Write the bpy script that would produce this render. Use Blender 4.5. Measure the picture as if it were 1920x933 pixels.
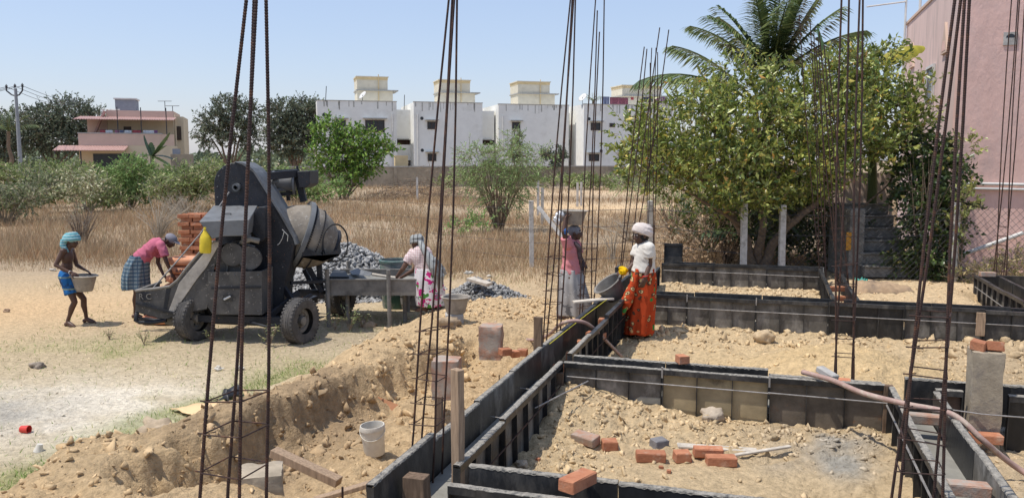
import bpy, bmesh, math, random
import numpy as np
from mathutils import Vector, Matrix
scene = bpy.context.scene
COL = scene.collection
for o_ in list(bpy.data.objects): bpy.data.objects.remove(o_)

# ------------------------------------------------------------------ camera
F = 1550.0; CAMH = 2.65; PITCH = math.atan(166.5 / F)
cam_d = bpy.data.cameras.new('camera'); cam = bpy.data.objects.new('camera', cam_d); COL.objects.link(cam)
cam.location = (0, 0, CAMH); cam.rotation_euler = (math.pi / 2 - PITCH, 0, 0)
cam_d.sensor_width = 36; cam_d.lens = F / 1920 * 36; cam_d.clip_start = 0.05; cam_d.clip_end = 6000
scene.camera = cam
# ------------------------------------------------------------------ sky, sun, exposure
SUN = Vector((-0.62, -0.16, 1.56)).normalized()
w = bpy.data.worlds.new('World'); scene.world = w; w.use_nodes = True
nt = w.node_tree; nt.nodes.clear()
sky = nt.nodes.new('ShaderNodeTexSky'); sky.sky_type = 'NISHITA'; sky.sun_disc = False
sky.sun_elevation = math.asin(SUN.z); sky.sun_rotation = math.atan2(SUN.x, SUN.y)
sky.air_density = 1.25; sky.dust_density = 0.7; sky.ozone_density = 3.0; sky.altitude = 0
bg = nt.nodes.new('ShaderNodeBackground'); bg.inputs['Strength'].default_value = 0.15
wo = nt.nodes.new('ShaderNodeOutputWorld')
tn = nt.nodes.new('ShaderNodeMix'); tn.data_type = 'RGBA'; tn.blend_type = 'MULTIPLY'; tn.inputs[0].default_value = 1; tn.inputs[7].default_value = (1.05, .955, 1.03, 1)
nt.links.new(sky.outputs[0], tn.inputs[6]); ev = nt.nodes.new('ShaderNodeMix'); ev.data_type = 'RGBA'; ev.inputs[0].default_value = .5; ev.inputs[7].default_value = (2.6, 3.3, 4.45, 1)
nt.links.new(tn.outputs[2], ev.inputs[6]); nt.links.new(ev.outputs[2], bg.inputs[0]); nt.links.new(bg.outputs[0], wo.inputs[0])
sd = bpy.data.lights.new('sun', 'SUN'); sd.energy = 3.7; sd.angle = math.radians(0.53); sd.color = (1.0, 0.95, 0.87)
so = bpy.data.objects.new('sun', sd); COL.objects.link(so); so.location = (-20, -5, 40)
so.rotation_euler = SUN.to_track_quat('Z', 'Y').to_euler()
vs = scene.view_settings; vs.view_transform = 'Standard'; vs.look = 'None'; vs.gamma = 1; vs.use_curve_mapping = False; vs.exposure = 0.22
scene.render.engine = 'CYCLES'

# ------------------------------------------------------------------ measuring helpers
CP, SP = math.cos(PITCH), math.sin(PITCH)
def ray(px, py):
    dx = px - 960; dy = 466.5 - py
    return np.array([dx, F * CP + dy * SP, -F * SP + dy * CP])
def PZ(px, py, z):
    d = ray(px, py); t = (z - CAMH) / d[2]; return Vector((d[0] * t, d[1] * t, z))
def PD(px, py, Y):
    d = ray(px, py); t = Y / d[1]; return Vector((d[0] * t, Y, CAMH + d[2] * t))
ANG = math.atan2(480, 1559)
U = Vector((math.sin(ANG), math.cos(ANG), 0)); V_ = Vector((math.cos(ANG), -math.sin(ANG), 0))
O0 = Vector((0.4638, 7.4141, 0))
def UV(u, v, z=0): return O0 + U * u + V_ * v + Vector((0, 0, z))
ZT = 0.82

# ------------------------------------------------------------------ object helpers
def tag(o, label=None, cat=None, group=None, kind=None):
    if label: o['label'] = label
    if cat: o['category'] = cat
    if group: o['group'] = group
    if kind: o['kind'] = kind
    return o
def thing(name, label, cat, loc=(0, 0, 0), rz=0, group=None, kind=None):
    o = bpy.data.objects.new(name, None); COL.objects.link(o); o.empty_display_size = .1
    o.location = loc; o.rotation_euler = (0, 0, rz)
    return tag(o, label, cat, group, kind)
def wloc(o):
    p = Vector((0, 0, 0))
    while o is not None: p = p + Vector(o.location); o = o.parent
    return p
def set_smooth(me, ang=None):
    me.polygons.foreach_set('use_smooth', [True] * len(me.polygons))
    if ang is not None:
        try: me.set_sharp_from_angle(angle=math.radians(ang))
        except Exception: pass
class MB:
    def __init__(s): s.V = []; s.F = []; s.n = 0
    def add(s, V, Fs):
        V = np.asarray([tuple(p) for p in V], float).reshape(-1, 3); s.V.append(V)
        n = s.n; s.F += [tuple(i + n for i in f) for f in Fs]; s.n += len(V); return s
    def box(s, c, size, rz=0, ax=None):
        c = Vector(c); hx, hy, hz = size[0] / 2, size[1] / 2, size[2] / 2
        if ax is None:
            ca, sa = math.cos(rz), math.sin(rz); ax = (Vector((ca, sa, 0)), Vector((-sa, ca, 0)), Vector((0, 0, 1)))
        P = [c + ax[0] * (hx * a) + ax[1] * (hy * b) + ax[2] * (hz * d) for d in (-1, 1) for b in (-1, 1) for a in (-1, 1)]
        return s.add(P, [(0, 2, 3, 1), (4, 5, 7, 6), (0, 1, 5, 4), (2, 6, 7, 3), (0, 4, 6, 2), (1, 3, 7, 5)])
    def beam(s, p0, p1, wd, ht, up=(0, 0, 1)):
        p0 = Vector(p0); p1 = Vector(p1); d = (p1 - p0); L = d.length; d.normalize(); up = Vector(up)
        x = d.cross(up)
        if x.length < 1e-4: x = d.cross(Vector((1, 0, 0)))
        x.normalize(); z = x.cross(d)
        return s.box((p0 + p1) / 2, (L, wd, ht), ax=(d, x, z))
    def tube(s, pts, r, n=8, cap=True):
        pts = [Vector(p) for p in pts]; m = len(pts)
        rs = [r] * m if not hasattr(r, '__len__') else list(r)
        t0 = (pts[1] - pts[0]).normalized()
        a = t0.cross(Vector((0, 0, 1)) if abs(t0.z) < .9 else Vector((1, 0, 0))).normalized()
        P = []
        for i in range(m):
            t = (pts[min(i + 1, m - 1)] - pts[max(i - 1, 0)])
            if t.length < 1e-9: t = t0
            t = t.normalized(); a = (a - t * a.dot(t))
            if a.length < 1e-6: a = t.cross(Vector((0.3, .8, .5)))
            a.normalize(); b = t.cross(a)
            for k in range(n):
                q = 2 * math.pi * k / n; P.append(pts[i] + (a * math.cos(q) + b * math.sin(q)) * rs[i])
        Fs = [(i * n + k, i * n + (k + 1) % n, (i + 1) * n + (k + 1) % n, (i + 1) * n + k) for i in range(m - 1) for k in range(n)]
        if cap: Fs += [tuple(range(n - 1, -1, -1)), tuple((m - 1) * n + k for k in range(n))]
        return s.add(P, Fs)
    def lathe(s, prof, org, axis=(0, 0, 1), n=24, sx=1, sy=1):
        org = Vector(org); az = Vector(axis).normalized()
        a = az.cross(Vector((0, 1, 0)) if abs(az.y) < .9 else Vector((1, 0, 0))).normalized(); b = az.cross(a)
        P = []
        for (r, h) in prof:
            for k in range(n):
                q = 2 * math.pi * k / n; P.append(org + az * h + a * (r * math.cos(q) * sx) + b * (r * math.sin(q) * sy))
        m = len(prof)
        Fs = [(i * n + k, i * n + (k + 1) % n, (i + 1) * n + (k + 1) % n, (i + 1) * n + k) for i in range(m - 1) for k in range(n)]
        return s.add(P, Fs)
    def prism(s, poly, off):
        poly = [Vector(p) for p in poly]; off = Vector(off); n = len(poly)
        P = poly + [p + off for p in poly]
        return s.add(P, [tuple(range(n)), tuple(range(2 * n - 1, n - 1, -1))] + [(k, k + n, (k + 1) % n + n, (k + 1) % n) for k in range(n)])
    def ell(s, c, r, n=10, m=7, ax=None):
        c = Vector(c); ax = ax or (Vector((1, 0, 0)), Vector((0, 1, 0)), Vector((0, 0, 1)))
        if not hasattr(r, '__len__'): r = (r, r, r)
        P = [c - ax[2] * r[2]]
        for i in range(1, m):
            t = math.pi * i / m - math.pi / 2
            for k in range(n):
                q = 2 * math.pi * k / n
                P.append(c + ax[0] * (r[0] * math.cos(t) * math.cos(q)) + ax[1] * (r[1] * math.cos(t) * math.sin(q)) + ax[2] * (r[2] * math.sin(t)))
        P.append(c + ax[2] * r[2]); L = len(P) - 1
        Fs = [(0, 1 + (k + 1) % n, 1 + k) for k in range(n)]
        for i in range(m - 2):
            for k in range(n):
                a0 = 1 + i * n; Fs.append((a0 + k, a0 + (k + 1) % n, a0 + n + (k + 1) % n, a0 + n + k))
        a0 = 1 + (m - 2) * n; Fs += [(a0 + k, a0 + (k + 1) % n, L) for k in range(n)]
        return s.add(P, Fs)
    def mesh(s, name, off=None):
        V = np.concatenate(s.V) if s.V else np.zeros((0, 3))
        if off is not None: V = V - np.array(off)
        me = bpy.data.meshes.new(name); me.from_pydata(V.tolist(), [], s.F); me.update(); return me
def link(name, me, m, parent=None, smooth=None):
    o = bpy.data.objects.new(name, me); COL.objects.link(o)
    if m is not None: me.materials.append(m)
    if parent is not None: o.parent = parent
    if smooth is not None: set_smooth(me, smooth if smooth is not True else None)
    return o
def fixn(me):
    bm = bmesh.new(); bm.from_mesh(me); bmesh.ops.recalc_face_normals(bm, faces=bm.faces); bm.to_mesh(me); bm.free()
def bevel(me, wd, seg=1):
    bm = bmesh.new(); bm.from_mesh(me); bmesh.ops.recalc_face_normals(bm, faces=bm.faces)
    bmesh.ops.bevel(bm, geom=list(bm.edges), offset=wd, segments=seg, affect='EDGES', profile=.6, clamp_overlap=True)
    bm.to_mesh(me); bm.free()
def part(name, mb, m, parent, label=None, world=True, smooth=None, bev=None):
    me = mb.mesh(name, wloc(parent) if world else None); fixn(me)
    if bev: bevel(me, bev)
    o = link(name, me, m, parent, smooth)
    if label: o['label'] = label
    return o
def solo(name, label, cat, mb, m, group=None, kind=None, smooth=None, bev=None, base=None):
    V = np.concatenate(mb.V)
    c = base if base is not None else (float(V[:, 0].mean()), float(V[:, 1].mean()), float(V[:, 2].min()))
    me = mb.mesh(name, c); fixn(me)
    if bev: bevel(me, bev)
    o = link(name, me, m, None, smooth); o.location = c
    return tag(o, label, cat, group, kind)
def np_mesh(name, V, Fa, m, parent=None, colors=None, smooth=False, off=None, obj=True):
    V = np.asarray(V, np.float32)
    if off is not None: V = V - np.array(off, np.float32)
    Fa = np.asarray(Fa, np.int32); nf, k = Fa.shape
    me = bpy.data.meshes.new(name); me.vertices.add(len(V)); me.vertices.foreach_set('co', V.ravel())
    me.loops.add(nf * k); me.loops.foreach_set('vertex_index', Fa.ravel())
    me.polygons.add(nf); me.polygons.foreach_set('loop_start', np.arange(nf, dtype=np.int32) * k)
    try: me.polygons.foreach_set('loop_total', np.full(nf, k, np.int32))
    except Exception: pass
    if smooth: me.polygons.foreach_set('use_smooth', np.ones(nf, bool))
    me.update(calc_edges=True)
    if colors is not None:
        c = np.ones((len(V), 4), np.float32); c[:, :3] = colors
        at = me.color_attributes.new('Col', 'FLOAT_COLOR', 'POINT'); at.data.foreach_set('color', c.ravel())
    o = bpy.data.objects.new(name, me); COL.objects.link(o); me.materials.append(m)
    if parent is not None: o.parent = parent
    return o
def copy_tree(o, parent=None):
    c = o.copy(); COL.objects.link(c)
    if parent is not None: c.parent = parent; c.matrix_parent_inverse = o.matrix_parent_inverse
    for ch in list(o.children): copy_tree(ch, c)
    return c

# ------------------------------------------------------------------ materials
def mat(name, col, rough=.85, var=.25, scale=6, bump=0.0, bscale=60, metal=0.0, c2=None, attr=False, spot=None, sscale=3, slo=.55, shi=.62, spec=.3, transl=0.0, detail=6, stretch=None, orand=0.0, dist=.01):
    m = bpy.data.materials.new(name); m.use_nodes = True; n = m.node_tree.nodes; l = m.node_tree.links; n.clear()
    out = n.new('ShaderNodeOutputMaterial'); b = n.new('ShaderNodeBsdfPrincipled')
    b.inputs['Roughness'].default_value = rough; b.inputs['Metallic'].default_value = metal
    b.inputs['Specular IOR Level'].default_value = spec
    tc = n.new('ShaderNodeTexCoord'); oi = n.new('ShaderNodeObjectInfo'); om = n.new('ShaderNodeMath'); om.operation = 'MULTIPLY'; om.inputs[1].default_value = 61.0; l.new(oi.outputs['Random'], om.inputs[0])
    va = n.new('ShaderNodeVectorMath'); va.operation = 'ADD'; l.new(tc.outputs['Object'], va.inputs[0]); l.new(om.outputs[0], va.inputs[1]); vec = va.outputs[0]   # every copy gets its own patch of the texture
    if stretch:
        mp = n.new('ShaderNodeMapping'); mp.inputs['Scale'].default_value = stretch; l.new(vec, mp.inputs[0]); vec = mp.outputs[0]
    no = n.new('ShaderNodeTexNoise'); no.inputs['Scale'].default_value = scale; no.inputs['Detail'].default_value = detail; no.inputs['Roughness'].default_value = .62
    l.new(vec, no.inputs['Vector'])
    ra = n.new('ShaderNodeMapRange'); ra.inputs[1].default_value = .3; ra.inputs[2].default_value = .7; l.new(no.outputs[0], ra.inputs[0])
    mx = n.new('ShaderNodeMix'); mx.data_type = 'RGBA'; l.new(ra.outputs[0], mx.inputs[0])
    if attr:
        at = n.new('ShaderNodeAttribute'); at.attribute_name = 'Col'
        for k, f in ((6, 1 - var), (7, 1 + var)):
            mm = n.new('ShaderNodeMix'); mm.data_type = 'RGBA'; mm.blend_type = 'MULTIPLY'; mm.inputs[0].default_value = 1
            l.new(at.outputs[0], mm.inputs[6]); mm.inputs[7].default_value = (f, f, f, 1); l.new(mm.outputs[2], mx.inputs[k])
    else:
        lo = c2 if c2 else tuple(c * (1 - var) for c in col); hi = col if c2 else tuple(min(1, c * (1 + var)) for c in col)
        mx.inputs[6].default_value = (*lo, 1); mx.inputs[7].default_value = (*hi, 1)
    cur = mx.outputs[2]
    if spot:
        n2 = n.new('ShaderNodeTexNoise'); n2.inputs['Scale'].default_value = sscale; n2.inputs['Detail'].default_value = 8; n2.inputs['Roughness'].default_value = .7
        mp2 = n.new('ShaderNodeMapping'); mp2.inputs['Location'].default_value = (7.3, 1.9, 4.4); l.new(vec, mp2.inputs[0]); l.new(mp2.outputs[0], n2.inputs['Vector'])
        r2 = n.new('ShaderNodeMapRange'); r2.inputs[1].default_value = slo; r2.inputs[2].default_value = shi; l.new(n2.outputs[0], r2.inputs[0])
        m2 = n.new('ShaderNodeMix'); m2.data_type = 'RGBA'; l.new(r2.outputs[0], m2.inputs[0]); l.new(cur, m2.inputs[6]); m2.inputs[7].default_value = (*spot, 1); cur = m2.outputs[2]
    if orand:
        orr = n.new('ShaderNodeMapRange'); orr.inputs[3].default_value = 1 - orand; orr.inputs[4].default_value = 1 + orand; l.new(oi.outputs['Random'], orr.inputs[0])
        m3 = n.new('ShaderNodeMix'); m3.data_type = 'RGBA'; m3.blend_type = 'MULTIPLY'; m3.inputs[0].default_value = 1; l.new(cur, m3.inputs[6]); l.new(orr.outputs[0], m3.inputs[7]); cur = m3.outputs[2]
    l.new(cur, b.inputs['Base Color'])
    if bump:
        n3 = n.new('ShaderNodeTexNoise'); n3.inputs['Scale'].default_value = bscale; n3.inputs['Detail'].default_value = 8; n3.inputs['Roughness'].default_value = .66; l.new(vec, n3.inputs['Vector'])
        bu = n.new('ShaderNodeBump'); bu.inputs['Strength'].default_value = bump; bu.inputs['Distance'].default_value = dist; l.new(n3.outputs[0], bu.inputs['Height']); l.new(bu.outputs[0], b.inputs['Normal'])
    sh = b.outputs[0]
    if transl:
        tr = n.new('ShaderNodeBsdfTranslucent'); l.new(cur, tr.inputs[0]); ms = n.new('ShaderNodeMixShader'); ms.inputs[0].default_value = transl
        l.new(sh, ms.inputs[1]); l.new(tr.outputs[0], ms.inputs[2]); sh = ms.outputs[0]
    l.new(sh, out.inputs[0]); m['cur'] = 0
    return m
def nodes_of(m):
    n = m.node_tree.nodes; return n, m.node_tree.links, next(x for x in n if x.type == 'BSDF_PRINCIPLED'), next(x for x in n if x.type == 'TEX_COORD')
def add_overlay(m, fac_socket, colour):
    n, l, b, tc = nodes_of(m); src = b.inputs['Base Color'].links[0].from_socket
    x = n.new('ShaderNodeMix'); x.data_type = 'RGBA'; l.new(fac_socket, x.inputs[0]); l.new(src, x.inputs[6]); x.inputs[7].default_value = (*colour, 1); l.new(x.outputs[2], b.inputs['Base Color'])
def bands(m, axis, freq, lo, hi, colour, amount=1.0, coord='Object'):
    n, l, b, tc = nodes_of(m); sp = n.new('ShaderNodeSeparateXYZ'); l.new(tc.outputs[coord], sp.inputs[0])
    mu = n.new('ShaderNodeMath'); mu.operation = 'MULTIPLY'; mu.inputs[1].default_value = freq; l.new(sp.outputs[axis], mu.inputs[0])
    fr = n.new('ShaderNodeMath'); fr.operation = 'FRACT'; l.new(mu.outputs[0], fr.inputs[0])
    g = n.new('ShaderNodeMath'); g.operation = 'GREATER_THAN'; g.inputs[1].default_value = lo; l.new(fr.outputs[0], g.inputs[0])
    h = n.new('ShaderNodeMath'); h.operation = 'LESS_THAN'; h.inputs[1].default_value = hi; l.new(fr.outputs[0], h.inputs[0])
    k = n.new('ShaderNodeMath'); k.operation = 'MULTIPLY'; l.new(g.outputs[0], k.inputs[0]); l.new(h.outputs[0], k.inputs[1])
    k2 = n.new('ShaderNodeMath'); k2.operation = 'MULTIPLY'; l.new(k.outputs[0], k2.inputs[0]); k2.inputs[1].default_value = amount
    add_overlay(m, k2.outputs[0], colour)
def spots(m, scale, radius, colour, seed=0.0, jitter=1.0):
    n, l, b, tc = nodes_of(m); mp = n.new('ShaderNodeMapping'); mp.inputs['Location'].default_value = (seed, seed * 1.7, seed * .6); l.new(tc.outputs['Object'], mp.inputs[0])
    no = n.new('ShaderNodeTexNoise'); no.inputs['Scale'].default_value = scale * 1.7; l.new(mp.outputs[0], no.inputs['Vector'])
    ad = n.new('ShaderNodeMix'); ad.data_type = 'RGBA'; ad.blend_type = 'LINEAR_LIGHT'; ad.inputs[0].default_value = .06 * jitter; l.new(mp.outputs[0], ad.inputs[6]); l.new(no.outputs[1], ad.inputs[7])
    v = n.new('ShaderNodeTexVoronoi'); v.inputs['Scale'].default_value = scale; l.new(ad.outputs[2], v.inputs['Vector'])
    g = n.new('ShaderNodeMath'); g.operation = 'LESS_THAN'; g.inputs[1].default_value = radius; l.new(v.outputs['Distance'], g.inputs[0])
    add_overlay(m, g.outputs[0], colour)

M = {}
M['soil'] = mat('dry_soil', (.5, .38, .24), .95, var=.26, scale=16, attr=True, bump=1.0, bscale=24, dist=.05, spec=.06, detail=12, spot=(.3, .215, .135), sscale=26, slo=.56, shi=.74)
M['clod'] = mat('soil_clod', (.5, .38, .24), .95, var=.25, scale=14, attr=True, bump=.6, bscale=50, dist=.012, spec=.1)
M['stone'] = mat('crushed_granite', (.3, .31, .33), .85, var=.3, scale=12, attr=True, bump=.4, bscale=60, spec=.25)
M['brick'] = mat('fired_clay', (.5, .225, .125), .9, var=.28, scale=14, bump=.6, bscale=50, c2=(.37, .145, .08), spot=(.52, .36, .26), sscale=9, slo=.55, shi=.75, spec=.12, orand=.22)
M['brick_dirty'] = mat('fired_clay_with_mortar', (.42, .2, .12), .95, var=.25, scale=10, bump=.6, bscale=60, spot=(.36, .31, .26), sscale=6, slo=.34, shi=.56, spec=.1)
M['brick_grey'] = mat('cement_coated_clay', (.2, .19, .19), .9, var=.35, scale=10, bump=.6, bscale=60, spec=.15)
M['steel_form'] = mat('oiled_black_steel', (.02, .02, .021), .45, var=.5, scale=5, bump=.35, bscale=18, spot=(.095, .086, .074), sscale=3.2, slo=.48, shi=.72, spec=.45, orand=.35, stretch=(1.6, 1.6, .7))
M['steel_grey'] = mat('cement_smeared_steel', (.11, .099, .083), .65, var=.4, scale=5, bump=.25, bscale=22, spot=(.26, .24, .21), sscale=3.5, slo=.48, shi=.66, spec=.35, orand=.3, stretch=(1.4, 1.4, .8))
M['steel_sand'] = mat('sand_dusted_steel', (.36, .285, .17), .75, var=.22, scale=5, bump=.2, bscale=30, spot=(.09, .07, .05), sscale=3, slo=.55, shi=.7, spec=.2)
M['steel_brown'] = mat('rust_brown_steel', (.17, .11, .075), .75, var=.3, scale=6, bump=.2, bscale=30, spot=(.06, .05, .045), sscale=4, slo=.55, shi=.7, spec=.2)
M['steel_rust'] = mat('rusting_black_steel', (.16, .132, .1), .7, var=.4, scale=5, bump=.3, bscale=30, spot=(.24, .13, .07), sscale=4, slo=.55, shi=.68, spec=.2)
M['crust'] = mat('dried_cement_crust', (.3, .275, .235), .95, var=.3, scale=30, bump=.8, bscale=90, spot=(.09, .09, .088), sscale=26, slo=.5, shi=.66, spec=.1)
M['concrete_wet'] = mat('fresh_concrete', (.24, .23, .2), .7, var=.2, scale=6, bump=.25, bscale=50, spec=.3)
M['concrete'] = mat('old_concrete', (.42, .40, .37), .92, var=.25, scale=7, bump=.5, bscale=45, spot=(.2, .18, .16), sscale=5, slo=.55, shi=.75, spec=.12)
M['plaster_pier'] = mat('muddy_render', (.36, .30, .22), .92, var=.25, scale=7, bump=.6, bscale=35, spot=(.22, .19, .16), sscale=3.5, slo=.5, shi=.7, spec=.12)
M['rebar'] = mat('rusted_rebar', (.07, .038, .029), .7, var=.45, scale=30, bump=.3, bscale=120, c2=(.036, .023, .021), metal=.25, spot=(.16, .07, .035), sscale=14, slo=.52, shi=.7, spec=.35)
M['rod'] = mat('bright_steel_rod', (.3, .28, .26), .5, var=.35, scale=20, metal=.35, spec=.4)
M['wood'] = mat('weathered_timber', (.34, .24, .16), .85, var=.35, scale=7, stretch=(9, 9, .8), bump=.4, bscale=14, spec=.15)
M['wood_pale'] = mat('bleached_timber', (.52, .46, .38), .88, var=.3, scale=7, stretch=(2, 2, 9), bump=.4, bscale=16, spec=.15)
M['wood_dark'] = mat('tar_stained_timber', (.16, .11, .075), .85, var=.45, scale=6, stretch=(9, 9, .8), bump=.4, bscale=14, spec=.15)
M['hose'] = mat('pink_rubber_hose', (.36, .235, .195), .6, var=.2, scale=8, spot=(.45, .38, .3), sscale=9, slo=.5, shi=.65, spec=.3)
M['leaf'] = mat('broad_leaf', (.08, .12, .03), .33, var=.15, scale=3, attr=True, transl=.3, spec=.5)
M['leaf_dull'] = mat('dusty_leaf', (.08, .12, .03), .7, var=.15, scale=3, attr=True, transl=.2, spec=.2)
M['straw'] = mat('dry_grass', (.4, .3, .19), .9, var=.15, scale=1.2, attr=True, transl=.2, spec=.1)
M['bark'] = mat('grey_brown_bark', (.2, .15, .11), .92, var=.35, scale=14, bump=.6, bscale=30, spec=.1)
M['twig'] = mat('dry_twig', (.24, .18, .13), .92, var=.3, scale=8, spec=.1)
M['twig_pale'] = mat('bleached_twig', (.42, .36, .28), .92, var=.3, scale=8, spec=.1)
# ------------------------------------------------------------------ terrain
rs0 = np.random.RandomState(11); TAB = rs0.rand(256, 256)
def vnoise(x, y):
    xi = np.floor(x).astype(np.int64); yi = np.floor(y).astype(np.int64); fx = x - xi; fy = y - yi
    fx = fx * fx * (3 - 2 * fx); fy = fy * fy * (3 - 2 * fy)
    a = TAB[xi & 255, yi & 255]; b = TAB[(xi + 1) & 255, yi & 255]; c = TAB[xi & 255, (yi + 1) & 255]; d = TAB[(xi + 1) & 255, (yi + 1) & 255]
    return (a * (1 - fx) + b * fx) * (1 - fy) + (c * (1 - fx) + d * fx) * fy
def fbm(x, y, s, oc=4, g=.5):
    t = 0; a = 1; n = 0
    for i in range(oc):
        t = t + a * (vnoise(x * s + 17.3 * i, y * s - 9.1 * i) - .5); n += a; a *= g; s *= 2.03
    return t / n * 2
def sm(a, b, t):
    q = np.clip((t - a) / (b - a), 0, 1); return q * q * (3 - 2 * q)
def bx(u, v, u0, u1, v0, v1, s=.15):
    return sm(u0 - s, u0 + s, u) * (1 - sm(u1 - s, u1 + s, u)) * sm(v0 - s, v0 + s, v) * (1 - sm(v1 - s, v1 + s, v))
def mixf(a, b, t): return a * (1 - t) + b * t
def to_uv(x, y):
    rx = x - O0.x; ry = y - O0.y
    return rx * U.x + ry * U.y, rx * V_.x + ry * V_.y
def ground(x, y, detail=True, want_col=False):
    x = np.asarray(x, float); y = np.asarray(y, float)
    u, v = to_uv(x, y); w1 = fbm(x, y, .9, 3); w2 = fbm(x + 40, y - 20, 3.1, 4); w3 = fbm(x - 7, y + 5, 9, 4, .6)
    far = sm(26, 60, y)
    z = .035 * w1 + .3 * far * fbm(x, y, .06, 2) * .5
    rough = np.full_like(z, .15)
    # spoil heap left of the beams
    uu = u + .5 * w1; vv = v + .35 * w1 + .12 * w2
    em = sm(-4.0, -2.6, vv) * (1 - sm(5.0, 9.0, uu))
    hgt = mixf(.5, .3, sm(2.5, 5.5, u)) + .12 * w1 + .06 * np.exp(-((v + 2.5) / .35) ** 2) + .26 * np.exp(-((u + 3.6) / .75) ** 2 - ((v + 1.1) / .8) ** 2)
    z = mixf(z, hgt, em); rough = np.maximum(rough, em)
    # dug pit beside it
    pit = sm(-2.3, -2.02, v + .25 * w2 + .2 * w1 - .12 * np.clip(u, -1, 3)) * (1 - sm(-1.0, -.5, v)) * sm(-3.1, -2.4, u) * (1 - sm(1.9, 2.9, u + .4 * w1))
    z = mixf(z, .12 + .05 * w2, pit)
    # inside the plot
    ins = sm(-.2, -.14, v) * (1 - sm(8.0, 9.2, u))
    room = np.full_like(z, .3)
    m = bx(u, v, -2.75, .05, -.1, 2.85, .05)
    r1 = .36 + .17 * np.exp(-((u + .1) ** 2 / .35 + (v - .15) ** 2 / .5)) + .06 * sm(-.9, 0, u) + .05 * np.exp(-(v - .1) ** 2 / .1) + .04 * sm(2.0, 2.7, v) - .07 * bx(u, v, -2.1, -1.2, 2.05, 2.6, .2)
    room = mixf(room, r1, m)
    m2 = bx(u, v, .2, 4.15, -.1, 12, .05)
    r2 = .28 + .42 * np.exp(-((u - 1.95) / .95) ** 2 - ((v - 2.6) / 1.0) ** 2) + .13 * sm(3.1, 4.1, u) + .1 * sm(3.6, 5.5, v) + .1 * np.exp(-((u - 1.4) / .7) ** 2 - ((v - .5) / .35) ** 2)
    room = mixf(room, r2, m2)
    m3 = bx(u, v, 4.3, 8.2, -.1, 2.7, .05); room = mixf(room, .47 + .03 * w1, m3)
    m4 = bx(u, v, 4.3, 9, 2.75, 14, .05); room = mixf(room, .6 + .03 * w1 - .25 * sm(4.6, 5.2, v) * (1 - sm(7.2, 7.8, u)), m4)
    m5 = bx(u, v, -6, .05, 3.0, 14, .05); room = mixf(room, .4 + .05 * w1, m5)
    z = mixf(z, room, ins); rough = np.maximum(rough, ins * .8)
    sm_floor = bx(u, v, -2.5, -.9, .5, 2.3, .3); rough = rough * (1 - .75 * sm_floor); 
    # behind the beams to the fence and house
    bk = sm(8.0, 9.2, u) * sm(-.5, .8, v) * (1 - sm(13, 17, u)); z = mixf(z, .3, bk * .9)
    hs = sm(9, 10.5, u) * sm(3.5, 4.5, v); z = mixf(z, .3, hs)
    # trenches between the forms
    tr = np.zeros_like(z)
    for (a, b_, c, d, zz) in ((-9, .3, -.31, -.03, .5), (.3, 8, -.31, -.03, .42), (0, .25, -.03, 4.6, .5), (-2.96, -2.72, -.03, 3.1, .5), (-8, 0, 2.8, 3.05, .5), (4.1, 4.35, 0, 5.6, .5), (7.6, 7.85, 0, 2.7, .5), (4.35, 7.85, 2.66, 2.9, .45)):
        t = bx(u, v, a + .035, b_ - .035, c + .035, d - .035, .02); z = mixf(z, zz, t); tr = np.maximum(tr, t)
    z = z + (1 - tr) * rough * (.034 * w2 + .034 * w3 + .02 * fbm(x, y, 22, 3, .6) - .05 * np.abs(fbm(x + 3, y, 4.3, 4, .6))) + (1 - rough) * .006 * w3
    face = pit * (1 - pit) * 4
    z = z + face * (.17 * fbm(x, y, 5.5, 5, .7) - .12 * np.abs(fbm(x + 9, y - 4, 3.2, 3)))
    if not want_col: return z
    # soil colours by area
    def c(r, g, b): return np.array([r, g, b])[None, :]
    n = len(x); C = np.repeat(c(.47, .365, .245), n, 0)
    def lay(col, t):
        nonlocal C; C = C * (1 - t[:, None]) + c(*col) * t[:, None]
    fieldm = sm(17, 23, y + 2.0 * w1 + np.where(x < -3, 1.2, .8)); lay((.35, .285, .215), fieldm)
    rustm = sm(.1, .5, fbm(x + 3, y, .16, 3)) * fieldm; lay((.4, .29, .19), rustm * .5)
    track = np.exp(-((y - 45 - .12 * x + 1.5 * w1) / 5.5) ** 2) * sm(-3, 2, x); lay((.6, .45, .29), track * .9)
    track2 = np.exp(-((y - 66 + 1.5 * w1) / 7) ** 2) * sm(-12, -6, x); lay((.55, .42, .29), track2 * .7)
    lf = (1 - sm(13.5, 19, y)) * (1 - sm(-4.1, -3.3, vv)); lay((.46, .385, .27), lf)
    orange = np.exp(-((x + 9) / 3.2) ** 2 - ((y - 14.5) / 2.6) ** 2); lay((.57, .405, .245), orange * .9)
    ash = np.exp(-((x + 4.7) / 1.5) ** 2 - ((y - 8.6) / 1.15) ** 2); lay((.72, .665, .575), np.clip(ash * (1.15 + .9 * w2), 0, 1))
    grey = np.exp(-((x + 5.6) / 1.1) ** 2 - ((y - 8.4) / .8) ** 2); lay((.36, .345, .32), np.clip(grey * (.85 + .5 * w2), 0, 1))
    damp = np.exp(-((x + 3.1) / 2.6) ** 2 - ((y - 12.4) / 1.1) ** 2); lay((.37, .315, .24), np.clip(damp * .85, 0, 1))
    grn = np.clip(sm(.0, .45, fbm(x + 9, y + 2, .8, 3)) * np.exp(-((y - 10.2) / 1.7) ** 2 - ((x + 4.0) / 2.6) ** 2), 0, 1); lay((.3, .31, .13), grn * .9)
    g2 = np.exp(-((vv + 4.15) / .35) ** 2) * (1 - sm(1.0, 3, u)); lay((.22, .25, .09), g2 * .6)
    lay((.49, .365, .225), em * .9)
    lay((.45, .34, .215), em * sm(.05, .4, w1) * .6)
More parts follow.
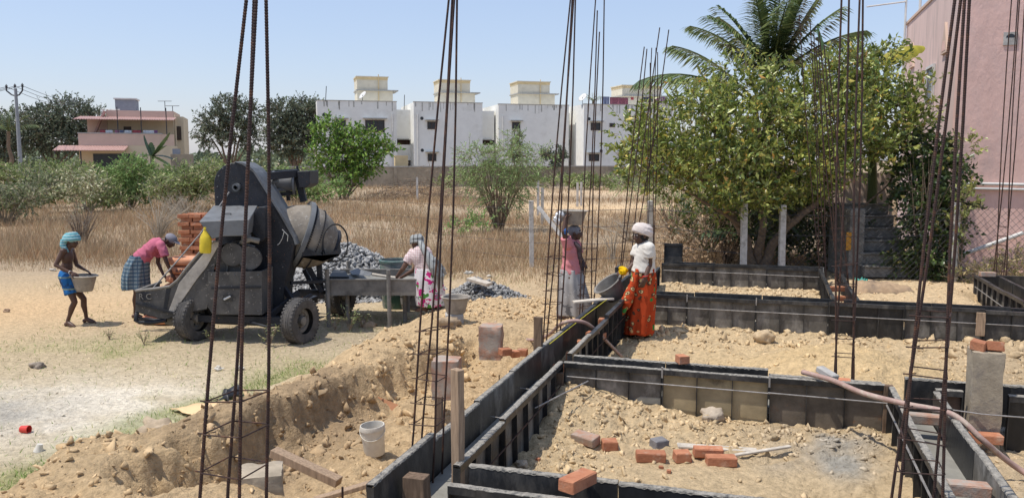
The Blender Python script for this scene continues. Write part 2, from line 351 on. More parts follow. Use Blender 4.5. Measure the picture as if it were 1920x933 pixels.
    dk = bx(u, v, -2.2, .3, -2.9, -1.7, .35); lay((.3, .222, .145), np.clip(dk * (.75 + .5 * w2), 0, 1))  # darker brown band over the cut face of the pit
    lay((.52, .395, .25), sm(3, 5, u) * (1 - sm(6.5, 8, u)) * em * .8)
    lay((.5, .395, .26), ins * .9)
    lay((.56, .4, .205), np.exp(-((u - 1.95) / 1.1) ** 2 - ((v - 2.4) / 1.3) ** 2) * ins)
    lay((.54, .42, .265), bx(u, v, .3, 3.2, .2, 3.4, .4) * .6 * ins)
    lay((.42, .33, .225), bx(u, v, .3, 4.1, 3.9, 9, .4) * .8)
    lay((.33, .30, .26), np.clip(bx(u, v, -1.0, -.2, 1.75, 2.6, .25) * (.5 + 1.2 * w2), 0, 1))
    lay((.3, .3, .29), np.clip(np.exp(-((u + .75) / .28) ** 2 - ((v - 2.35) / .16) ** 2) * 1.3 + np.exp(-((u + 2.0) / .3) ** 2 - ((v - 2.3) / .35) ** 2), 0, 1) * .85)
    lay((.56, .43, .28), m4 * .8)
    lay((.5, .4, .28), m5 * .8)
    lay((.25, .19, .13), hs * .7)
    lay((.33, .31, .28), tr)
    return z, C * np.array([[1.15, 1.1, 1.0]])
YR = [1.4]
while YR[-1] < 24: YR.append(YR[-1] + max(.018, YR[-1] * .0036))
while YR[-1] < 2400: YR.append(YR[-1] * 1.045)
YR = np.array(YR); TX = np.linspace(-1.05, 1.05, 520)
gx = (YR[:, None] * TX[None, :] + np.sign(TX)[None, :] * np.abs(TX)[None, :] ** 3 * 4).ravel(); gy = np.repeat(YR, len(TX))
gz, gc = ground(gx, gy, want_col=True)
nr, ncx = len(YR), len(TX); idx = np.arange(nr * ncx).reshape(nr, ncx)
Fg = np.stack([idx[:-1, :-1], idx[:-1, 1:], idx[1:, 1:], idx[1:, :-1]], -1).reshape(-1, 4)
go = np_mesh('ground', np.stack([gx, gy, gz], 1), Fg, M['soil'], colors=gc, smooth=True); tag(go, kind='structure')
def gz1(x, y): return float(ground(np.array([x]), np.array([y]))[0])

# ------------------------------------------------------------------ loose stones and clods
def ico_np(level):
    bm = bmesh.new(); bmesh.ops.create_icosphere(bm, subdivisions=level, radius=1); V = np.array([v.co[:] for v in bm.verts]); Fs = np.array([[v.index for v in f.verts] for f in bm.faces]); bm.free(); return V, Fs
def rock_protos(npts, count, cuts, seed):
    """angular lumps: hulls of random points, optionally subdivided and roughened"""
    r = np.random.RandomState(seed); out = []
    for k in range(count):
        bm = bmesh.new(); d = r.randn(npts, 3); d /= np.linalg.norm(d, axis=1)[:, None]; d *= (.6 + .62 * r.rand(npts, 1))
        for q in d: bm.verts.new(q)
        h = bmesh.ops.convex_hull(bm, input=bm.verts); bmesh.ops.delete(bm, geom=[g for g in set(h['geom_interior'] + h['geom_unused']) if isinstance(g, bmesh.types.BMVert)], context='VERTS')
        if cuts: bmesh.ops.subdivide_edges(bm, edges=bm.edges, cuts=cuts, use_grid_fill=True); bmesh.ops.triangulate(bm, faces=bm.faces)
        bm.verts.index_update(); V = np.array([v.co[:] for v in bm.verts]); Fs = np.array([[v.index for v in f.verts] for f in bm.faces]); bm.free()
        if cuts: V = V * (1 + .24 * (r.rand(len(V), 1) - .5)) + .075 * r.randn(len(V), 3)
        out.append((V, Fs))
    return out
ROCKS = {1: rock_protos(9, 18, 0, 3), 2: rock_protos(9, 14, 1, 4)}
def stones(name, label, cat, pos, size, col, m, level=1, seed=0, flat=.75, sink=.3, smooth=False):
    r = np.random.RandomState(seed); n = len(pos)
    sc = size[:, None] * (.6 + .8 * r.rand(n, 3)); sc[:, 2] *= flat
    q = r.randn(n, 4); q /= np.linalg.norm(q, axis=1)[:, None]; a, b, c, d = q.T
    R = np.stack([1 - 2 * (c * c + d * d), 2 * (b * c - a * d), 2 * (b * d + a * c), 2 * (b * c + a * d), 1 - 2 * (b * b + d * d), 2 * (c * d - a * b), 2 * (b * d - a * c), 2 * (c * d + a * b), 1 - 2 * (b * b + c * c)], 1).reshape(n, 3, 3)
    pr = ROCKS[level]; which = r.randint(0, len(pr), n); VV, FF, CC, nv = [], [], [], 0; tint = .84 + .32 * r.rand(n, 1)
    for w_, (V0, F0) in enumerate(pr):
        ix = np.where(which == w_)[0]; m_ = len(ix); k = len(V0)
        if not m_: continue
        P = V0[None] * sc[ix][:, None, :]; P = np.einsum('nij,nkj->nki', R[ix], P) + pos[ix][:, None, :]; P[:, :, 2] += (size[ix] * (1 - sink) * .5)[:, None]
        VV.append(P.reshape(-1, 3)); FF.append((F0[None] + (np.arange(m_) * k)[:, None, None] + nv).reshape(-1, 3)); CC.append(np.repeat(col[ix] * tint[ix], k, 0)); nv += m_ * k
    o = np_mesh(name, np.concatenate(VV), np.concatenate(FF), m, colors=np.concatenate(CC), smooth=smooth); return tag(o, label, cat, kind='stuff')
def scatter(n, uvbox, seed, dens=None):
    r = np.random.RandomState(seed); u = uvbox[0] + (uvbox[1] - uvbox[0]) * r.rand(n); v = uvbox[2] + (uvbox[3] - uvbox[2]) * r.rand(n)
    x = O0.x + U.x * u + V_.x * v; y = O0.y + U.y * u + V_.y * v
    if dens is not None:
        k = r.rand(n) < dens(u, v, x, y); x, y = x[k], y[k]
    z, c = ground(x, y, want_col=True); return np.stack([x, y, z], 1), c, r
def clods(name, label, n, box, seed, smin, smax, pw=3.0, dens=None, level=1):
    p, c, r = scatter(n, box, seed, dens); s = smin + (smax - smin) * r.rand(len(p)) ** pw
    return stones(name, label, 'soil clods', p, s, c * 1.02, M['clod'], level, seed + 1, .75, .85)
notl = lambda u, v: ((v < -.36) | (v > .02))
pitw = lambda u, v: np.exp(-((v + 2.0) / .4) ** 2) * sm(-3, -2.2, u) * (1 - sm(2, 3, u))
clods('soil_clods', 'pale clods of dug soil strewn over the spoil heap beside the forms', 9000, (-4.5, 6.5, -3.9, -.4), 1, .005, .045, 4.0, lambda u, v, x, y: sm(-4.1, -3.0, v) * (.35 + .65 * sm(-.2, .4, fbm(x, y, 1.6, 3))))
clods('soil_clods', 'big brown lumps of earth along the near edge of the spoil heap', 2600, (-5.5, 2.5, -4.2, -1.2), 2, .016, .08, 3.0, lambda u, v, x, y: .6 * np.exp(-((v + 3.3) / .6) ** 2) * (1 - sm(-.4, .8, u)) + .95 * pitw(u, v), 2)
clods('soil_clods', 'crumbled earth piled in the near room against the steel forms', 4600, (-2.6, -.05, .05, 2.7), 3, .005, .04, 2.8, lambda u, v, x, y: np.clip(np.exp(-(v - .2) ** 2 / .22) + np.exp(-(u + .2) ** 2 / .16) + .05, 0, 1), 1)
clods('soil_clods', 'larger lumps of earth under the near cross form', 230, (-2.6, -.1, .08, 2.7), 4, .018, .055, 1.8, lambda u, v, x, y: np.clip(np.exp(-(v - .2) ** 2 / .15) + np.exp(-(u + .25) ** 2 / .08), 0, 1), 2)
clods('soil_clods', 'soil lumps covering the floor of the middle room', 6000, (.35, 4.05, .05, 6.5), 5, .005, .042, 3.6, lambda u, v, x, y: np.clip(.25 + np.exp(-(u - 3.8) ** 2 / .35) + sm(3.3, 4.2, v) * .7 + .5 * np.exp(-((u - 1.4) / .6) ** 2 - ((v - .5) / .35) ** 2), 0, 1))
clods('soil_clods', 'big lumps of earth lined up at the foot of the far cross form', 200, (3.45, 4.05, .2, 6.0), 6, .03, .09, 2.0, None, 2)
clods('soil_clods', 'earth lumps lying in the back room between black forms', 1700, (4.45, 7.55, .1, 2.6), 7, .01, .06, 2.6)
clods('soil_clods', 'rubble spread behind the far form near the jute sack', 1500, (4.5, 8.8, 2.9, 6), 8, .006, .035, 3.4)
clods('soil_clods', 'loose soil crumbs right of the nearest right-hand trench', 1600, (-4, -.1, 3.2, 5.2), 9, .004, .026, 3)
clods('soil_clods', 'small soil crumbs scattered across the sandy yard', 2600, (-4, 6, -9, -3.6), 10, .005, .022, 3.4)
clods('soil_clods', 'rubble between the woman in grey skirt and the gravel', 2600, (3.4, 7.6, -4.0, -.45), 12, .009, .05, 2.8)

# ------------------------------------------------------------------ gravel heaps
def heap(cx, cy, rx, ry, h, n, size, name, label, seed, col):
    r = np.random.RandomState(seed); a = 2 * np.pi * r.rand(n); q = np.sqrt(r.rand(n)) * 1.12
    prof = lambda t: np.clip(1 - t, 0, 1) ** .85
    x = cx + rx * q * np.cos(a) * (1 + .12 * np.sin(3 * a)); y = cy + ry * q * np.sin(a)
    z = ground(x, y) + h * prof(q) - .03
    p = np.stack([x, y, z], 1); s = size * (.6 + .8 * r.rand(n))
    cols = np.repeat(np.array([col]), n, 0) * (.75 + .6 * r.rand(n, 1)); 
    root = stones(name, label, 'gravel heap', p, s, cols, M['stone'], 1, seed, .8, .3)
    k = 40; rings = 10; P = []; 
    for i in range(rings + 1):
        for j in range(k):
            t = i / rings; th = 2 * math.pi * j / k; xx = cx + rx * t * math.cos(th) * (1 + .12 * math.sin(3 * th)); yy = cy + ry * t * math.sin(th); P.append((xx, yy, gz1(xx, yy) + h * float(prof(np.array(t))) - .05))
    Fq = [(i * k + j, i * k + (j + 1) % k, (i + 1) * k + (j + 1) % k, (i + 1) * k + j) for i in range(rings) for j in range(k)]
    np_mesh('packed_core', np.array(P), np.array(Fq), M['stone'], parent=root, colors=np.repeat(np.array([col]), len(P), 0) * .6)
c1 = PD(640, 540, 16.6); heap(c1.x + .12, 16.6, 1.7, 1.3, 1.02, 4600, .05, 'gravel_heap', 'large heap of grey crushed stone behind the concrete mixer', 21, (.29, .285, .275))
c2 = PD(892, 560, 14.6); heap(c2.x, 14.6, .85, .75, .42, 1500, .035, 'gravel_heap', 'low heap of grey crushed stone right of the flowered woman', 22, (.27, .265, .255))
# ------------------------------------------------------------------ steel shuttering
RNG = random.Random(5)
def strip_mesh(L, seed):
    r = np.random.RandomState(seed); nx = int(L / .018); P = []; Fs = []
    for i in range(nx + 1):
        x = L * i / nx; hgt = max(.0, .0015 + .005 * r.rand() + .003 * math.sin(x * 9 + seed)); wv = .05
        y0 = -.046 - .006 * r.rand(); P += [(x, y0, -.002), (x, y0 + .008, hgt * .8 + .002), (x, -.03 + .01 * r.rand(), hgt + .002), (x, -.004, hgt * .7 + .002), (x, .002, -.012 * r.rand())]
    for i in range(nx):
        for k in range(4): a = i * 5 + k; Fs.append((a, a + 1, a + 6, a + 5))
    return P, Fs
PROTO = {}
def panel_meshes(L, h):
    key = (round(L, 2), round(h, 2))
    if key in PROTO: return PROTO[key]
    d = {}
    d['face_sheet'] = [MB().box((L / 2, -.002, -h / 2), (L - .004, .004, h - .004)).mesh('face_sheet')]
    rail = MB().prism([(0.002, -.004, 0), (0.002, -.05, 0), (0.002, -.05, -.045), (0.002, -.045, -.045), (0.002, -.045, -.006), (0.002, -.004, -.006)], (L - .004, 0, 0)).mesh('top_rail'); fixn(rail)
    d['top_rail'] = [rail]
    d['bottom_rail'] = [MB().box((L / 2, -.027, -h + .003), (L - .016, .046, .006)).mesh('bottom_rail')]
    d['end_rail'] = [MB().box((x, -.0265, -h / 2 - .004), (.006, .045, h - .024)).mesh('end_rail') for x in (.006, L - .006)]
    n = max(1, round(L / .3)); d['rib'] = [MB().box((L * k / n, -.0245, -h / 2 - .004), (.006, .041, h - .024)).mesh('rib') for k in range(1, n)]
    d['cement_crust'] = []
    for s in range(3):
        P, Fs = strip_mesh(L, s + int(L * 100)); d['cement_crust'].append(MB().add(P, Fs).mesh('cement_crust'))
    PROTO[key] = d; return d
ORD = ['first', 'second', 'third', 'fourth', 'fifth', 'sixth', 'seventh', 'eighth', 'ninth', 'tenth', 'eleventh', 'twelfth', 'thirteenth']
DIRS = {'v': -ANG, '-v': math.pi - ANG, 'u': math.pi / 2 - ANG, '-u': -math.pi / 2 - ANG}
def panel(u, v, d, L, m, label, h=.5, zt=ZT, crust=True, tilt=None):
    p = UV(u, v, zt); t = thing('steel_formwork_panel', label, 'formwork panel', p, DIRS[d], 'steel formwork panels along the foundation beams')
    t.rotation_euler = (RNG.uniform(-.03, .03) if tilt is None else tilt, RNG.uniform(-.008, .008), DIRS[d] + RNG.uniform(-.01, .01))
    for nm, ms in panel_meshes(L, h).items():
        if nm == 'cement_crust':
            if crust:
                o = bpy.data.objects.new(nm, ms[RNG.randrange(3)]); COL.objects.link(o); o.parent = t
                if not o.data.materials: o.data.materials.append(M['crust'])
            continue
        for me in ms:
            o = bpy.data.objects.new(nm, me); COL.objects.link(o); o.parent = t
            if not me.materials: me.materials.append(None)
            mm = m[1] if (isinstance(m, tuple) and nm == 'face_sheet') else (m[0] if isinstance(m, tuple) else m)
            o.material_slots[0].link = 'OBJECT'; o.material_slots[0].material = mm
    return t
def run(desc, frm, d, lens, mats, h=.5, dz=None, crust=True, rev=False):
    du = {'u': (1, 0), '-u': (-1, 0), 'v': (0, 1), '-v': (0, -1)}[d]; u, v = frm; n = len(lens)
    for k, L in enumerate(lens):
        q = n - 1 - k if rev else k
        panel(u, v, d, L - .004, mats[k % len(mats)], f'black formwork panel, {ORD[q]} {desc}', h, ZT + (dz[k] if dz else 0) + RNG.uniform(-.01, .008), crust if isinstance(crust, bool) else crust[k])
        u += du[0] * L; v += du[1] * L
B, G, S = M['steel_form'], (M['steel_form'], M['steel_grey']), (M['steel_form'], M['steel_sand'])
Rr = (M['steel_form'], M['steel_rust']); Bn = (M['steel_form'], M['steel_brown'])
run('from the left, camera side of middle cross beam', (0, .02), 'v', [.89, .9, .9], [G, S, Rr])
run('from the left, far side of middle cross beam', (.25, 2.72), '-v', [.92, .9, .86], [B, B, B], rev=True, dz=[-.05, 0, 0])
panel(0, 3.08, 'v', .2, Bn, 'short brown steel formwork panel between right trench and tall pillar')
run('right of the tall pillar, camera side', (0, 3.6), 'v', [.9, .9], [B, G])
panel(.25, 3.9, '-v', 1.0, B, 'slurry splashed formwork panel behind the right trench, left of the tall pillar')
run('right of the tall pillar, far side', (.25, 5.3), '-v', [.9, .72], [B, B], rev=True)
run('from the left, camera side of far cross beam', (4.1, -.02), 'v', [.77, .9, .9, .9, .9, .9, .9], [G, G, G, B, G, B, B], crust=False)
run('from the left, far side of far cross beam, right part', (4.35, 5.6), '-v', [.9, .9, .9, .15], [B], rev=True, crust=False)
run('from the left, far side of far cross beam, left part', (4.35, 2.62), '-v', [.9, .9, .8], [B], rev=True, crust=False)
run('from the left, camera side of rearmost cross beam', (7.6, -.02), 'v', [.9, .9, .9], [G, G, G], crust=False)
run('from the left, far side of rearmost cross beam', (7.85, 2.7), '-v', [.9, .9, .9], [B], rev=True, crust=False)
run('from the camera, room side of long left beam', (-2.7, -.03), 'u', [.9, .9, .88], [G, G, G])
run('past the middle cross beam, room side of long beam', (.3, -.03), 'u', [.95, .95, .95, .92], [G, B, B, B], dz=[0, .0, .04, .05], crust=[True, False, False, False])
run('past the far cross beam, room side of long beam', (4.4, -.03), 'u', [.9, .9, .9], [B], crust=False)
run('from the camera, outer side of long left beam', (7.6, -.31), '-u', [.9] * 12 + [.55], [B] * 7 + [G, B, G, B, B, B], dz=[0] * 10 + [-.01, .03, -.06], rev=True, crust=[False] * 7 + [True] * 6)
run('from the left, far side of nearest cross beam', (-2.72, 2.78), '-v', [.9, .9, .9], [B], rev=True)
run('from the left, camera side of nearest cross beam', (-2.97, .06), 'v', [.9, .9, .9], [B])
run('from the middle beam, left side of right-hand trench', (-.06, 2.78), '-u', [.9, .9, .9, .9], [G, B, B, B])
run('from the far end, right side of right-hand trench', (-3.3, 3.05), 'u', [.9, .9, .9, .5], [B, G, B, B], rev=True)
run('from the camera, left of the brick filled channel', (7.55, 2.66), '-u', [.9, .9, .9, .45], [B], rev=True, crust=False)
run('from the camera, right of the brick filled channel', (4.4, 2.9), 'u', [.9, .9, .9], [B], crust=False)
run('from the back, ribbed left side of far right trench', (7.5, 5.0), '-u', [.9, .9, .9, .4], [G, G, B, B], crust=False)
run('from the front, right side of far right trench', (4.9, 5.3), 'u', [.9, .9, .8], [B], crust=False)
run('from the left, rear of the far right corner', (7.6, 6.8), '-v', [.9, .85], [B], rev=True, crust=False)
panel(8.2, -.05, 'v', .34, B, 'spare black formwork panel stood upright behind the woman in the white shirt', h=.75, zt=1.12, crust=False)
panel(5.7, -.42, '-u', .35, B, 'narrow black panel stood upright beside the hand with the yellow cloth', h=.6, zt=1.0, crust=False)
# fresh concrete and channel floors
def slab(name, label, u0, u1, v0, v1, z, m, t=.06, kind=None):
    n = 14; P = []
    bmx = MB(); c = [UV(u0, v0, z - t), UV(u1, v0, z - t), UV(u1, v1, z - t), UV(u0, v1, z - t)]; bmx.prism(c, (0, 0, t)); return solo(name, label, 'concrete', bmx, m, kind=kind)
slab('fresh_concrete', 'grey fresh concrete poured in the long left beam', -3.9, .24, -.304, -.036, .56, M['concrete_wet'])
slab('fresh_concrete', 'grey fresh concrete poured in the right-hand trench', -3.3, -.01, 2.786, 3.044, .575, M['concrete_wet'])
slab('fresh_concrete', 'grey fresh concrete poured in the middle cross beam', .006, .244, -.03, 2.72, .553, M['concrete_wet'])
slab('fresh_concrete', 'grey fresh concrete poured in the nearest cross beam', -2.964, -2.726, -.03, 2.75, .556, M['concrete_wet'])

# ------------------------------------------------------------------ rods, posts, hoses, string
def rod(label, pts, r=.005, m='rod', name='tie_rod', cat='steel rod', n=6, group=None):
    b = MB().tube(pts, r, n); return solo(name, label, cat, b, M[m], smooth=40, group=group)
rod('thin steel rod tied across the ribs of the middle cross form', [UV(-.06, .05, .70), UV(-.058, 1.0, .695), UV(-.06, 1.82, .69)], .006)
rod('second thin steel rod continuing along the middle cross form to the trench', [UV(-.062, 1.8, .695), UV(-.06, 2.74, .685)], .006)
rod('thin steel rod running right past the tall pillar', [UV(-.065, 2.98, .69), UV(-.14, 3.4, .68), UV(-.14, 3.6, .68), UV(-.065, 4.6, .67)], .006)
rod('steel rod end jutting diagonally over the near room corner', [UV(-.95, -.0, .66), UV(-.2, .28, .71)], .006)
rod('dark steel rod tied along the ribs of the long left form', [UV(-2.5, .025, .62), UV(-.05, .025, .64)], .006, 'rebar')
rod('dark steel rod along the ribs beneath the woman in orange', [UV(.4, .025, .6), UV(3.9, .028, .64)], .005, 'rebar')
rod('pale rod along the front of the far cross form', [UV(4.04, .0, .66), UV(4.035, 2.6, .655), UV(4.04, 5.4, .65)], .006)
rod('pale rod along the rearmost cross form', [UV(7.54, .02, .7), UV(7.535, 1.4, .695), UV(7.54, 2.7, .68)], .006)
rod('pale steel rod slanting down the left side of the right trench', [UV(-.1, 2.72, .68), UV(-3.2, 2.725, .66)], .008)
rod('pale rod slanting along the ribs of the far right trench', [UV(7.3, 4.93, .66), UV(5.0, 4.93, .6)], .007)
rod('short rusty peg standing in the soil left of the long beam', [UV(-.35, -.5, .5), UV(-.34, -.5, .74)], .006, 'rebar', 'peg', 'peg')
rod('short rusty peg at the bottom edge near the white crusted form', [UV(-3.0, -.62, .4), UV(-2.99, -.62, .72)], .007, 'rebar', 'peg', 'peg')
for k, (u, v) in enumerate(((-2.05, -.17), (-1.2, -.17), (-.35, -.17))):
    rod(f'{ORD[k]} thin spacer bar across the long left beam from the camera', [UV(u, -.3, .64), UV(u - .02, -.04, .635)], .004)
# pale clips at panel joints
for k, (u, v, zz) in enumerate(((-.055, .91, .8), (-.055, 1.81, .79), (4.045, .75, .79), (4.045, 1.65, .79), (7.55, 2.69, .8))):
    solo('form_clip', ('pale steel clip at the ' + ['first joint of the middle cross form', 'second joint of the middle cross form', 'first joint of the far cross form', 'second joint of the far cross form', 'right end of the rearmost form'][k]), 'clip', MB().box(UV(u, v, zz), (.016, .012, .1), DIRS['v']), M['rod'], bev=.002)
def post(label, foot, w_, d_, z1, m, rz=-ANG, lean=(0, 0)):
    b = MB(); f = Vector(foot); P = []
    for i in range(7):
        t = i / 6; s = .5 * (1 + .05 * math.sin(i * 2.1 + f.x)); c = f + Vector((lean[0] * t, lean[1] * t, 0)); c.z = f.z + (z1 - f.z) * t
        ca, sa = math.cos(rz), math.sin(rz); A = Vector((ca, sa, 0)); Bv = Vector((-sa, ca, 0))
        P += [c - A * w_ * s - Bv * d_ * s, c + A * w_ * s - Bv * d_ * s, c + A * w_ * s + Bv * d_ * s, c - A * w_ * s + Bv * d_ * s]
    Fs = [(i * 4 + k, i * 4 + (k + 1) % 4, i * 4 + 4 + (k + 1) % 4, i * 4 + 4 + k) for i in range(6) for k in range(4)] + [(3, 2, 1, 0), (24, 25, 26, 27)]
    b.add(P, Fs); return solo('timber_post', label, 'timber post', b, m, bev=.003)
post('thick brown timber post standing in the corner of the nearest beam', PD(859, 905, 4.93) - Vector((0, 0, .25)), .075, .05, 1.385, M['wood'], -ANG - .5)
post('weathered timber post beside the second rebar cage of the long beam', UV(.5, -.37, .35), .085, .04, 1.12, M['wood_dark'], -ANG - .2)
post('dark timber stake behind the front rebar cage near the bucket', UV(-1.95, -.42, .25), .05, .03, 1.0, M['wood_dark'])
post('short timber stake wedged at the right end of the far cross form', UV(4.04, 4.3, .5), .1, .03, .79, M['wood'])
post('short timber stake at the left end of the middle cross form', UV(-.1, .0, .4), .06, .05, .74, M['wood_dark'])
post('short grey timber stake between middle cross form and right trench', UV(-.03, 2.735, .4), .07, .05, .83, M['wood_dark'])
post('timber block under the near corner post', UV(-2.86, -.2, .35), .14, .1, .79, M['wood_dark'])
def hose(label, pts, r, m='hose', name='water_hose'):
    P = [Vector(p) for p in pts]; out = []
    for i in range(len(P) - 1):
        p0, p1, p2, p3 = P[max(i - 1, 0)], P[i], P[i + 1], P[min(i + 2, len(P) - 1)]
        for k in range(8):
            t = k / 8; out.append(.5 * ((2 * p1) + (p2 - p0) * t + (2 * p0 - 5 * p1 + 4 * p2 - p3) * t * t + (3 * p1 - p0 - 3 * p2 + p3) * t ** 3))
    out.append(P[-1]); return solo(name, label, 'hose', MB().tube(out, r, 10), M[m], smooth=True)
hose('pink rubber hose draped over the cross beam and the right trench', [PZ(1505, 697, .86), PZ(1560, 712, .87), PZ(1620, 737, .86), PZ(1700, 757, .86), PZ(1785, 776, .85), PZ(1840, 822, .72), PZ(1880, 856, .58), PZ(1925, 888, .47), PZ(1990, 925, .43)], .021)
hose('pink rubber hose arching over the long left beam beside the pier', [PZ(928, 604, .5), PZ(945, 617, .45), PZ(970, 632, .42), PZ(1000, 637, .46), PZ(1028, 628, .62), PZ(1052, 607, .88), PZ(1080, 601, .93), PZ(1105, 609, .86), PZ(1130, 632, .62), PZ(1165, 668, .33)], .02)
M['string'] = mat('yellow_string', (.7, .6, .05), .6, var=.1)
rod('bright yellow string stretched along the long left beam', [UV(.6, -.28, .835), UV(2.2, -.25, .84), UV(3.6, -.21, .84)], .0035, 'string', 'guide_string', 'string')

# ------------------------------------------------------------------ bricks and piers
def brick_mesh(L, Wd, H, seed, broken=False):
    bm = bmesh.new(); bmesh.ops.create_cube(bm, size=1); r = random.Random(seed)
    bmesh.ops.scale(bm, vec=(L, Wd, H), verts=bm.verts); bmesh.ops.bevel(bm, geom=list(bm.edges), offset=.006, segments=1, affect='EDGES', clamp_overlap=True)
    for v_ in bm.verts:
        v_.co += Vector((r.uniform(-1, 1), r.uniform(-1, 1), r.uniform(-1, 1))) * .0034
        if broken and v_.co.x > L * .3: v_.co.x -= r.uniform(0, .03)
        v_.co.z += H / 2
    me = bpy.data.meshes.new('brick'); bm.to_mesh(me); bm.free(); return me
BM = {'full': brick_mesh(.225, .108, .072, 1), 'full2': brick_mesh(.22, .105, .07, 2), 'half': brick_mesh(.13, .108, .072, 3, True), 'half2': brick_mesh(.11, .105, .075, 4, True)}
def brick(label, p, rz, kind='full', m='brick', rx=0, ry=0, name='loose_brick', group='loose bricks lying about the site'):
    o = bpy.data.objects.new(name, BM[kind]); COL.objects.link(o); o.location = p; o.rotation_euler = (rx, ry, rz)
    if not BM[kind].materials: BM[kind].materials.append(None)
    o.material_slots[0].link = 'OBJECT'; o.material_slots[0].material = M[m]
    if label: tag(o, label, 'brick', group)
    return o
def onz(px, py, z): return PZ(px, py, z)
def seat(px, py, z0=.38, dz=-.004):
    p = PZ(px, py, z0); 
    for _ in range(4): p = PZ(px, py, gz1(p.x, p.y))
    p.z += dz; return p
brick('orange brick with a grey mortar coated side, leftmost in the near room', seat(1099, 828, .4), -.75, 'full', 'brick_dirty', rx=.2)
brick('broken half brick right of the mortar coated brick', seat(1144, 840), .1, 'half', 'brick')
brick('dark grey cement coated brick behind the orange ones', seat(1237, 838), .45, 'half', 'brick_grey')
brick('whole orange brick in front of the dark grey brick', seat(1220, 862), -.06, 'full')
brick('short orange brick between two whole bricks in the near room', seat(1280, 862), .1, 'half')
brick('whole orange brick touching the bleached plank', seat(1327, 853), -.12, 'full2')
brick('nearest whole orange brick at the end of the thin plank', seat(1352, 870), -.03, 'full')
brick('red brick standing behind the middle cross form', PZ(1280, 680, .828), .2, 'half2')
brick('orange brick bridging the nearest beam at the bottom edge', UV(-2.86, .78, .835), 1.15 - ANG, 'full')
brick('orange brick at the foot of the tall muddy pillar', seat(1848, 828, .42), -.2, 'full')
brick('pink mud covered brick bridging the right trench', UV(-2.0, 2.915, .71), -ANG + .05, 'full', 'brick_dirty')
brick('mud covered brick bedded across the far end of the right trench', UV(-.55, 2.915, .69), -ANG - .05, 'full2', 'brick_dirty')
brick('brick lying in the middle cross beam under the hose', UV(.13, 2.35, .74), -ANG, 'full')
for k, (u, v, r_, kd, lb) in enumerate(((.75, -.17, .2, 'full', 'flat orange brick nearest the rebar cage inside the long beam'), (1.25, -.15, .1, 'full2', 'second orange brick inside the long beam from the cage'), (1.75, -.19, .3, 'half', 'small orange brick halfway along the empty channel of the long beam'), (2.15, -.12, -.2, 'full', 'orange brick under the second tall cage in the long beam'), (2.9, -.17, .1, 'half', 'farthest orange brick below the tilted basin in the long beam'))):
    brick(lb, UV(u, v, .52 + .02 * k), -ANG + r_, kd)
brick('broken orange brick touching the rendered pier', seat(948, 664, .38), .5, 'half'); brick('orange half brick, middle one beside the rendered pier', seat(966, 668, .38), .25, 'half2'); brick('orange half brick, rightmost beside the rendered pier', seat(980, 665, .38), -.2, 'half')
brick('pinkish half brick at the foot of the second rebar cage', UV(-2.0, -.4, .62), .3, 'half', 'brick_dirty')
for k in range(3): brick(['lowest', 'middle', 'topmost'][k] + ' orange brick piled in the channel by the thin rebar cages', UV(5.6 + .15 * k, 2.78, .46 + .12 * k), .2 * k - .3, 'full')
brick('muddy brick with a whitish top on the corner of the far right trench', PZ(1851, 518, .83), -.1, 'full', 'brick_dirty')
brick('brick wedged under the front left tyre of the mixer', seat(352, 634, 0), .2, 'half2', 'brick_dirty'); brick('brick wedged under the right tyre of the mixer', seat(548, 640, 0), -.1, 'half', 'brick_dirty')

for k, (px, py, lb) in enumerate(((1240, 877, 'tiny chip of orange brick in front of the whole bricks'), (1254, 884, 'flat splinter of orange brick nearest the front form'), (1008, 862, 'orange brick chip in the shadow of the left form'), (1560, 838, 'small brick chip on the soil right of the thin plank'))):
    o = brick(lb, seat(px, py), k * 1.3, 'half2', group='chips of broken brick'); o.name = 'brick_chip'; o.scale = (.35, .3, .3)
def pier(label, foot, w_, h_, m, seed, rz=-ANG, taper=.0, name='masonry_pier', cat='pier', top=None):
    bm = bmesh.new(); bmesh.ops.create_cube(bm, size=1); bmesh.ops.subdivide_edges(bm, edges=bm.edges, cuts=7, use_grid_fill=True)
    r = random.Random(seed)
    for v_ in bm.verts:
        c = v_.co; t = c.z + .5; s = 1 - taper * t
        e = sum(1 for a in c if abs(abs(a) - .5) < 1e-4)
        k = .97 if e >= 2 else 1
        c.x *= w_ * s * k; c.y *= w_ * s * k; c.z = t * h_
        nn = float(fbm(np.array([c.x * 3 + seed]), np.array([c.y * 3 + c.z * 3.7]), 5, 3)[0]); c += Vector((c.x, c.y, 0)).normalized() * nn * .018 if (c.x or c.y) else Vector()
        c.z += nn * .012 if t > .9 else 0
    me = bpy.data.meshes.new(name); bm.to_mesh(me); bm.free()
    o = link(name, me, m, None, 50); o.location = foot; o.rotation_euler = (0, 0, rz); return tag(o, label, cat)
pier('mortar rendered brick pier beside the pink hose', seat(921, 660, .35, -.06), .25, .37, M['brick_dirty'], 1, -.1)
pier('mortar rendered brick pier behind the front cage of the long beam', PD(838, 743, 7.95), .26, .38, M['brick_dirty'], 2, -.1)
pier('whitish concrete block on the spoil heap behind the nearest cage', PD(493, 936, 4.9) , .25, .19, M['plaster_pier'], 3, .25)
pier('tall muddy pillar with two half bricks on top', UV(-.0, 3.43, .3), .225, .86, M['plaster_pier'], 4)
pp = UV(-.0, 3.43, 1.16)
brick('left orange half brick on the tall muddy pillar', pp - V_ * .055, .9, 'half', rx=.1); brick('right orange half brick on the tall muddy pillar', pp + V_ * .07, -.5, 'half', rx=-.2)
solo('concrete_offcut', 'white concrete strip lying aslant on the middle cross form', 'offcut', MB().beam(PZ(1536, 690, .9), PZ(1567, 709, .86), .075, .05), M['concrete'], bev=.006)
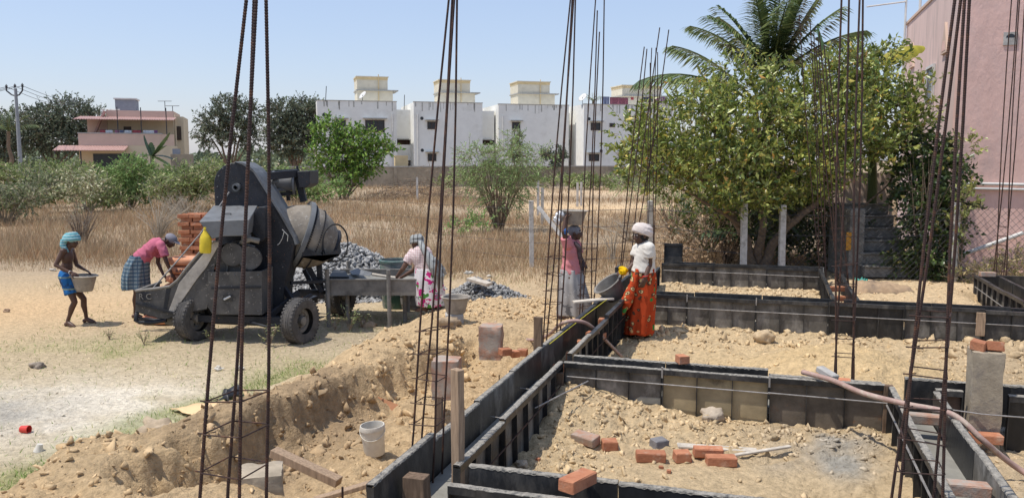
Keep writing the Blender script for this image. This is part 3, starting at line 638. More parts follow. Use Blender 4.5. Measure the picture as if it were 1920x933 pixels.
# ------------------------------------------------------------------ timber lying about
def plank(label, p0, p1, w_, h_, m, lift=.0):
    return solo('plank', label, 'plank', MB().beam(Vector(p0) + Vector((0, 0, lift)), Vector(p1) + Vector((0, 0, lift)), w_, h_), M[m], bev=.004)
plank('thick squared timber lying on the spoil heap near the concrete block', PZ(512, 846, .58), PZ(636, 903, .42), .085, .06, 'wood')
plank('brown timber plank leaning against the front left form', PZ(585, 938, .4), PZ(722, 898, .6), .09, .03, 'wood')
plank('bleached broad plank behind the bricks in the near room', seat(1270, 836) + Vector((0, 0, .012)), seat(1420, 848) + Vector((0, 0, .02)), .09, .02, 'wood_pale')
plank('thin bleached plank with its end towards the right', seat(1360, 858) + Vector((0, 0, .015)), seat(1482, 843) + Vector((0, 0, .035)), .035, .018, 'wood_pale')
plank('pale plank lying across the long beam below the tilted basin', PZ(1075, 566, .8), PZ(1150, 559, .84), .13, .025, 'wood_pale')
plank('small timber offcut half buried by the long form', PZ(1032, 803, .42), PZ(1052, 822, .4), .05, .02, 'wood')
plank('flat stone slab lying on the spoil heap by the yellow sheet', PZ(235, 868, .25), PZ(300, 855, .3), .28, .04, 'concrete')
# boulder and rocks
def rock(label, p, s, col, seed, m='clod', flat=.7):
    r = np.random.RandomState(seed); V0, F0 = ico_np(3); d = V0 / np.linalg.norm(V0, axis=1)[:, None]
    k = 1 + .75 * fbm(d[:, 0] * 1.6 + seed * 3.3, d[:, 1] * 1.6 + d[:, 2] * 1.3, 1.3, 5, .6); P = V0 * k[:, None] * np.array([s, s * .8, s * flat]); P[:, 2] += s * flat * .35
    o = np_mesh('rock', P, F0, M[m], colors=np.repeat(np.array([col]), len(P), 0)); o.location = p; return tag(o, label, 'rock')
rock('large whitish boulder of earth in front of the far cross form', seat(1700, 628, .4), .22, (.47, .4, .32), 3)
rock('single brown stone lying alone on the grassy yard', seat(72, 688, 0), .09, (.3, .25, .2), 4)
rock('brown stone on the spoil heap below the flowered woman', seat(905 - 64, 612, .4), .15, (.4, .3, .2), 5)
rock('chunk of pale earth beside the mound in the middle room', seat(1432, 636, .5), .13, (.5, .38, .24), 6)
rock('split pale boulder among the lumps at the left spoil heap', seat(290, 815, .25), .16, (.42, .33, .23), 7)
rock('brown lump standing at the shadow edge of the near room', seat(978, 872, .38), .05, (.45, .36, .26), 8)
rock('pale lump under the middle cross form', seat(1335, 785, .42), .1, (.46, .38, .29), 9)
rock('pair of brown stones near the tray leg', seat(690, 612, .1), .12, (.36, .28, .2), 10)

# ------------------------------------------------------------------ rebar column cages
def ribbed(pts, r, pitch=.012):
    P = [Vector(p) for p in pts]; out = []; rr = []
    L = sum((P[i + 1] - P[i]).length for i in range(len(P) - 1)); n = int(L / pitch) * 2
    cum = [0]
    for i in range(len(P) - 1): cum.append(cum[-1] + (P[i + 1] - P[i]).length)
    j = 0
    for k in range(n + 1):
        s = L * k / n
        while j < len(P) - 2 and s > cum[j + 1]: j += 1
        t = (s - cum[j]) / (cum[j + 1] - cum[j]); out.append(P[j].lerp(P[j + 1], t)); rr.append(r * (1.13 if k % 2 else .93))
    return out, rr
def cage(label, cx, cy, Y, zb, st, tops, R=.008, half=.085, ribs=False, sr=.0035, zst=None, hu=None, vanish=True, topY=None):
    c = PD(cx, cy, Y); base = Vector((c.x, c.y, zb)); hu = hu or half
    t = thing('rebar_cage', label, 'rebar cage', base, 0, 'rebar column cages tied from rusty bars')
    offs = [-V_ * half - U * hu, -V_ * half + U * hu, V_ * half - U * hu, V_ * half + U * hu]
    z0 = c.z; bars = []
    for k in range(4):
        p0 = Vector((c.x, c.y, z0)) + offs[k]
        tY = (topY or Y) + offs[k].y * .35; p1 = PD(tops[k][0], tops[k][1], tY)
        d = (p1 - p0)
        pts = [p0 + d * ((zb - z0) / d.z)]
        for q in (0, .25, .5, .75, 1):
            bow = Vector((1, 0, 0)) * (.014 * d.z * math.sin(math.pi * q) * (1 if k % 2 else -1) * .5); pts.append(p0 + d * q + bow)
        if zb >= z0: pts = pts[1:]
        bars.append(pts)
        if ribs: q, rr = ribbed(pts, R); part('bar', MB().tube(q, rr, 7), M['rebar'], t)
        else: part('bar', MB().tube(pts, R, 6), M['rebar'], t, smooth=60)
    def at(k, z):
        P = bars[k]
        for i in range(len(P) - 1):
            if P[i].z <= z <= P[i + 1].z: return P[i].lerp(P[i + 1], (z - P[i].z) / (P[i + 1].z - P[i].z))
        return P[0] + (P[1] - P[0]) * ((z - P[0].z) / (P[1].z - P[0].z))
    for i, z in enumerate(st):
        tl = RNG.uniform(-.012, .012); cc = sum((at(k, z) for k in range(4)), Vector()) / 4
        cor = []
        for k in (0, 1, 3, 2):
            q = at(k, z + (tl if k in (0, 1) else -tl)); dd = (q - cc); dd.z = 0; cor.append(q + dd.normalized() * (R + sr))
        ring = []
        for a in range(4):
            A, Bq = cor[a], cor[(a + 1) % 4]; ring += [A.lerp(Bq, .06), A.lerp(Bq, .94)]
        ring.append(ring[0]); e = (cor[2] - cor[0]).normalized(); ring = [ring[0] + e * .05] + ring + [ring[0] - V_ * .03]
        part('stirrup', MB().tube(ring, sr, 5), M['rebar'], t)
    return t
def zat(py, Y): return CAMH - (py - 300) * Y / 1556
def zs(ys, Y): return [zat(y, Y) for y in ys]
cage('nearest tall rebar cage at left, its ribbed bars crossing the concrete mixer', 438, 930, 3.5, .4, zs([752, 818, 895], 3.5), [(462, 0), (477, -10), (481, -10), (499, 0)], .0075, .1, True, .0035)
cage('tall rebar cage over the soil pit, in front of the flowered woman', 804, 800, 5.3, .3, zs([620, 665, 715, 762, 803], 5.3), [(842, -5), (848, -5), (852, -5), (857, -5)], .0075, .075, False, .0035)
cage('tall rebar cage in front of the woman in the pink shirt', 1034, 640, 8.9, .5, zs([482, 515, 545, 571, 598, 625, 652, 675], 8.9), [(1070, -5), (1073, -5), (1076, -5), (1079, -5)], .009, .075, False, .004)
cage('tall rebar cage directly right of the woman in the pink shirt', 1100, 590, 11.2, .45, zs([466, 487, 510, 534, 556, 579, 600], 11.2), [(1117, -5), (1120, 20), (1124, 60), (1133, -5)], .009, .08, False, .004)
cage('rebar cage with fanned out bar tips left of the orange skirt', 1174, 500, 14.6, .5, zs([418, 436, 454, 472, 490, 508], 14.6), [(1208, 88), (1213, 92), (1237, 52), (1254, 56)], .01, .085, False, .004)
cage('slim rebar cage directly behind the white turban', 1220, 440, 15.6, .4, zs([396, 425], 15.6), [(1222, 90), (1219, 118), (1230, 90), (1233, 98)], .009, .06, False, .004)
cage('tall straight rebar cage standing in the middle cross beam', 1583, 690, 7.2, .55, zs([497, 535, 568, 602, 637, 672], 7.2), [(1578, -5), (1592, -5), (1612, -5), (1618, -5)], .0085, .072, False, .004)
cage('slender rebar cage by the fence, thin bars bent to the left', 1542, 500, 14.0, .5, zs([390, 408, 424, 440, 458, 474, 490], 14.0), [(1499, 28), (1519, 40), (1526, 60), (1534, 70)], .008, .05, False, .0035)
cage('rebar cage with bars leaning left by the orange patched step', 1578, 500, 13.2, .55, zs([428, 450, 470, 490, 512], 13.2), [(1530, 90), (1536, 60), (1545, 85), (1553, 110)], .009, .075, False, .004)
cage('nearest right-hand rebar cage of ribbed bars in front of the pink house', 1722, 900, 4.25, .5, zs([592, 650, 706, 768, 832, 893], 4.25), [(1791, -5), (1802, -5), (1809, -5), (1818, -5)], .0078, .1, True, .0038)
cage('slim rebar cage at the far right corner before the pink wall', 1876, 500, 13.6, .6, zs([425, 443, 460, 478, 495, 510], 13.6), [(1897, -5), (1909, -5), (1912, -5), (1922, -5)], .009, .075, False, .004)
# ------------------------------------------------------------------ background buildings
M['white_wall'] = mat('aged_white_paint', (.8, .79, .74), .9, var=.05, scale=1.2, spot=(.62, .6, .54), sscale=.5, slo=.56, shi=.8, spec=.1)
M['cream_wall'] = mat('cream_paint', (.66, .6, .47), .9, var=.08, scale=1.5, spot=(.5, .42, .3), sscale=.9, slo=.58, shi=.8, spec=.1)
M['cream_band'] = mat('ochre_cream_paint', (.66, .52, .3), .9, var=.12, scale=2, spec=.1)
M['grime'] = mat('rain_stain', (.44, .43, .395), .95, var=.3, scale=6, spec=.05)
M['dark_glass'] = mat('dark_window_glass', (.02, .022, .026), .25, var=.3, scale=3, spec=.5)
M['frame_brown'] = mat('brown_window_frame', (.08, .06, .05), .6, var=.2, spec=.3)
M['chajja'] = mat('grey_sunshade_concrete', (.4, .39, .36), .9, var=.2, scale=5, spec=.1)
M['pvc'] = mat('white_pvc_pipe', (.62, .61, .58), .5, var=.12, scale=4, spec=.3)
M['brown_door'] = mat('brown_rusty_grille', (.13, .08, .06), .8, var=.3, spec=.2)
M['compound'] = mat('weathered_compound_plaster', (.34, .29, .22), .95, var=.2, scale=1.3, spot=(.17, .155, .13), sscale=.7, slo=.5, shi=.72, bump=.2, bscale=4, spec=.05)
M['pink_wall'] = mat('pink_lime_wash', (.72, .485, .42), .92, var=.1, scale=1.6, spot=(.53, .4, .365), sscale=1.1, slo=.5, shi=.78, stretch=(1.0, 1.0, .55), bump=.7, bscale=7, dist=.03, spec=.08)
M['pale_pink'] = mat('stained_pale_pink_wash', (.66, .5, .45), .92, var=.1, scale=1.6, spot=(.4, .33, .3), sscale=1.6, slo=.52, shi=.72, stretch=(1.6, 1.6, .35), bump=.4, bscale=7, spec=.08)
M['house_pink'] = mat('salmon_house_paint', (.6, .45, .36), .9, var=.07, scale=1, spec=.1)
M['house_cream'] = mat('cream_house_paint', (.62, .53, .38), .9, var=.07, scale=1, spec=.1)
M['tin'] = mat('painted_tin_sheet', (.45, .28, .24), .6, var=.2, scale=6, spec=.3)
M['tank'] = mat('grey_water_tank', (.23, .25, .29), .6, var=.1, spec=.3)
M['dark_metal'] = mat('dark_grey_metal', (.06, .06, .065), .6, var=.3, metal=.2, spec=.3)
M['pole_conc'] = mat('grey_pole_concrete', (.3, .31, .32), .9, var=.15, spec=.1)
def col_mat(name, c, rough=.85, var=.18, scale=8): return mat(name, c, rough, var=var, scale=scale, spec=.12)
ff = Vector((.962, .27, 0)).normalized(); fd = Vector((-ff.y, ff.x, 0))
def hit(px, P0, d):   # where the sight line at px crosses a wall line in plan
    k = (px - 960) / (F * CP + 166.5 * SP); t = (k * P0.y - P0.x) / (d.x - k * d.y); return P0 + d * t
def zat2(py, Y): return CAMH - (py - 300) * Y / 1556
def obox(mb, p, a, la, b, lb, z0, z1):
    mb.prism([Vector((p.x, p.y, z0)), Vector((p.x, p.y, z0)) + a * la, Vector((p.x, p.y, z0)) + a * la + b * lb, Vector((p.x, p.y, z0)) + b * lb], (0, 0, z1 - z0)); return mb
def far_window(bt, p, wd, z0, z1, shade=True, nf=2):
    """window in a front wall: recessed dark pane, frame bars, concrete sunshade"""
    f = MB(); n = -fd
    q = p + n * .03
    for (a, b, c, d) in ((0, wd, z0, z0 + .07), (0, wd, z1 - .07, z1), (0, .07, z0, z1), (wd - .07, wd, z0, z1)): obox(f, q + ff * a - fd * .05, ff, b - a, fd, .09, c, d)
    for k in range(1, nf): obox(f, q + ff * (wd * k / nf - .03) - fd * .045, ff, .06, fd, .085, z0 + .07, z1 - .07)
    wn = part('window', f, M['frame_brown'], bt); g = MB(); obox(g, p + ff * .05 - fd * .012, ff, wd - .1, fd, .03, z0 + .05, z1 - .05); part('pane', g, M['dark_glass'], wn)
    if shade: s = MB(); obox(s, p - ff * .25 - fd * .5, ff, wd + .5, fd, .55, z1 + .12, z1 + .22); part('sunshade', s, M['chajja'], bt)
def block(label, pl, pr, ytop, ROOF, grp, tower, wins, pipe_px, vents, depth=9.5):
    Y = (ROOF - CAMH) * 1556 / (300 - ytop); P0 = PD(pl, 300, Y); P0.z = 0; P1 = hit(pr, P0, ff); L = (P1 - P0).length
    t = thing('apartment_block', label, 'apartment block', (P0.x, P0.y, 0), 0, grp)
    b = MB(); obox(b, P0, ff, L, fd, depth, -.5, ROOF - .85); part('wall', b, M['white_wall'], t)
    pb = MB()
    for (o_, a, la, bb, lb) in ((P0, ff, L, fd, .2), (P0 + fd * (depth - .2), ff, L, fd, .2), (P0 + fd * .2, ff, .2, fd, depth - .4), (P0 + ff * (L - .2) + fd * .2, ff, .2, fd, depth - .4)): obox(pb, o_ - Vector((0, 0, 0)), a, la, bb, lb, ROOF - .848, ROOF)
    part('parapet', pb, M['white_wall'], t)
    cp = MB(); obox(cp, P0 - ff * .05 - fd * .05, ff, L + .1, fd, .3, ROOF + .002, ROOF + .07); part('coping', cp, M['chajja'], t)
    st = MB(); r = random.Random(pl)
    for k in range(14):
        a = r.uniform(.2, L - .4); wd = r.uniform(.04, .16); h = r.uniform(.2, 1.0); st.box(P0 + ff * a - fd * .006 + Vector((0, 0, ROOF - h / 2 - .02)), (wd, .008, h), math.atan2(ff.y, ff.x))
    part('rain_streaks', st, M['grime'], t)['kind'] = 'stuff'
    for (x0, x1, y0, y1, sh) in wins:
        A = hit(x0, P0, ff); Bq = hit(x1, P0, ff); far_window(t, A, (Bq - A).length, zat2(y1, A.y), zat2(y0, A.y), sh, 3 if x1 - x0 > 25 else 2)
    for px in pipe_px:
        A = hit(px, P0, ff) - fd * .1; part('drain_pipe', MB().tube([A + Vector((0, 0, 0)), A + Vector((0, 0, ROOF - 1.3))], .075, 8), M['pvc'], t, smooth=60)
    for (px, py) in vents:
        A = hit(px, P0, ff); A.z = zat2(py, A.y); part('vent_hole', MB().lathe([(0, -.03), (.17, -.03), (.2, .02), (.2, .05)], A, fd, 12), M['dark_glass'], t)
    # stair head room and tank on the roof
    x0, x1, y0, ymid, x2, yb = tower
    TB = P0 + fd * 4.5; A = hit(x0, TB, ff); Bq = hit(x1, TB, ff); C2 = hit(x2, TB, ff); zt_ = zat2(y0, A.y); zm = zat2(ymid, A.y); lw = (Bq - A).length
    b = MB(); obox(b, A, ff, lw, fd, 3.4, zm + .12, zt_ - .35); part('roof_tank', b, M['cream_wall'], t)
    b = MB(); obox(b, A - ff * .03 - fd * .03, ff, lw + .06, fd, 3.46, zt_ - .348, zt_ - .06); part('tank_band', b, M['cream_band'], t)
    b = MB(); obox(b, A - ff * .12 - fd * .12, ff, lw + .24, fd, 3.64, zt_ - .058, zt_ + .04); part('tank_lid', b, M['cream_wall'], t)
    b = MB(); obox(b, A + ff * .02 + fd * .02, ff, lw * 1.16, fd, 3.3, ROOF - .86, zm - .002); part('stair_room', b, M['cream_wall'], t)
    b = MB(); obox(b, A - ff * .1 - fd * .25, ff, (C2 - A).length, fd, 3.8, zm, zm + .118); part('canopy_slab', b, M['chajja'], t)
    part('overflow_pipe', MB().tube([A + ff * lw * .7 - fd * .07 + Vector((0, 0, ROOF)), A + ff * lw * .7 - fd * .07 + Vector((0, 0, zt_ + .25))], .06, 6), M['cream_band'], t)
    return t, P0, L
def block_gap(t, P0, L, ROOF, gx0, gx1, seed):
    """recessed link right of a block with balconies"""
    A = P0 + ff * (L + .01) + fd * 2.2
    wd = 1.9
    b = MB(); obox(b, A, ff, wd, fd, 6.5, 4.9, ROOF - .7); part('link_wall', b, M['white_wall'], t)
    b = MB(); obox(b, A + fd * .9, ff, wd, fd, 5.5, -.3, 4.88); part('balcony_back', b, M['brown_door'], t)
    for z in (.0, 2.6):
        b = MB(); obox(b, A + ff * .02, ff, wd - .04, fd, .85, z + (.0), z + 1.75 - .2 * (z == 0)); part('balcony_wall', b, M['white_wall'], t)
        b = MB(); obox(b, A - fd * .2, ff, wd - .3, fd, 1.05, z + 2.3, z + 2.42); part('balcony_slab', b, M['chajja'], t)
grp = 'white apartment blocks behind the compound wall'
t1, P1_, L1 = block('white apartment block with the bright green tree before it', 597, 745, 190, 8.9, grp, (672, 729, 146, 172, 750, 190), [(686, 722, 226, 249, True), (633, 650, 226, 240, True)], [737], [(610, 216)]); block_gap(t1, P1_, L1, 8.9, 745, 762, 1)
t2, P2_, L2 = block('white apartment block behind the tall cage over the pit', 777, 905, 193, 8.9, grp, (825, 882, 152, 176, 902, 193), [(802, 818, 229, 243, True), (802, 818, 288, 302, True)], [784], [(792, 223), (792, 282)]); block_gap(t2, P2_, L2, 8.9, 905, 920, 2)
t3, P3_, L3 = block('white apartment block behind the feathery thorn bush', 935, 1066, 197, 8.9, grp, (971, 1030, 155, 178, 1048, 197), [(960, 975, 230, 244, True), (960, 975, 290, 303, True)], [943], []); block_gap(t3, P3_, L3, 8.9, 1066, 1085, 3)
t4, P4_, L4 = block('white apartment block with laundry on its roof', 1094, 1262, 197, 8.9, grp, (1165, 1238, 162, 182, 1250, 197), [(1107, 1125, 231, 245, True), (1142, 1152, 232, 239, False), (1104, 1123, 289, 302, True), (1226, 1236, 232, 240, False), (1160, 1175, 288, 300, True)], [], [(1104, 224), (1127, 283)])
A = hit(613, P1_, ff); part('roof_pole', MB().tube([A + Vector((0, 0, 8.8)), A + Vector((.12, 0, 10.4))], .04, 5), M['dark_metal'], t1)
A = hit(766, P1_, ff); part('roof_pole', MB().tube([A + fd * 3 + Vector((0, 0, 7.5)), A + fd * 3 + Vector((.1, 0, 9.9))], .04, 5), M['dark_metal'], t1)
def dish(lbl, A, s, grp=None):
    t = thing('satellite_dish', lbl, 'satellite dish', A); d_ = Vector((-.6, -.5, .6)).normalized()
    part('mast', MB().tube([A, A + Vector((0, 0, s))], .03, 6), M['dark_metal'], t)
    part('reflector', MB().lathe([(.01, -.12 * s), (.3 * s, -.08 * s), (.5 * s, 0), (.5 * s, .02 * s), (.3 * s, -.05 * s), (.01, -.09 * s)], A + Vector((0, 0, s)), d_, 18), M['pvc'], t, smooth=True)
dish('white satellite dish on the roof of the leftmost apartment block', hit(683, P1_, ff) + fd * .6 + Vector((0, 0, 8.6)), 1.0)
dish('white satellite dish on the left corner of the laundry roof', hit(1094, P4_, ff) + fd * .5 + Vector((0, 0, 8.6)), 1.1)
LC = [col_mat('laundry_blue', (.2, .23, .33)), col_mat('laundry_maroon', (.3, .11, .14)), col_mat('laundry_red', (.42, .1, .11)), col_mat('laundry_navy', (.05, .06, .12)), col_mat('laundry_white', (.7, .7, .7)), col_mat('laundry_pink', (.5, .22, .3)), col_mat('laundry_violet', (.25, .13, .25))]
def cloth(lbl, p, d, wd, h, m, group):
    n = 8; P = []
    for j in range(3):
        for i in range(n + 1):
            P.append(Vector(p) + d * (wd * i / n) + Vector((-d.y, d.x, 0)) * (.05 * math.sin(i * 1.9 + wd * 7) * j) - Vector((0, 0, h * j / 2)))
    b = MB().add(P, [(j * (n + 1) + i, j * (n + 1) + i + 1, (j + 1) * (n + 1) + i + 1, (j + 1) * (n + 1) + i) for j in range(2) for i in range(n)])
    o = solo('laundry', lbl, 'laundry', b, m, group); md = o.modifiers.new('thick', 'SOLIDIFY'); md.thickness = .02; return o
Lr = P4_ + fd * .4
for (x0, x1, y0, y1, k, lb) in ((1127, 1141, 183, 197, 0, 'blue cloth at the left end of the rooftop line'), (1142, 1176, 184, 198, 1, 'wide maroon sheet on the rooftop line'), (1181, 1186, 184, 189, 2, 'little red cloth on the rooftop line'), (1203, 1222, 184, 193, 3, 'dark navy cloth near the right end of the rooftop line'), (1226, 1234, 186, 197, 5, 'pink cloth before the rooftop stair room'), (1236, 1248, 184, 196, 6, 'violet cloth at the right end of the rooftop line')):
    A = hit(x0, Lr, ff); Bq = hit(x1, Lr, ff); A.z = zat2(y0, A.y); cloth(lb, A, ff, (Bq - A).xy.length, zat2(y0, A.y) - zat2(y1, A.y), LC[k], 'washing on the roof of the apartment block')
A = hit(1125, Lr, ff); Bq = hit(1250, Lr, ff); solo('clothesline', 'clothesline strung across the apartment roof', 'clothesline', MB().tube([A + Vector((0, 0, 9.75)), Bq + Vector((0, 0, 9.75))], .015, 5).tube([A + Vector((0, 0, 8.3)), A + Vector((0, 0, 9.8))], .03, 5).tube([Bq + Vector((0, 0, 8.3)), Bq + Vector((0, 0, 9.8))], .03, 5), M['dark_metal'])
# compound wall
t = thing('compound_wall', 'long weathered plaster compound wall in front of the apartment blocks', 'wall', PD(560, 350, 80))
W0 = PD(540, 300, 79); W0.z = 0; W1 = hit(1560, W0, ff); Lw = (W1 - W0).length
b = MB(); obox(b, W0, ff, Lw, fd, .23, -.6, 1.95); part('wall', b, M['compound'], t)
b = MB(); obox(b, W0 - fd * .05, ff, Lw, fd, .33, 1.952, 2.06); part('coping', b, M['chajja'], t)
for k in range(15): b = MB(); obox(b, W0 + ff * (Lw * (k + .5) / 15) - fd * .1, ff, .3, fd, .097, -.6, 1.94); part('pilaster', b, M['compound'], t)
b = MB(); obox(b, hit(745, W0, ff) + fd * 1.6, ff, 1.3, fd, .8, 0, 3.1); solo('store_box', 'small tan box hut behind the compound wall between two blocks', 'hut', b, M['cream_band'])
# ------------------------------------------------------------------ pink and cream house far left
hY = 68.0; hf = Vector((.958, .287, 0)).normalized(); hd = Vector((-.287, .958, 0)).normalized()
H0 = PD(149, 300, hY); H0.z = 0
def hp(px, base=None, d=hf): return hit(px, base if base is not None else H0, d)
ht = thing('two_storey_house', 'two storey salmon and cream house with tin awnings and a roof tank', 'house', (H0.x, H0.y, 0))
zp = zat2(251, hY); HL = (hp(305) - H0).length
hside = Vector((.62, .78, 0)).normalized()
b = MB(); obox(b, H0, hf, HL, hd, 6.5, -.3, zp - .95); part('ground_floor_wall', b, M['house_cream'], ht)
Xc = H0 + hf * HL; Xs = hit(328, Xc, hside); sl = (Xs - Xc).length
b = MB(); b.prism([Xc + Vector((0, 0, -.3)), Xs + Vector((0, 0, -.3)), Xs + hd * 4 + Vector((0, 0, -.3)), Xc + hd * 4 + Vector((0, 0, -.3))], (0, 0, zp - .65)); part('side_wall', b, M['house_cream'], ht)
b = MB(); obox(b, H0 - hd * .02, hf, HL, hd, .2, zp - .948, zp); obox(b, H0 + hd * .18, hf, .2, hd, 6, zp - .948, zp); b.prism([Xc + Vector((.003, 0, zp - .948)), Xs + Vector((0, 0, zp - .948)), Xs + hd * .2 + Vector((0, 0, zp - .948)), Xc + hd * .2 + Vector((.003, 0, zp - .948))], (0, 0, .948)); part('terrace_parapet', b, M['house_pink'], ht)
b = MB(); obox(b, H0 - hd * .06 - hf * .05, hf, HL + .1, hd, .3, zp + .002, zp + .09); part('parapet_coping', b, M['chajja'], ht)
Ub = H0 + hd * 3.2; u0 = hp(167, Ub); u1 = hp(328, Ub); zr = zat2(208, u0.y)
b = MB(); obox(b, hp(205, Ub), hf, (u1 - hp(205, Ub)).length, hd, 6, zp - 1.2, zr); part('upper_wall', b, M['house_cream'], ht)
b = MB(); obox(b, hp(205, Ub) - hd * .04 - hf * .04, hf, (u1 - hp(205, Ub)).length + .08, hd, 6.08, zr - .75, zr + .03); part('upper_parapet', b, M['house_pink'], ht)
b = MB(); obox(b, u0, hf, (hp(205, Ub) - u0).length - .02, hd, 4, zp - 1.2, zat2(219, u0.y)); part('stair_wall', b, M['house_pink'], ht)
e0 = hp(328, Ub); e1 = hp(345, Ub); b = MB(); obox(b, e0 + hf * .02 + hd * .6, hf, (e1 - e0).length, hd, 5, -.3, zr - .4); part('right_bay', b, M['house_cream'], ht)
b = MB(); A = hp(218, Ub) - hd * .03; obox(b, A, hf, (hp(262, Ub) - A).length, hd, .05, zp + .2, zp + 1.0)
A = hp(235, Ub); bw = MB(); obox(bw, A - hd * .05, hf, .6, hd, .06, zat2(248, A.y), zat2(238, A.y)); wn = part('window', bw, M['frame_brown'], ht)
def tinroof(px0, px1, base0, y0, out, slope, name, n):
    A = hit(px0, base0 - hd * out, hf); Bq = hit(px1, base0 - hd * out, hf); L = (Bq - A).length; z = zat2(y0, A.y); P = []; k = n * 2
    for j, (o_, zz) in enumerate(((-out, z + slope), (0, z))):
        for i in range(k + 1): P.append(A + hf * (L * i / k) - hd * o_ + Vector((0, 0, zz + (.05 if i % 2 else 0))))
    b = MB().add(P, [(i, i + 1, k + 2 + i, k + 1 + i) for i in range(k)]); o = part(name, b, M['tin'], ht); md = o.modifiers.new('thick', 'SOLIDIFY'); md.thickness = .05; return A, L
tinroof(140, 328, Ub, 224, 3.0, .35, 'upper_awning', 40); A_, L_ = tinroof(99, 234, H0, 282, 2.2, .4, 'lower_awning', 26)
for px in (224, 268, 315): A = hp(px, H0 + hd * .3); part('awning_post', MB().tube([A + Vector((0, 0, zp - .5)), A + Vector((0, 0, zp + 2.2))], .04, 6), M['dark_metal'], ht)
for px in (104, 152): A = hp(px, H0 - hd * 2); part('awning_post', MB().tube([A + Vector((0, 0, -.2)), A + Vector((0, 0, zat2(283, A.y)))], .05, 6), M['dark_metal'], ht)
b = MB(); A = hp(175); obox(b, A - hd * .012, hf, 3.2, hd, .03, 0, zat2(288, A.y)); part('doorway', b, M['dark_glass'], ht)
b = MB(); A = hp(172, Ub); b.beam(hp(180, Ub) - hd * .5 + Vector((0, 0, zp - .2)), hp(203, Ub) - hd * .5 + Vector((0, 0, zp + 2.0)), .6, .15); part('open_stair', b, M['tin'], ht)
TU = Ub + hd * 1.5; A = hp(221, TU); b = MB(); obox(b, A, hf, (hp(259, TU) - A).length, hd, 2, zr, zat2(188, A.y)); tk = part('roof_tank', b, M['tank'], ht)
b = MB(); obox(b, A - hd * .1 - hf * .1, hf, (hp(259, TU) - A).length + .2, hd, 2.2, zat2(188, A.y) + .002, zat2(188, A.y) + .12); part('tank_lid', b, M['pvc'], ht)
for px, h_ in ((313, 1.1), (327, .7)):
    A = hp(px, Ub) + hd * .3 + Vector((0, 0, zr - .2)); part('antenna', MB().tube([A, A + Vector((0, 0, h_))], .03, 5).tube([A + Vector((-.6, 0, h_)), A + Vector((.6, 0, h_))], .025, 5), M['dark_metal'], ht)
A = hp(192, Ub) + hd; rl = MB()
for k in range(4): rl.tube([A + Vector((.0, 0, zr - .9 + .35 * k)), A + hf * 1.4 + Vector((0, 0, zr - .9 + .35 * k))], .03, 5)
for k in range(3): rl.tube([A + hf * .7 * k + Vector((0, 0, zr - 1)), A + hf * .7 * k + Vector((0, 0, zr + .2))], .03, 5)
part('roof_railing', rl, M['pvc'], ht)
part('drain_pipe', MB().tube([hp(330, Ub) - hd * .1 + Vector((.1, 0, 0)), hp(330, Ub) - hd * .1 + Vector((.1, 0, zr - .3))], .06, 6), M['house_cream'], ht)
part('side_window', MB().box(hit(337, Ub + hd * .6, hf) + Vector((0, -.05, zat2(250, 73))), (.5, .06, 1.2)), M['frame_brown'], ht)
lz = zp + .34; Ll = H0 + hd * .6
for (x0, x1, k, lb, hh) in ((190, 200, 2, 'red cloth at the left end of the terrace line', .75), (201, 214, 4, 'first white cloth on the terrace line', .5), (218, 226, 5, 'pink patterned cloth on the terrace line', .4), (227, 234, 0, 'small blue cloth on the terrace line', .4), (236, 249, 4, 'second white cloth on the terrace line', .45), (251, 268, 2, 'red and orange cloth on the terrace line', .45), (271, 291, 4, 'large white sheet at the right end of the terrace line', .8), (292, 298, 6, 'violet cloth beside the large white sheet', .6)):
    A = hit(x0, Ll, hf); Bq = hit(x1, Ll, hf); A.z = lz; cloth(lb, A, hf, (Bq - A).xy.length, hh, LC[k], 'washing on the terrace of the salmon house')
solo('clothesline', 'clothesline along the terrace of the salmon house', 'clothesline', MB().tube([hit(188, Ll, hf) + Vector((0, 0, lz)), hit(299, Ll, hf) + Vector((0, 0, lz))], .015, 5), M['dark_metal'])
A = PD(320, 300, 66); A.z = 0; b = MB(); obox(b, A, hf, 1.6, hd, 1.5, -.2, zat2(289, 66)); solo('outhouse', 'grey shed at the right foot of the salmon house', 'shed', b, M['compound'])
b = MB(); obox(b, Vector((PD(324, 300, 66.3).x, 66.3, 0)), hf, .55, hd, .5, zat2(289, 66) + .01, zat2(279, 66)); solo('air_conditioner', 'outdoor air conditioner unit on the grey shed roof', 'air conditioner', b, M['tank'])
# ------------------------------------------------------------------ utility pole and lines
t = thing('utility_pole', 'grey concrete utility pole with a V shaped crossarm at far left', 'utility pole', Vector((PD(36, 300, 58).x, 58, 0)))
pb_ = Vector((PD(38, 300, 58).x, 58, 0)); pt = PD(29, 166, 58)
part('pole', MB().tube([pb_, pt], [.16, .1], 8), M['pole_conc'], t, smooth=60)
ar = MB(); c_ = PD(29, 180, 58)
ar.tube([c_, PD(22, 178, 58), PD(12, 170, 58), PD(12, 164, 58)], .05, 6); ar.tube([c_, PD(36, 178, 58), PD(42, 170, 58), PD(42, 163, 58)], .05, 6); part('crossarm', ar, M['dark_metal'], t)
ends = [PD(12, 163, 58), PD(28, 162, 58), PD(42, 161, 58)]
for e in ends: part('insulator', MB().lathe([(.02, -.1), (.09, -.08), (.05, 0), (.1, .04), (.05, .12), (0, .2)], e, (0, 0, 1), 8), M['dark_metal'], t)
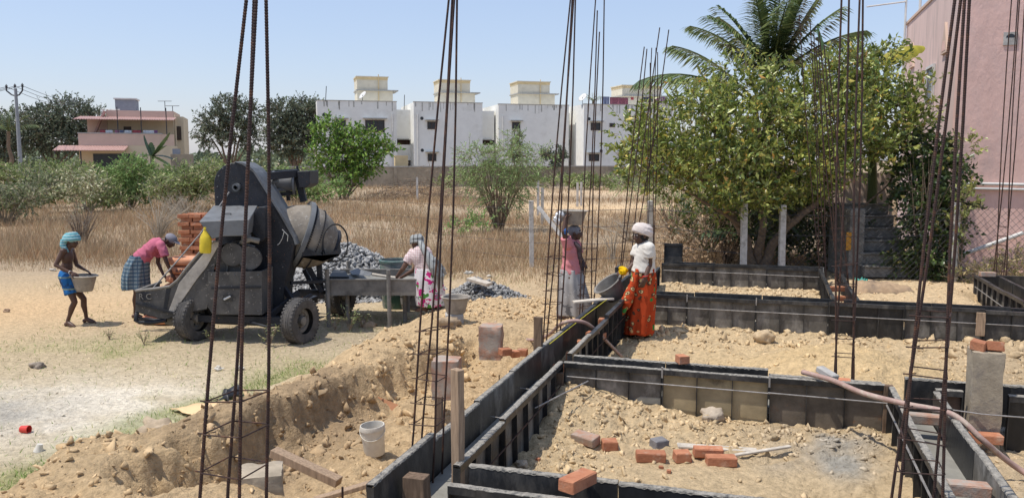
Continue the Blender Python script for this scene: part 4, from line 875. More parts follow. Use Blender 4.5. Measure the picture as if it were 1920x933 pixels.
for k, e in enumerate(ends):
    for s_, (qx, qy, qY) in enumerate(((-160, 160 + k * 4, 60), (150 + 14 * k, 196 - 3 * k, 92))):
        q = PD(qx, qy, qY); pts = [e.lerp(q, i / 10) - Vector((0, 0, .5 * math.sin(math.pi * i / 10))) for i in range(11)]
        solo('overhead_wire', f'{["left","middle","right"][k]} overhead wire running {["left out of view","right towards the dark trees"][s_]} from the pole', 'wire', MB().tube(pts, .018, 4), M['dark_metal'])
# ------------------------------------------------------------------ pink house at right
hc = UV(0, 0); HC = Vector((9.39, 17.7, 0)); HT = 6.58; sideL = 7.5
ph = thing('pink_house', 'big pink washed house filling the right edge', 'house', HC)
b = MB(); b.prism([HC + Vector((0, 0, .1)), HC + V_ * 7 + Vector((0, 0, .1)), HC + V_ * 7 + U * .25 + Vector((0, 0, .1)), HC + U * .25 + Vector((0, 0, .1))], (0, 0, HT - .12)); part('front_wall', b, M['pink_wall'], ph)
b = MB(); b.prism([HC + U * .253 + V_ * .004 + Vector((0, 0, .1)), HC + U * sideL + V_ * .004 + Vector((0, 0, .1)), HC + U * sideL + V_ * .25 + Vector((0, 0, .1)), HC + U * .253 + V_ * .25 + Vector((0, 0, .1))], (0, 0, HT - .1)); part('side_wall', b, M['pale_pink'], ph)
b = MB(); b.prism([HC - V_ * .03 - U * .03 + Vector((0, 0, HT)), HC + V_ * 7 - U * .03 + Vector((0, 0, HT)), HC + V_ * 7 + U * sideL + Vector((0, 0, HT)), HC - V_ * .03 + U * (sideL + .03) + Vector((0, 0, HT))], (0, 0, .07)); part('roof_edge', b, M['house_pink'], ph)
def sp_(t_, z): return HC + U * t_ + Vector((0, 0, z))
def on_side(px, py):
    P = hit(px, HC + V_ * .0, U); P.z = zat2(py, P.y); return P
for (px, py) in ((1762, 82), (1702, 112)):
    c_ = on_side(px, py); rr = .0
    b = MB(); b.prism([c_ + U * -.34 + Vector((0, 0, -.28)) - V_ * .05, c_ + U * .34 + Vector((0, 0, -.28)) - V_ * .05, c_ + Vector((0, 0, .42)) - V_ * .05], V_ * .053); ni = part('niche_frame', b, M['house_pink'], ph)
    b = MB(); b.prism([c_ + U * -.22 + Vector((0, 0, -.22)) - V_ * .056, c_ + U * .22 + Vector((0, 0, -.22)) - V_ * .056, c_ + U * .1 + Vector((0, 0, .0)) - V_ * .056, c_ - U * .1 + Vector((0, 0, .0)) - V_ * .056], V_ * .005); part('niche_hole', b, M['pink_wall'], ni)
c_ = on_side(1738, 150); b = MB()
for a, z0, z1 in ((-.45, -.6, .25), (.45, -.6, .25)): b.beam(c_ + U * a - V_ * .03 + Vector((0, 0, z0)), c_ + U * a - V_ * .03 + Vector((0, 0, z1)), .06, .06, up=tuple(U))
b.beam(c_ + U * -.48 - V_ * .03 + Vector((0, 0, .28)), c_ + U * .48 - V_ * .03 + Vector((0, 0, .28)), .06, .06); part('window_frame', b, M['pvc'], ph)
part('window_pane', MB().beam(c_ + U * -.42 - V_ * .012 + Vector((0, 0, -.18)), c_ + U * .42 - V_ * .012 + Vector((0, 0, -.18)), .02, .8), M['dark_glass'], ph)
def on_front(px, py):
    P = hit(px, HC, V_); P.z = zat2(py, P.y); return P
A = on_front(1880, 78); b = MB()
b.box(A - U * .012, (.26, .03, .26), -ANG); part('broken_vent_patch', b, M['concrete'], ph); part('vent_hole', MB().prism([A - U * .03 + V_ * (.085 * math.cos(q)) + Vector((0, 0, .02 + .075 * math.sin(q))) for q in [math.pi * i / 8 for i in range(9)]], U * .004), M['dark_glass'], ph)
for z_, r_ in ((343, .032), (352, .028)):
    A = on_front(1786, z_); Bq = on_front(1990, z_ + 4); part('wall_pipe', MB().tube([A - U * .06 - V_ * .3, A - U * .06, Bq - U * .06], r_, 8), M['pvc'], ph, smooth=60)
A = on_front(1770, 492); Bq = on_front(1925, 436); part('slanting_pipe', MB().tube([A - U * .1, Bq - U * .1], .045, 8), M['pvc'], ph, smooth=60)
# roof gear
t = thing('roof_antenna', 'white pipe antenna with a long horizontal boom on the pink house corner', 'antenna', on_side(1690, 100))
A = on_side(1690, 60) - V_ * .08; part('mast', MB().tube([Vector((A.x, A.y, HT - 1.5)), Vector((A.x, A.y, HT + 1.05))], .03, 6), M['pvc'], t); A2 = on_side(1703, 40) + V_ * .1; part('second_mast', MB().tube([Vector((A2.x, A2.y, HT)), Vector((A2.x, A2.y, HT + .95))], .035, 6), M['pvc'], t)
part('boom', MB().tube([PD(1625, 13, A.y), PD(1700, 3, A.y)], .025, 6), M['pvc'], t)
A = sp_(2.6, HT + .07) + V_ * .6; solo('roof_tank', 'black plastic water tank peeking over the pink house roof', 'water tank', MB().lathe([(0, 0), (.35, 0), (.36, .1), (.33, .15), (.36, .2), (.36, .6), (.3, .75), (.12, .82), (0, .84)], A, (0, 0, 1), 18), M['dark_metal'], smooth=40)
# brown wall and steps under the tree
bw_ = MB(); A = PD(1556, 330, 18.6); Bq = PD(1676, 322, 18.2); bw_.prism([Vector((A.x, A.y, .2)), Vector((Bq.x, Bq.y, .2)), Vector((Bq.x, Bq.y + .25, .2)), Vector((A.x, A.y + .25, .2))], (0, 0, 2.17)); solo('garden_wall', 'brown pink wall in the shade behind the old steps', 'wall', bw_, M['house_pink'])
M['step'] = mat('mossy_dark_concrete', (.21, .2, .18), .95, var=.4, scale=6, bump=.6, bscale=20, spot=(.26, .25, .22), sscale=4, slo=.55, shi=.7, spec=.08)
t = thing('garden_steps', 'dark mossy flight of garden steps overgrown with creeper', 'steps', PD(1660, 510, 16.6))
sx0 = PD(1618, 500, 16.5).x; sx1 = PD(1716, 500, 16.5).x
for k in range(6):
    y0 = 16.4 + .27 * k; b = MB(); b.box(((sx0 + sx1) / 2, y0 + (18.2 - y0) / 2, .3 + .235 * k + .115), (sx1 - sx0 - .01 * k, 18.2 - y0, .2)); b.box(((sx0 + sx1) / 2, y0 + (18.2 - y0) / 2 - .02, .3 + .235 * k + .2275), (sx1 - sx0 + .03, 18.2 - y0 + .04, .03)); part('step', b, M['step'], t, bev=.008)
b = MB(); b.box((PD(1597, 450, 16.9).x, 17.2, .97), (.3, 1.1, 1.4)); part('side_pier', b, M['step'], t, bev=.01)
M['ochre'] = mat('ochre_paint_patch', (.55, .27, .05), .9, var=.2, spec=.1); A = PD(1591, 452, 16.64); part('painted_patch', MB().box((A.x, 16.635, A.z), (.1, .02, .36)), M['ochre'], t)
# ------------------------------------------------------------------ site fence: concrete posts, wires, chain link
fence = thing('post_and_wire_fence', 'wire mesh and barbed wire fence on whitish concrete posts', 'fence', PZ(998, 493, .15))
FP = [(998, 376, 493, 20.4, 9), (1222, 376, 470, 19.4, 8), (1398, 380, 500, 16.5, 11), (1470, 384, 500, 16.4, 11), (1796, 380, 528, 16.0, 12)]
M['post_white'] = mat('whitewashed_post', (.5, .48, .45), .92, var=.2, scale=9, spot=(.25, .23, .2), sscale=7, slo=.52, shi=.66, bump=.3, bscale=30, spec=.1)
tops = []
for (px, yt, yb_, Y, wd) in FP:
    a = PD(px - 2, yt, Y); g = PD(px, yb_, Y); g.x = a.x + .02; g.z = min(g.z, .3) - .2; part('post', MB().beam(g, a, .115, .115, up=(0, 1, 0)), M['post_white'], fence, bev=.008); tops.append((a, g))
for f_ in (.12, .36, .6, .82):
    for i in range(len(tops) - 1):
        if i >= 2 and f_ > .4: continue
        A = tops[i][0].lerp(tops[i][1], f_); Bq = tops[i + 1][0].lerp(tops[i + 1][1], f_); part('barbed_wire', MB().tube([A, A.lerp(Bq, .5) - Vector((0, 0, .04)), Bq], .006, 4), M['dark_metal'], fence)
    A = tops[0][0].lerp(tops[0][1], f_); part('barbed_wire', MB().tube([A, A + Vector((-6, 7, -.1))], .004, 4), M['dark_metal'], fence)
ch = MB()
for i0, i1 in ((2, 3), (3, 4)):
    A0, A1 = tops[i0][0], tops[i1][0]; L = (A1 - A0).length; dxy = (A1 - A0); h_ = 1.45; n = int((L + h_) / .12)
    for k in range(n):
        for sg in (0, 1):
            s0 = -h_ + k * .12; a = max(0, s0); e = min(L, s0 + h_)
            if e <= a: continue
            za, ze = (a - s0), (e - s0)
            if sg: za, ze = h_ - za, h_ - ze
            zb_ = .28; p = A0 + dxy * (a / L); q = A0 + dxy * (e / L); p.z = zb_ + za; q.z = zb_ + ze; ch.tube([p, q], .0035, 3, False)
A0, A1 = tops[4][0], PD(1960, 400, 14.6); L = (A1 - A0).length
for k in range(int((L + 1.5) / .13)):
    for sg in (0, 1):
        s0 = -1.5 + k * .13; a = max(0, s0); e = min(L, s0 + 1.5)
        if e <= a: continue
        za, ze = (a - s0), (e - s0)
        if sg: za, ze = 1.5 - za, 1.5 - ze
        p = A0 + (A1 - A0) * (a / L); q = A0 + (A1 - A0) * (e / L); p.z = .28 + za; q.z = .28 + ze; ch.tube([p, q], .0035, 3, False)
part('chain_link_mesh', ch, M['dark_metal'], fence)['kind'] = 'stuff'
solo('brace_strut', 'grey brace strut leaning from the corner fence post down to the right', 'brace strut', MB().beam(PD(1009, 388, 20.2), PD(1056, 446, 19.9), .1, .09, up=(0, 1, 0)), M['post_white'], bev=.008)
for (px, yt, yb_, Y, lb) in ((1017, 352, 388, 34, 'thin grey stake behind the corner fence post'), (1083, 342, 378, 47, 'left one of two thin stakes on the dirt track'), (1090, 341, 374, 48, 'right one of two thin stakes on the dirt track'), (782, 332, 372, 52, 'thin pale stake by the heap of dry brush'), (1009, 338, 372, 40, 'short grey stake before the compound wall'), (1340, 345, 380, 30, 'thin stake left of the lime tree')):
    g = PD(px, yb_, Y); a = PD(px, yt, Y); g.z = -.2; g.x = a.x; solo('fence_stake', lb, 'stake', MB().beam(g, a, .12, .12, up=(0, 1, 0)), M['post_white'])
# ------------------------------------------------------------------ vegetation
def nrm(a): return a / np.maximum(np.linalg.norm(a, axis=-1, keepdims=True), 1e-9)
def leaf_arrays(P, D, l, wd, r, fold=.25):
    """P base points, D unit directions, l/wd arrays: diamond leaves folded on the midrib"""
    n = len(P); S = nrm(np.cross(D, r.randn(n, 3))); Nn = np.cross(S, D)
    l = np.asarray(l)[:, None] if np.ndim(l) else l; wd = np.asarray(wd)[:, None] if np.ndim(wd) else wd
    V = np.stack([P, P + D * l * .45 + S * wd * .5 + Nn * wd * fold, P + D * l, P + D * l * .45 - S * wd * .5 + Nn * wd * fold], 1).reshape(-1, 3)
    b = np.arange(n)[:, None] * 4; Fa = np.concatenate([b + np.array([[0, 1, 2]]), b + np.array([[0, 2, 3]])], 1).reshape(-1, 3); return V, Fa
def pick(r, n, pal):
    w_ = np.array([p[0] for p in pal], float); w_ /= w_.sum(); k = r.choice(len(pal), n, p=w_); c = np.array([p[1:] for p in pal])[k] * PALK; return c * (.75 + .5 * r.rand(n, 1))
PALK = 1.55
def sprays(r, base, dirs, tw_len, nl, leaf_l, leaf_w, pal, cl=None, droop=.0, out=.8):
    """twigs carrying leaves: returns leaf arrays and colours, plus twig lines"""
    n = len(base); t = np.linspace(.15, 1, nl)[None, :, None]; tl = (tw_len * (.6 + .8 * r.rand(n)))[:, None, None]
    bend = np.zeros((n, 1, 3)); bend[:, :, 2] = -droop
    P = base[:, None] + dirs[:, None] * tl * t + bend * tl * t ** 2
    sd = nrm(r.randn(n, nl, 3)); D = nrm(dirs[:, None] * (1 - .5 * out) + sd * out + bend * .6)
    P = P.reshape(-1, 3); D = D.reshape(-1, 3); m = n * nl; l = leaf_l * (.4 + 1.0 * r.rand(m) ** 1.4); V, Fa = leaf_arrays(P, D, l, l * leaf_w, r)
    c = pick(r, m, pal)
    if cl is not None: c = c * np.repeat(cl, nl)[:, None]
    return V, Fa, np.repeat(c, 4, 0), base, base + dirs * tl[:, 0] + bend[:, 0] * tl[:, 0]
def in_ell(r, n, c, rad, shell=.45):
    d = nrm(r.randn(n, 3)); q = (shell + (1 - shell) * r.rand(n) ** .6)[:, None]; return np.array(c)[None] + d * q * np.array(rad)[None], d
def twig_lines(A, Bq, rad):
    """thin triangular prisms for many twigs at once"""
    n = len(A); d = nrm(Bq - A); s = nrm(np.cross(d, np.array([[.31, .52, .8]]))); t = np.cross(d, s); P = []
    for E_, q in ((A, rad), (Bq, rad * .4)):
        for k in range(3): P.append(E_ + (s * math.cos(k * 2.094) + t * math.sin(k * 2.094)) * q)
    V = np.stack(P, 1).reshape(-1, 3); b = np.arange(n)[:, None] * 6
    Fa = np.concatenate([b + np.array([[k, (k + 1) % 3, 3 + (k + 1) % 3, 3 + k]]) for k in range(3)], 1).reshape(-1, 4); return V, Fa
def limb(mb, pts, r0, r1, n=7, seed=0):
    r = random.Random(seed); P = [Vector(p) for p in pts]; out = []
    for i in range(len(P) - 1):
        for k in range(4): q = P[i].lerp(P[i + 1], k / 4); L = (P[i + 1] - P[i]).length * .03; out.append(q + Vector((r.uniform(-L, L), r.uniform(-L, L), r.uniform(-L, L))))
    out.append(P[-1]); m = len(out); mb.tube(out, [r0 + (r1 - r0) * i / (m - 1) for i in range(m)], n); return out
def plant(label, name, cat, base, clumps, ntw, tw_len, nl, leaf_l, leaf_w, pal, seed, trunk=None, mleaf='leaf_dull', mbark='bark', up=.35, droop=0, shell=.35, group=None, twr=.008, crown='crown', out=.8, limbs=None, stems=None):
    r = np.random.RandomState(seed); t = thing(name, label, cat, base, 0, group); off = tuple(base)
    vol = np.array([c[3] * c[4] * c[5] for c in clumps]) ** .67; vol /= vol.sum(); BV, BF, BC, TA, TB, nv = [], [], [], [], [], 0
    for c, f_ in zip(clumps, vol):
        n = max(3, int(ntw * f_)); p, d = in_ell(r, n, c[:3], c[3:6], shell); d = nrm(d + np.array([[0, 0, up]]) + .45 * r.randn(n, 3))
        V, Fa, C, A, Bq = sprays(r, p, d, tw_len, nl, leaf_l, leaf_w, pal, .8 + .4 * r.rand(n), droop, out); BV.append(V); BF.append(Fa + nv); BC.append(C); nv += len(V); TA.append(A); TB.append(Bq)
    np_mesh(crown, np.concatenate(BV), np.concatenate(BF), M[mleaf], t, np.concatenate(BC), off=off)['kind'] = 'stuff'
    if twr:
        V, Fa = twig_lines(np.concatenate(TA), np.concatenate(TB), twr); np_mesh('twigs', V, Fa, M['twig'] if mbark != 'twig_pale' else M['twig_pale'], t, off=off)['kind'] = 'stuff'
    if trunk:
        b = MB()
        for k, (pts, r0, r1) in enumerate(trunk): limb(b, pts, r0, r1, 8, seed + k)
        part('trunk', b, M[mbark], t, smooth=True)
    if limbs:
        b = MB()
        for k, (pts, r0, r1) in enumerate(limbs): limb(b, pts, r0, r1, 6, seed + 50 + k)
        part('limbs', b, M[mbark], t, smooth=True)['kind'] = 'stuff'
    if stems:
        n_, h_, sp_, rad_ = stems; b = MB(); rr = random.Random(seed)
        for k in range(n_):
            q = rr.uniform(0, 6.283); a = rr.uniform(.1, 1) * sp_; z = h_ * rr.uniform(.6, 1.05); bs = Vector(base)
            p0 = bs + Vector((math.cos(q), math.sin(q), 0)) * rr.uniform(0, .12 * sp_); p2 = bs + Vector((math.cos(q) * a, math.sin(q) * a, z)); p1 = p0.lerp(p2, .5) + Vector((rr.uniform(-.1, .1), rr.uniform(-.1, .1), .12)) * h_ * .5
            b.tube([p0, p1, p2], [rad_, rad_ * .7, rad_ * .3], 4)
        part('stems', b, M[mbark], t)['kind'] = 'stuff'
    return t
def cl(px, py, Y, rx, rz, ry=None):   # clump: pixel centre + depth, radii in pixels of the photo
    p = PD(px, py, Y); s = Y / 1556; return (p.x, p.y, p.z, rx * s, (ry or rx) * s, rz * s)
# --- the big lime tree at right
PAL = [(5, .17, .2, .045), (4, .12, .155, .036), (2.2, .06, .09, .024), (5, .27, .285, .075), (.8, .42, .34, .08), (.12, .45, .24, .06)]
YT = 17.2
tr_cl = [cl(1305, 255, YT - .3, 105, 72), cl(1415, 235, YT, 110, 75), cl(1540, 235, YT, 105, 78), cl(1635, 222, YT + .2, 72, 72), cl(1690, 245, YT, 48, 62), cl(1240, 310, YT - .8, 78, 46), cl(1350, 325, YT - .6, 100, 58), cl(1480, 310, YT - .2, 105, 62), cl(1600, 275, YT, 84, 42), cl(1188, 262, YT - .6, 34, 36), cl(1215, 240, YT - .5, 26, 30), cl(1190, 325, YT - 1, 26, 12), cl(1590, 140, YT, 34, 36), cl(1655, 128, YT + .1, 18, 34), cl(1385, 150, YT + .1, 30, 38), cl(1320, 195, YT, 40, 42), cl(1440, 150, YT + .2, 26, 34), cl(1505, 165, YT + .2, 30, 34), cl(1718, 190, YT + .1, 30, 40), cl(1640, 130, YT, 40, 40), cl(1560, 150, YT, 40, 40), cl(1400, 375, YT - .4, 80, 30), cl(1500, 345, YT, 60, 36)]
g0 = PD(1415, 498, 17.6); g0.z = .25
tp = lambda x, y, dy=0: PD(x, y, YT + dy)
plant('spreading lime tree with yellowing leaves between the apartments and the pink house', 'lime_tree', 'tree', g0, tr_cl, 3100, .36, 12, .125, .44, PAL, 3, trunk=[([g0, tp(1400, 450, .2), tp(1372, 400), tp(1330, 345), tp(1295, 318, -.3)], .11, .04), ([g0 + Vector((.15, 0, 0)), tp(1450, 455, .2), tp(1480, 420), tp(1530, 380), tp(1570, 340)], .12, .05), ([g0 + Vector((.05, .1, 0)), tp(1430, 430), tp(1432, 370), tp(1425, 280), tp(1420, 190)], .1, .03)], limbs=[([tp(1390, 425), tp(1340, 390, -.5), tp(1290, 360, -.7), tp(1250, 340, -.8)], .05, .015), ([tp(1480, 420), tp(1455, 340), tp(1405, 290)], .05, .015), ([tp(1530, 380), tp(1590, 300), tp(1640, 200)], .045, .012), ([tp(1432, 370), tp(1500, 280), tp(1545, 180)], .045, .012), ([tp(1295, 318, -.3), tp(1230, 290, -.6), tp(1185, 250, -.6)], .035, .008), ([tp(1555, 400, .3), tp(1620, 385, .2), tp(1665, 345, .2), tp(1695, 300, .2)], .03, .012), ([tp(1372, 400), tp(1340, 300), tp(1335, 200)], .04, .01)], mleaf='leaf', up=.55, shell=.3, twr=.006)
# dry undergrowth and dark shade plants below it
plant('dark dense shrubs crowding beneath the lime tree', 'shrub', 'shrub', g0 + Vector((-.3, 1.2, 0)), [cl(1420, 400, 19, 80, 60), cl(1500, 420, 18.9, 70, 60), cl(1330, 420, 19.4, 50, 30), cl(1535, 450, 18.9, 30, 50), cl(1450, 370, 18.6, 90, 40)], 900, .4, 10, .16, .3, [(3, .05, .075, .02), (2, .035, .055, .017), (1, .1, .11, .03)], 5, mleaf='leaf', stems=(16, 1.4, .6, .02))
plant('tangle of dry brown brush against the fence left of the lime tree', 'dry_brush', 'dry brush', PZ(1330, 480, .2), [cl(1330, 455, 18.6, 55, 28), cl(1290, 470, 19, 30, 18), cl(1270, 440, 20, 30, 20)], 260, .5, 6, .09, .5, [(2, .24, .16, .1), (1, .33, .23, .14), (1, .16, .12, .07)], 6, stems=(40, .95, .9, .008), mbark='twig')
# creeper on the steps
plant('dark green creeper hanging over the steps and the pink house corner', 'creeper', 'creeper', PD(1730, 515, 16.4), [cl(1740, 420, 16.5, 42, 95, 22), cl(1722, 350, 16.9, 40, 40, 30), cl(1752, 470, 16.3, 40, 50, 20), cl(1775, 330, 16.7, 34, 45, 20), cl(1800, 395, 16.4, 16, 24), cl(1690, 480, 16.35, 22, 24, 8), cl(1735, 290, 17.0, 44, 40, 30)], 1050, .3, 10, .1, .62, [(4, .04, .06, .02), (3, .055, .085, .025), (2, .028, .042, .016), (.8, .13, .17, .045), (.25, .3, .26, .08)], 7, mleaf='leaf', up=-.15, droop=.3, stems=(24, 2.3, .5, .012), twr=.004)
plant('dry leafy vine climbing past the white wall pipes', 'vine', 'creeper', PD(1800, 520, 15.9), [cl(1812, 372, 15.9, 14, 18), cl(1796, 420, 15.9, 10, 34, 5), cl(1815, 275, 15.9, 10, 18)], 60, .2, 8, .09, .6, [(2, .17, .19, .06), (1, .3, .3, .1)], 8, mleaf='leaf', stems=(5, 1.5, .15, .008))
plant('low dry weeds along the foot of the pink wall', 'weeds', 'weeds', PD(1880, 530, 15.2), [cl(1890, 510, 15.2, 50, 16), cl(1820, 520, 15.6, 30, 9), cl(1900, 490, 15.4, 22, 20)], 240, .22, 8, .08, .25, [(2, .2, .19, .07), (1, .13, .16, .05), (1.4, .36, .29, .15)], 9, stems=(40, .5, .9, .005))
# --- coconut palm and banana behind
def frond(t, p0, az, el, L, droop, seed, pal, nleaf=46, ll=.8, mat_='leaf'):
    r = np.random.RandomState(seed); d0 = Vector((math.cos(az) * math.cos(el), math.sin(az) * math.cos(el), math.sin(el))); pts = []; p = Vector(p0); d = Vector(d0); st = L / 12
    for i in range(13): pts.append(p.copy()); p = p + d * st; d = (d + Vector((0, 0, -droop * st * (.4 + i * .09)))).normalized()
    fr = part('frond', MB().tube(pts, [.035 * (1 - i / 14) + .006 for i in range(13)], 5), M['frond_rib'], t)
    P = []; D = []; Ls = []
    for s in np.linspace(.16, .995, nleaf):
        x = s * 12; i = min(int(x), 11); q = pts[i].lerp(pts[i + 1], x - i); tg = (pts[i + 1] - pts[i]).normalized(); sd = tg.cross(Vector((0, 0, 1))).normalized()
        for sg in (-1, 1):
            dd = (tg * (.55 + .5 * s) + sd * sg * .95 + Vector((0, 0, -.38 + r.uniform(-.1, .1)))).normalized(); P.append(q); D.append(dd); Ls.append(ll * (math.sin(math.pi * (.12 + .8 * s)) ** .6) * r.uniform(.85, 1.1))
    P = np.array(P); D = np.array(D); Ls = np.array(Ls); n = len(P); S = nrm(np.cross(D, np.array([[0, 0, 1.]]))); wd = .055; dz = np.array([[0, 0, -.1]])
    V = np.stack([P - S * wd * .5, P + S * wd * .5, P + D * Ls[:, None] * .55 + S * wd * .6 + dz * .2, P + D * Ls[:, None] * .55 - S * wd * .6 + dz * .2, P + D * Ls[:, None] + dz * Ls[:, None] * 3], 1).reshape(-1, 3)
    b = np.arange(n)[:, None] * 5; Fa = np.concatenate([b + np.array([[0, 1, 2]]), b + np.array([[0, 2, 3]]), b + np.array([[3, 2, 4]])], 1).reshape(-1, 3)
    np_mesh('leaflets', V, Fa, M[mat_], fr, np.repeat(pick(r, n, pal), 5, 0), off=wloc(t))['kind'] = 'stuff'
M['frond_rib'] = mat('frond_midrib', (.11, .13, .05), .7, var=.2, spec=.2)
PPAL = [(3, .075, .11, .042), (2, .12, .155, .06), (1, .19, .21, .08)]
pc = PD(1445, 150, 20.5); pbase = Vector((pc.x - .1, 20.6, .1)); pt_ = thing('coconut_palm', 'coconut palm with feathery fronds rising behind the lime tree', 'palm tree', pbase)
bk = MB(); limb(bk, [pbase, pbase + Vector((.1, 0, 2)), pc], .17, .12, 10, 3); part('trunk', bk, M['bark'], pt_, smooth=True)
rp = random.Random(8)
for k in range(20):
    az = k * 2.4 + rp.uniform(-.2, .2); el = .7 + .78 * ((k * 7) % 20) / 20
    frond(pt_, pc, az, el, 2.25 + rp.uniform(-.3, .3), .32 - .16 * (el > 1.05), 40 + k, PPAL, 50, .72)
for k, (az, el, L, dr) in enumerate(((3.15, .55, 3.1, .38), (2.95, .85, 2.6, .36))): frond(pt_, pc - Vector((.3, 0, .6)), az, el, L, dr, 140 + k, PPAL, 60, .8)
pt2 = thing('palm_sapling', 'young palm with long dark leaflets low behind the lime tree trunk', 'palm tree', PD(1480, 480, 18.9)); q_ = PD(1480, 455, 18.9)
for k, (az, el, L, dr) in enumerate(((2.9, .7, 2.2, .3), (2.2, 1.0, 2.3, .25), (1.2, 1.1, 2.3, .25), (.4, .7, 2.2, .35), (4.2, .6, 2, .4), (5.5, .6, 2, .4), (3.4, .35, 2.2, .3))): frond(pt2, q_, az, el, L, dr, 70 + k, [(2, .045, .07, .025), (1, .07, .1, .035)], 22, .6)
def banana_leaf(t, p0, d, L, wd, droop, c, seed, name='leaf_blade', roll=0.0):
    r = np.random.RandomState(seed); d = Vector(d).normalized(); n = 18; P = []; p = Vector(p0); C = []
    sd = d.cross(Vector((0, 0, 1))).normalized()
    if roll: sd = (Matrix.Rotation(roll, 3, d) @ sd).normalized()
    for i in range(n + 1):
        s = i / n; w_ = wd * (math.sin(math.pi * min(1, .08 + s * .9)) ** .55) * .5; up = d.cross(sd) * -1
        ww = w_ * (1 - (.25 * r.rand() if i % 3 == 0 else 0)); P += [p + sd * ww - up * ww * .35, p, p - sd * w_ - up * w_ * .35]; k = .8 + .4 * r.rand(); C += [[c[0] * k, c[1] * k, c[2] * k]] * 3
        p = p + d * (L / n); d = (d + Vector((0, 0, -droop / n))).normalized()
    Fs = [(i * 3 + k, i * 3 + k + 1, i * 3 + k + 4, i * 3 + k + 3) for i in range(n) for k in range(2)]
    np_mesh(name, np.array([tuple(x) for x in P]), np.array(Fs), M['leaf'], t, np.array(C), off=wloc(t))
bt_ = thing('banana_plant', 'banana plant with one yellow leaf poking out before the pink house', 'banana plant', Vector((PD(1650, 300, 18).x, 18, .2))); bq = PD(1655, 130, 18)
part('trunk', MB().tube([Vector((bq.x - .15, 18, .2)), Vector((bq.x - .1, 18, 2)), bq - Vector((.2, 0, .5))], [.11, .1, .06], 9), M['frond_rib'], bt_, smooth=True)
banana_leaf(bt_, PD(1650, 117, 18), (.9, -.1, .42), .95, .36, .25, (.42, .37, .04), 1, roll=1.15)
banana_leaf(bt_, PD(1560, 130, 18.3), (-.25, .2, .95), 1.0, .3, .1, (.1, .2, .05), 2); banana_leaf(bt_, bq - Vector((.2, 0, .5)), (.1, .3, .9), 1.1, .34, .6, (.12, .2, .05), 3); banana_leaf(bt_, bq - Vector((.2, 0, .6)), (.8, .4, .4), 1.2, .34, 1.2, (.11, .17, .05), 4)
bn = thing('banana_plant', 'dark tattered banana plant in front of the salmon house', 'banana plant', Vector((PD(288, 300, 58).x, 58, 0))); bq = PD(285, 292, 58)
part('trunk', MB().tube([Vector((bq.x, 58, 0)), bq], [.18, .12], 8), M['frond_rib'], bn, smooth=True)
for k, (d, L, dr) in enumerate((((-.3, 0, 1), 1.5, .2), ((.6, 0, .75), 1.3, .8), ((-.15, .3, .95), 1.0, .1), ((.75, -.2, .9), 2.2, .15), ((.9, 0, .2), 1.8, .9), ((.8, -.3, -.1), 1.8, .7), ((-.8, 0, .3), 1.4, .9))): banana_leaf(bn, bq, d, L, .5, dr, (.06, .095, .035), 20 + k)
# --- middle distance trees
bp = Vector((PD(645, 360, 56).x, 56, 0)); GR = [(3, .13, .21, .04), (3, .09, .165, .035), (2, .18, .26, .05), (1, .06, .11, .03)]
plant('bright green bushy tree standing alone right of the concrete mixer', 'leafy_tree', 'tree', bp, [cl(618, 250, 56, 22, 20), cl(665, 268, 56, 30, 20), cl(712, 282, 56, 20, 9), cl(640, 292, 56, 32, 20), cl(690, 302, 56, 24, 12), cl(602, 285, 56, 14, 12), cl(655, 328, 56, 28, 14), cl(600, 318, 56.5, 14, 8), cl(728, 268, 56, 8, 4), cl(700, 250, 56, 9, 5)], 900, .7, 9, .27, .5, GR, 11, trunk=[([bp, bp + Vector((.1, 0, 1.2)), bp + Vector((-.3, 0, 2.6))], .1, .05), ([bp + Vector((.2, 0, 0)), bp + Vector((.7, 0, 1.3)), bp + Vector((1.2, 0, 2.8))], .08, .04), ([bp + Vector((-.2, 0, 0)), bp + Vector((-.8, .1, 1.3)), bp + Vector((-1.2, 0, 2.4))], .08, .04)], limbs=[([bp + Vector((.1 * k, 0, .2)), bp + Vector((.5 * k, .2, 1.5)), bp + Vector((.9 * k, .1, 2.9))], .05, .015) for k in (-2, -1, 1, 2, 3)], mleaf='leaf_dull', up=.3, twr=.02)
TH = [(3, .19, .27, .1), (2, .15, .22, .08), (2, .25, .32, .14)]
bp = Vector((PD(935, 425, 31).x, 31, 0))
plant('feathery pale green thorn bush with many bare stems in the dry field', 'thorn_bush', 'bush', bp, [cl(900, 300, 31, 38, 22), cl(955, 290, 31, 40, 28), cl(990, 315, 31, 34, 16), cl(920, 330, 31, 50, 18), cl(880, 335, 31, 26, 12), cl(970, 340, 31, 40, 14), cl(965, 262, 31, 14, 16), cl(1015, 290, 31, 22, 10), cl(880, 285, 31, 22, 10), cl(940, 370, 31, 45, 22)], 1150, .5, 14, .08, .34, TH, 12, stems=(70, 2.6, 1.35, .018), mbark='twig', up=.1, droop=.25, twr=.007, out=.55)
bp = Vector((PD(1262, 400, 30).x, 30, 0))
plant('thin olive bush with open stems left of the lime tree', 'thorn_bush', 'bush', bp, [cl(1262, 350, 30, 45, 22), cl(1225, 340, 30, 25, 14), cl(1300, 350, 30, 26, 18), cl(1175, 345, 36, 20, 14), cl(1262, 378, 30, 40, 16)], 340, .5, 13, .08, .3, TH, 13, stems=(40, 1.6, 1.1, .016), mbark='twig', up=.15, droop=.2, twr=.007, out=.55)
DK = [(3, .085, .105, .072), (2, .115, .135, .09), (2, .065, .08, .058), (1, .15, .17, .11)]
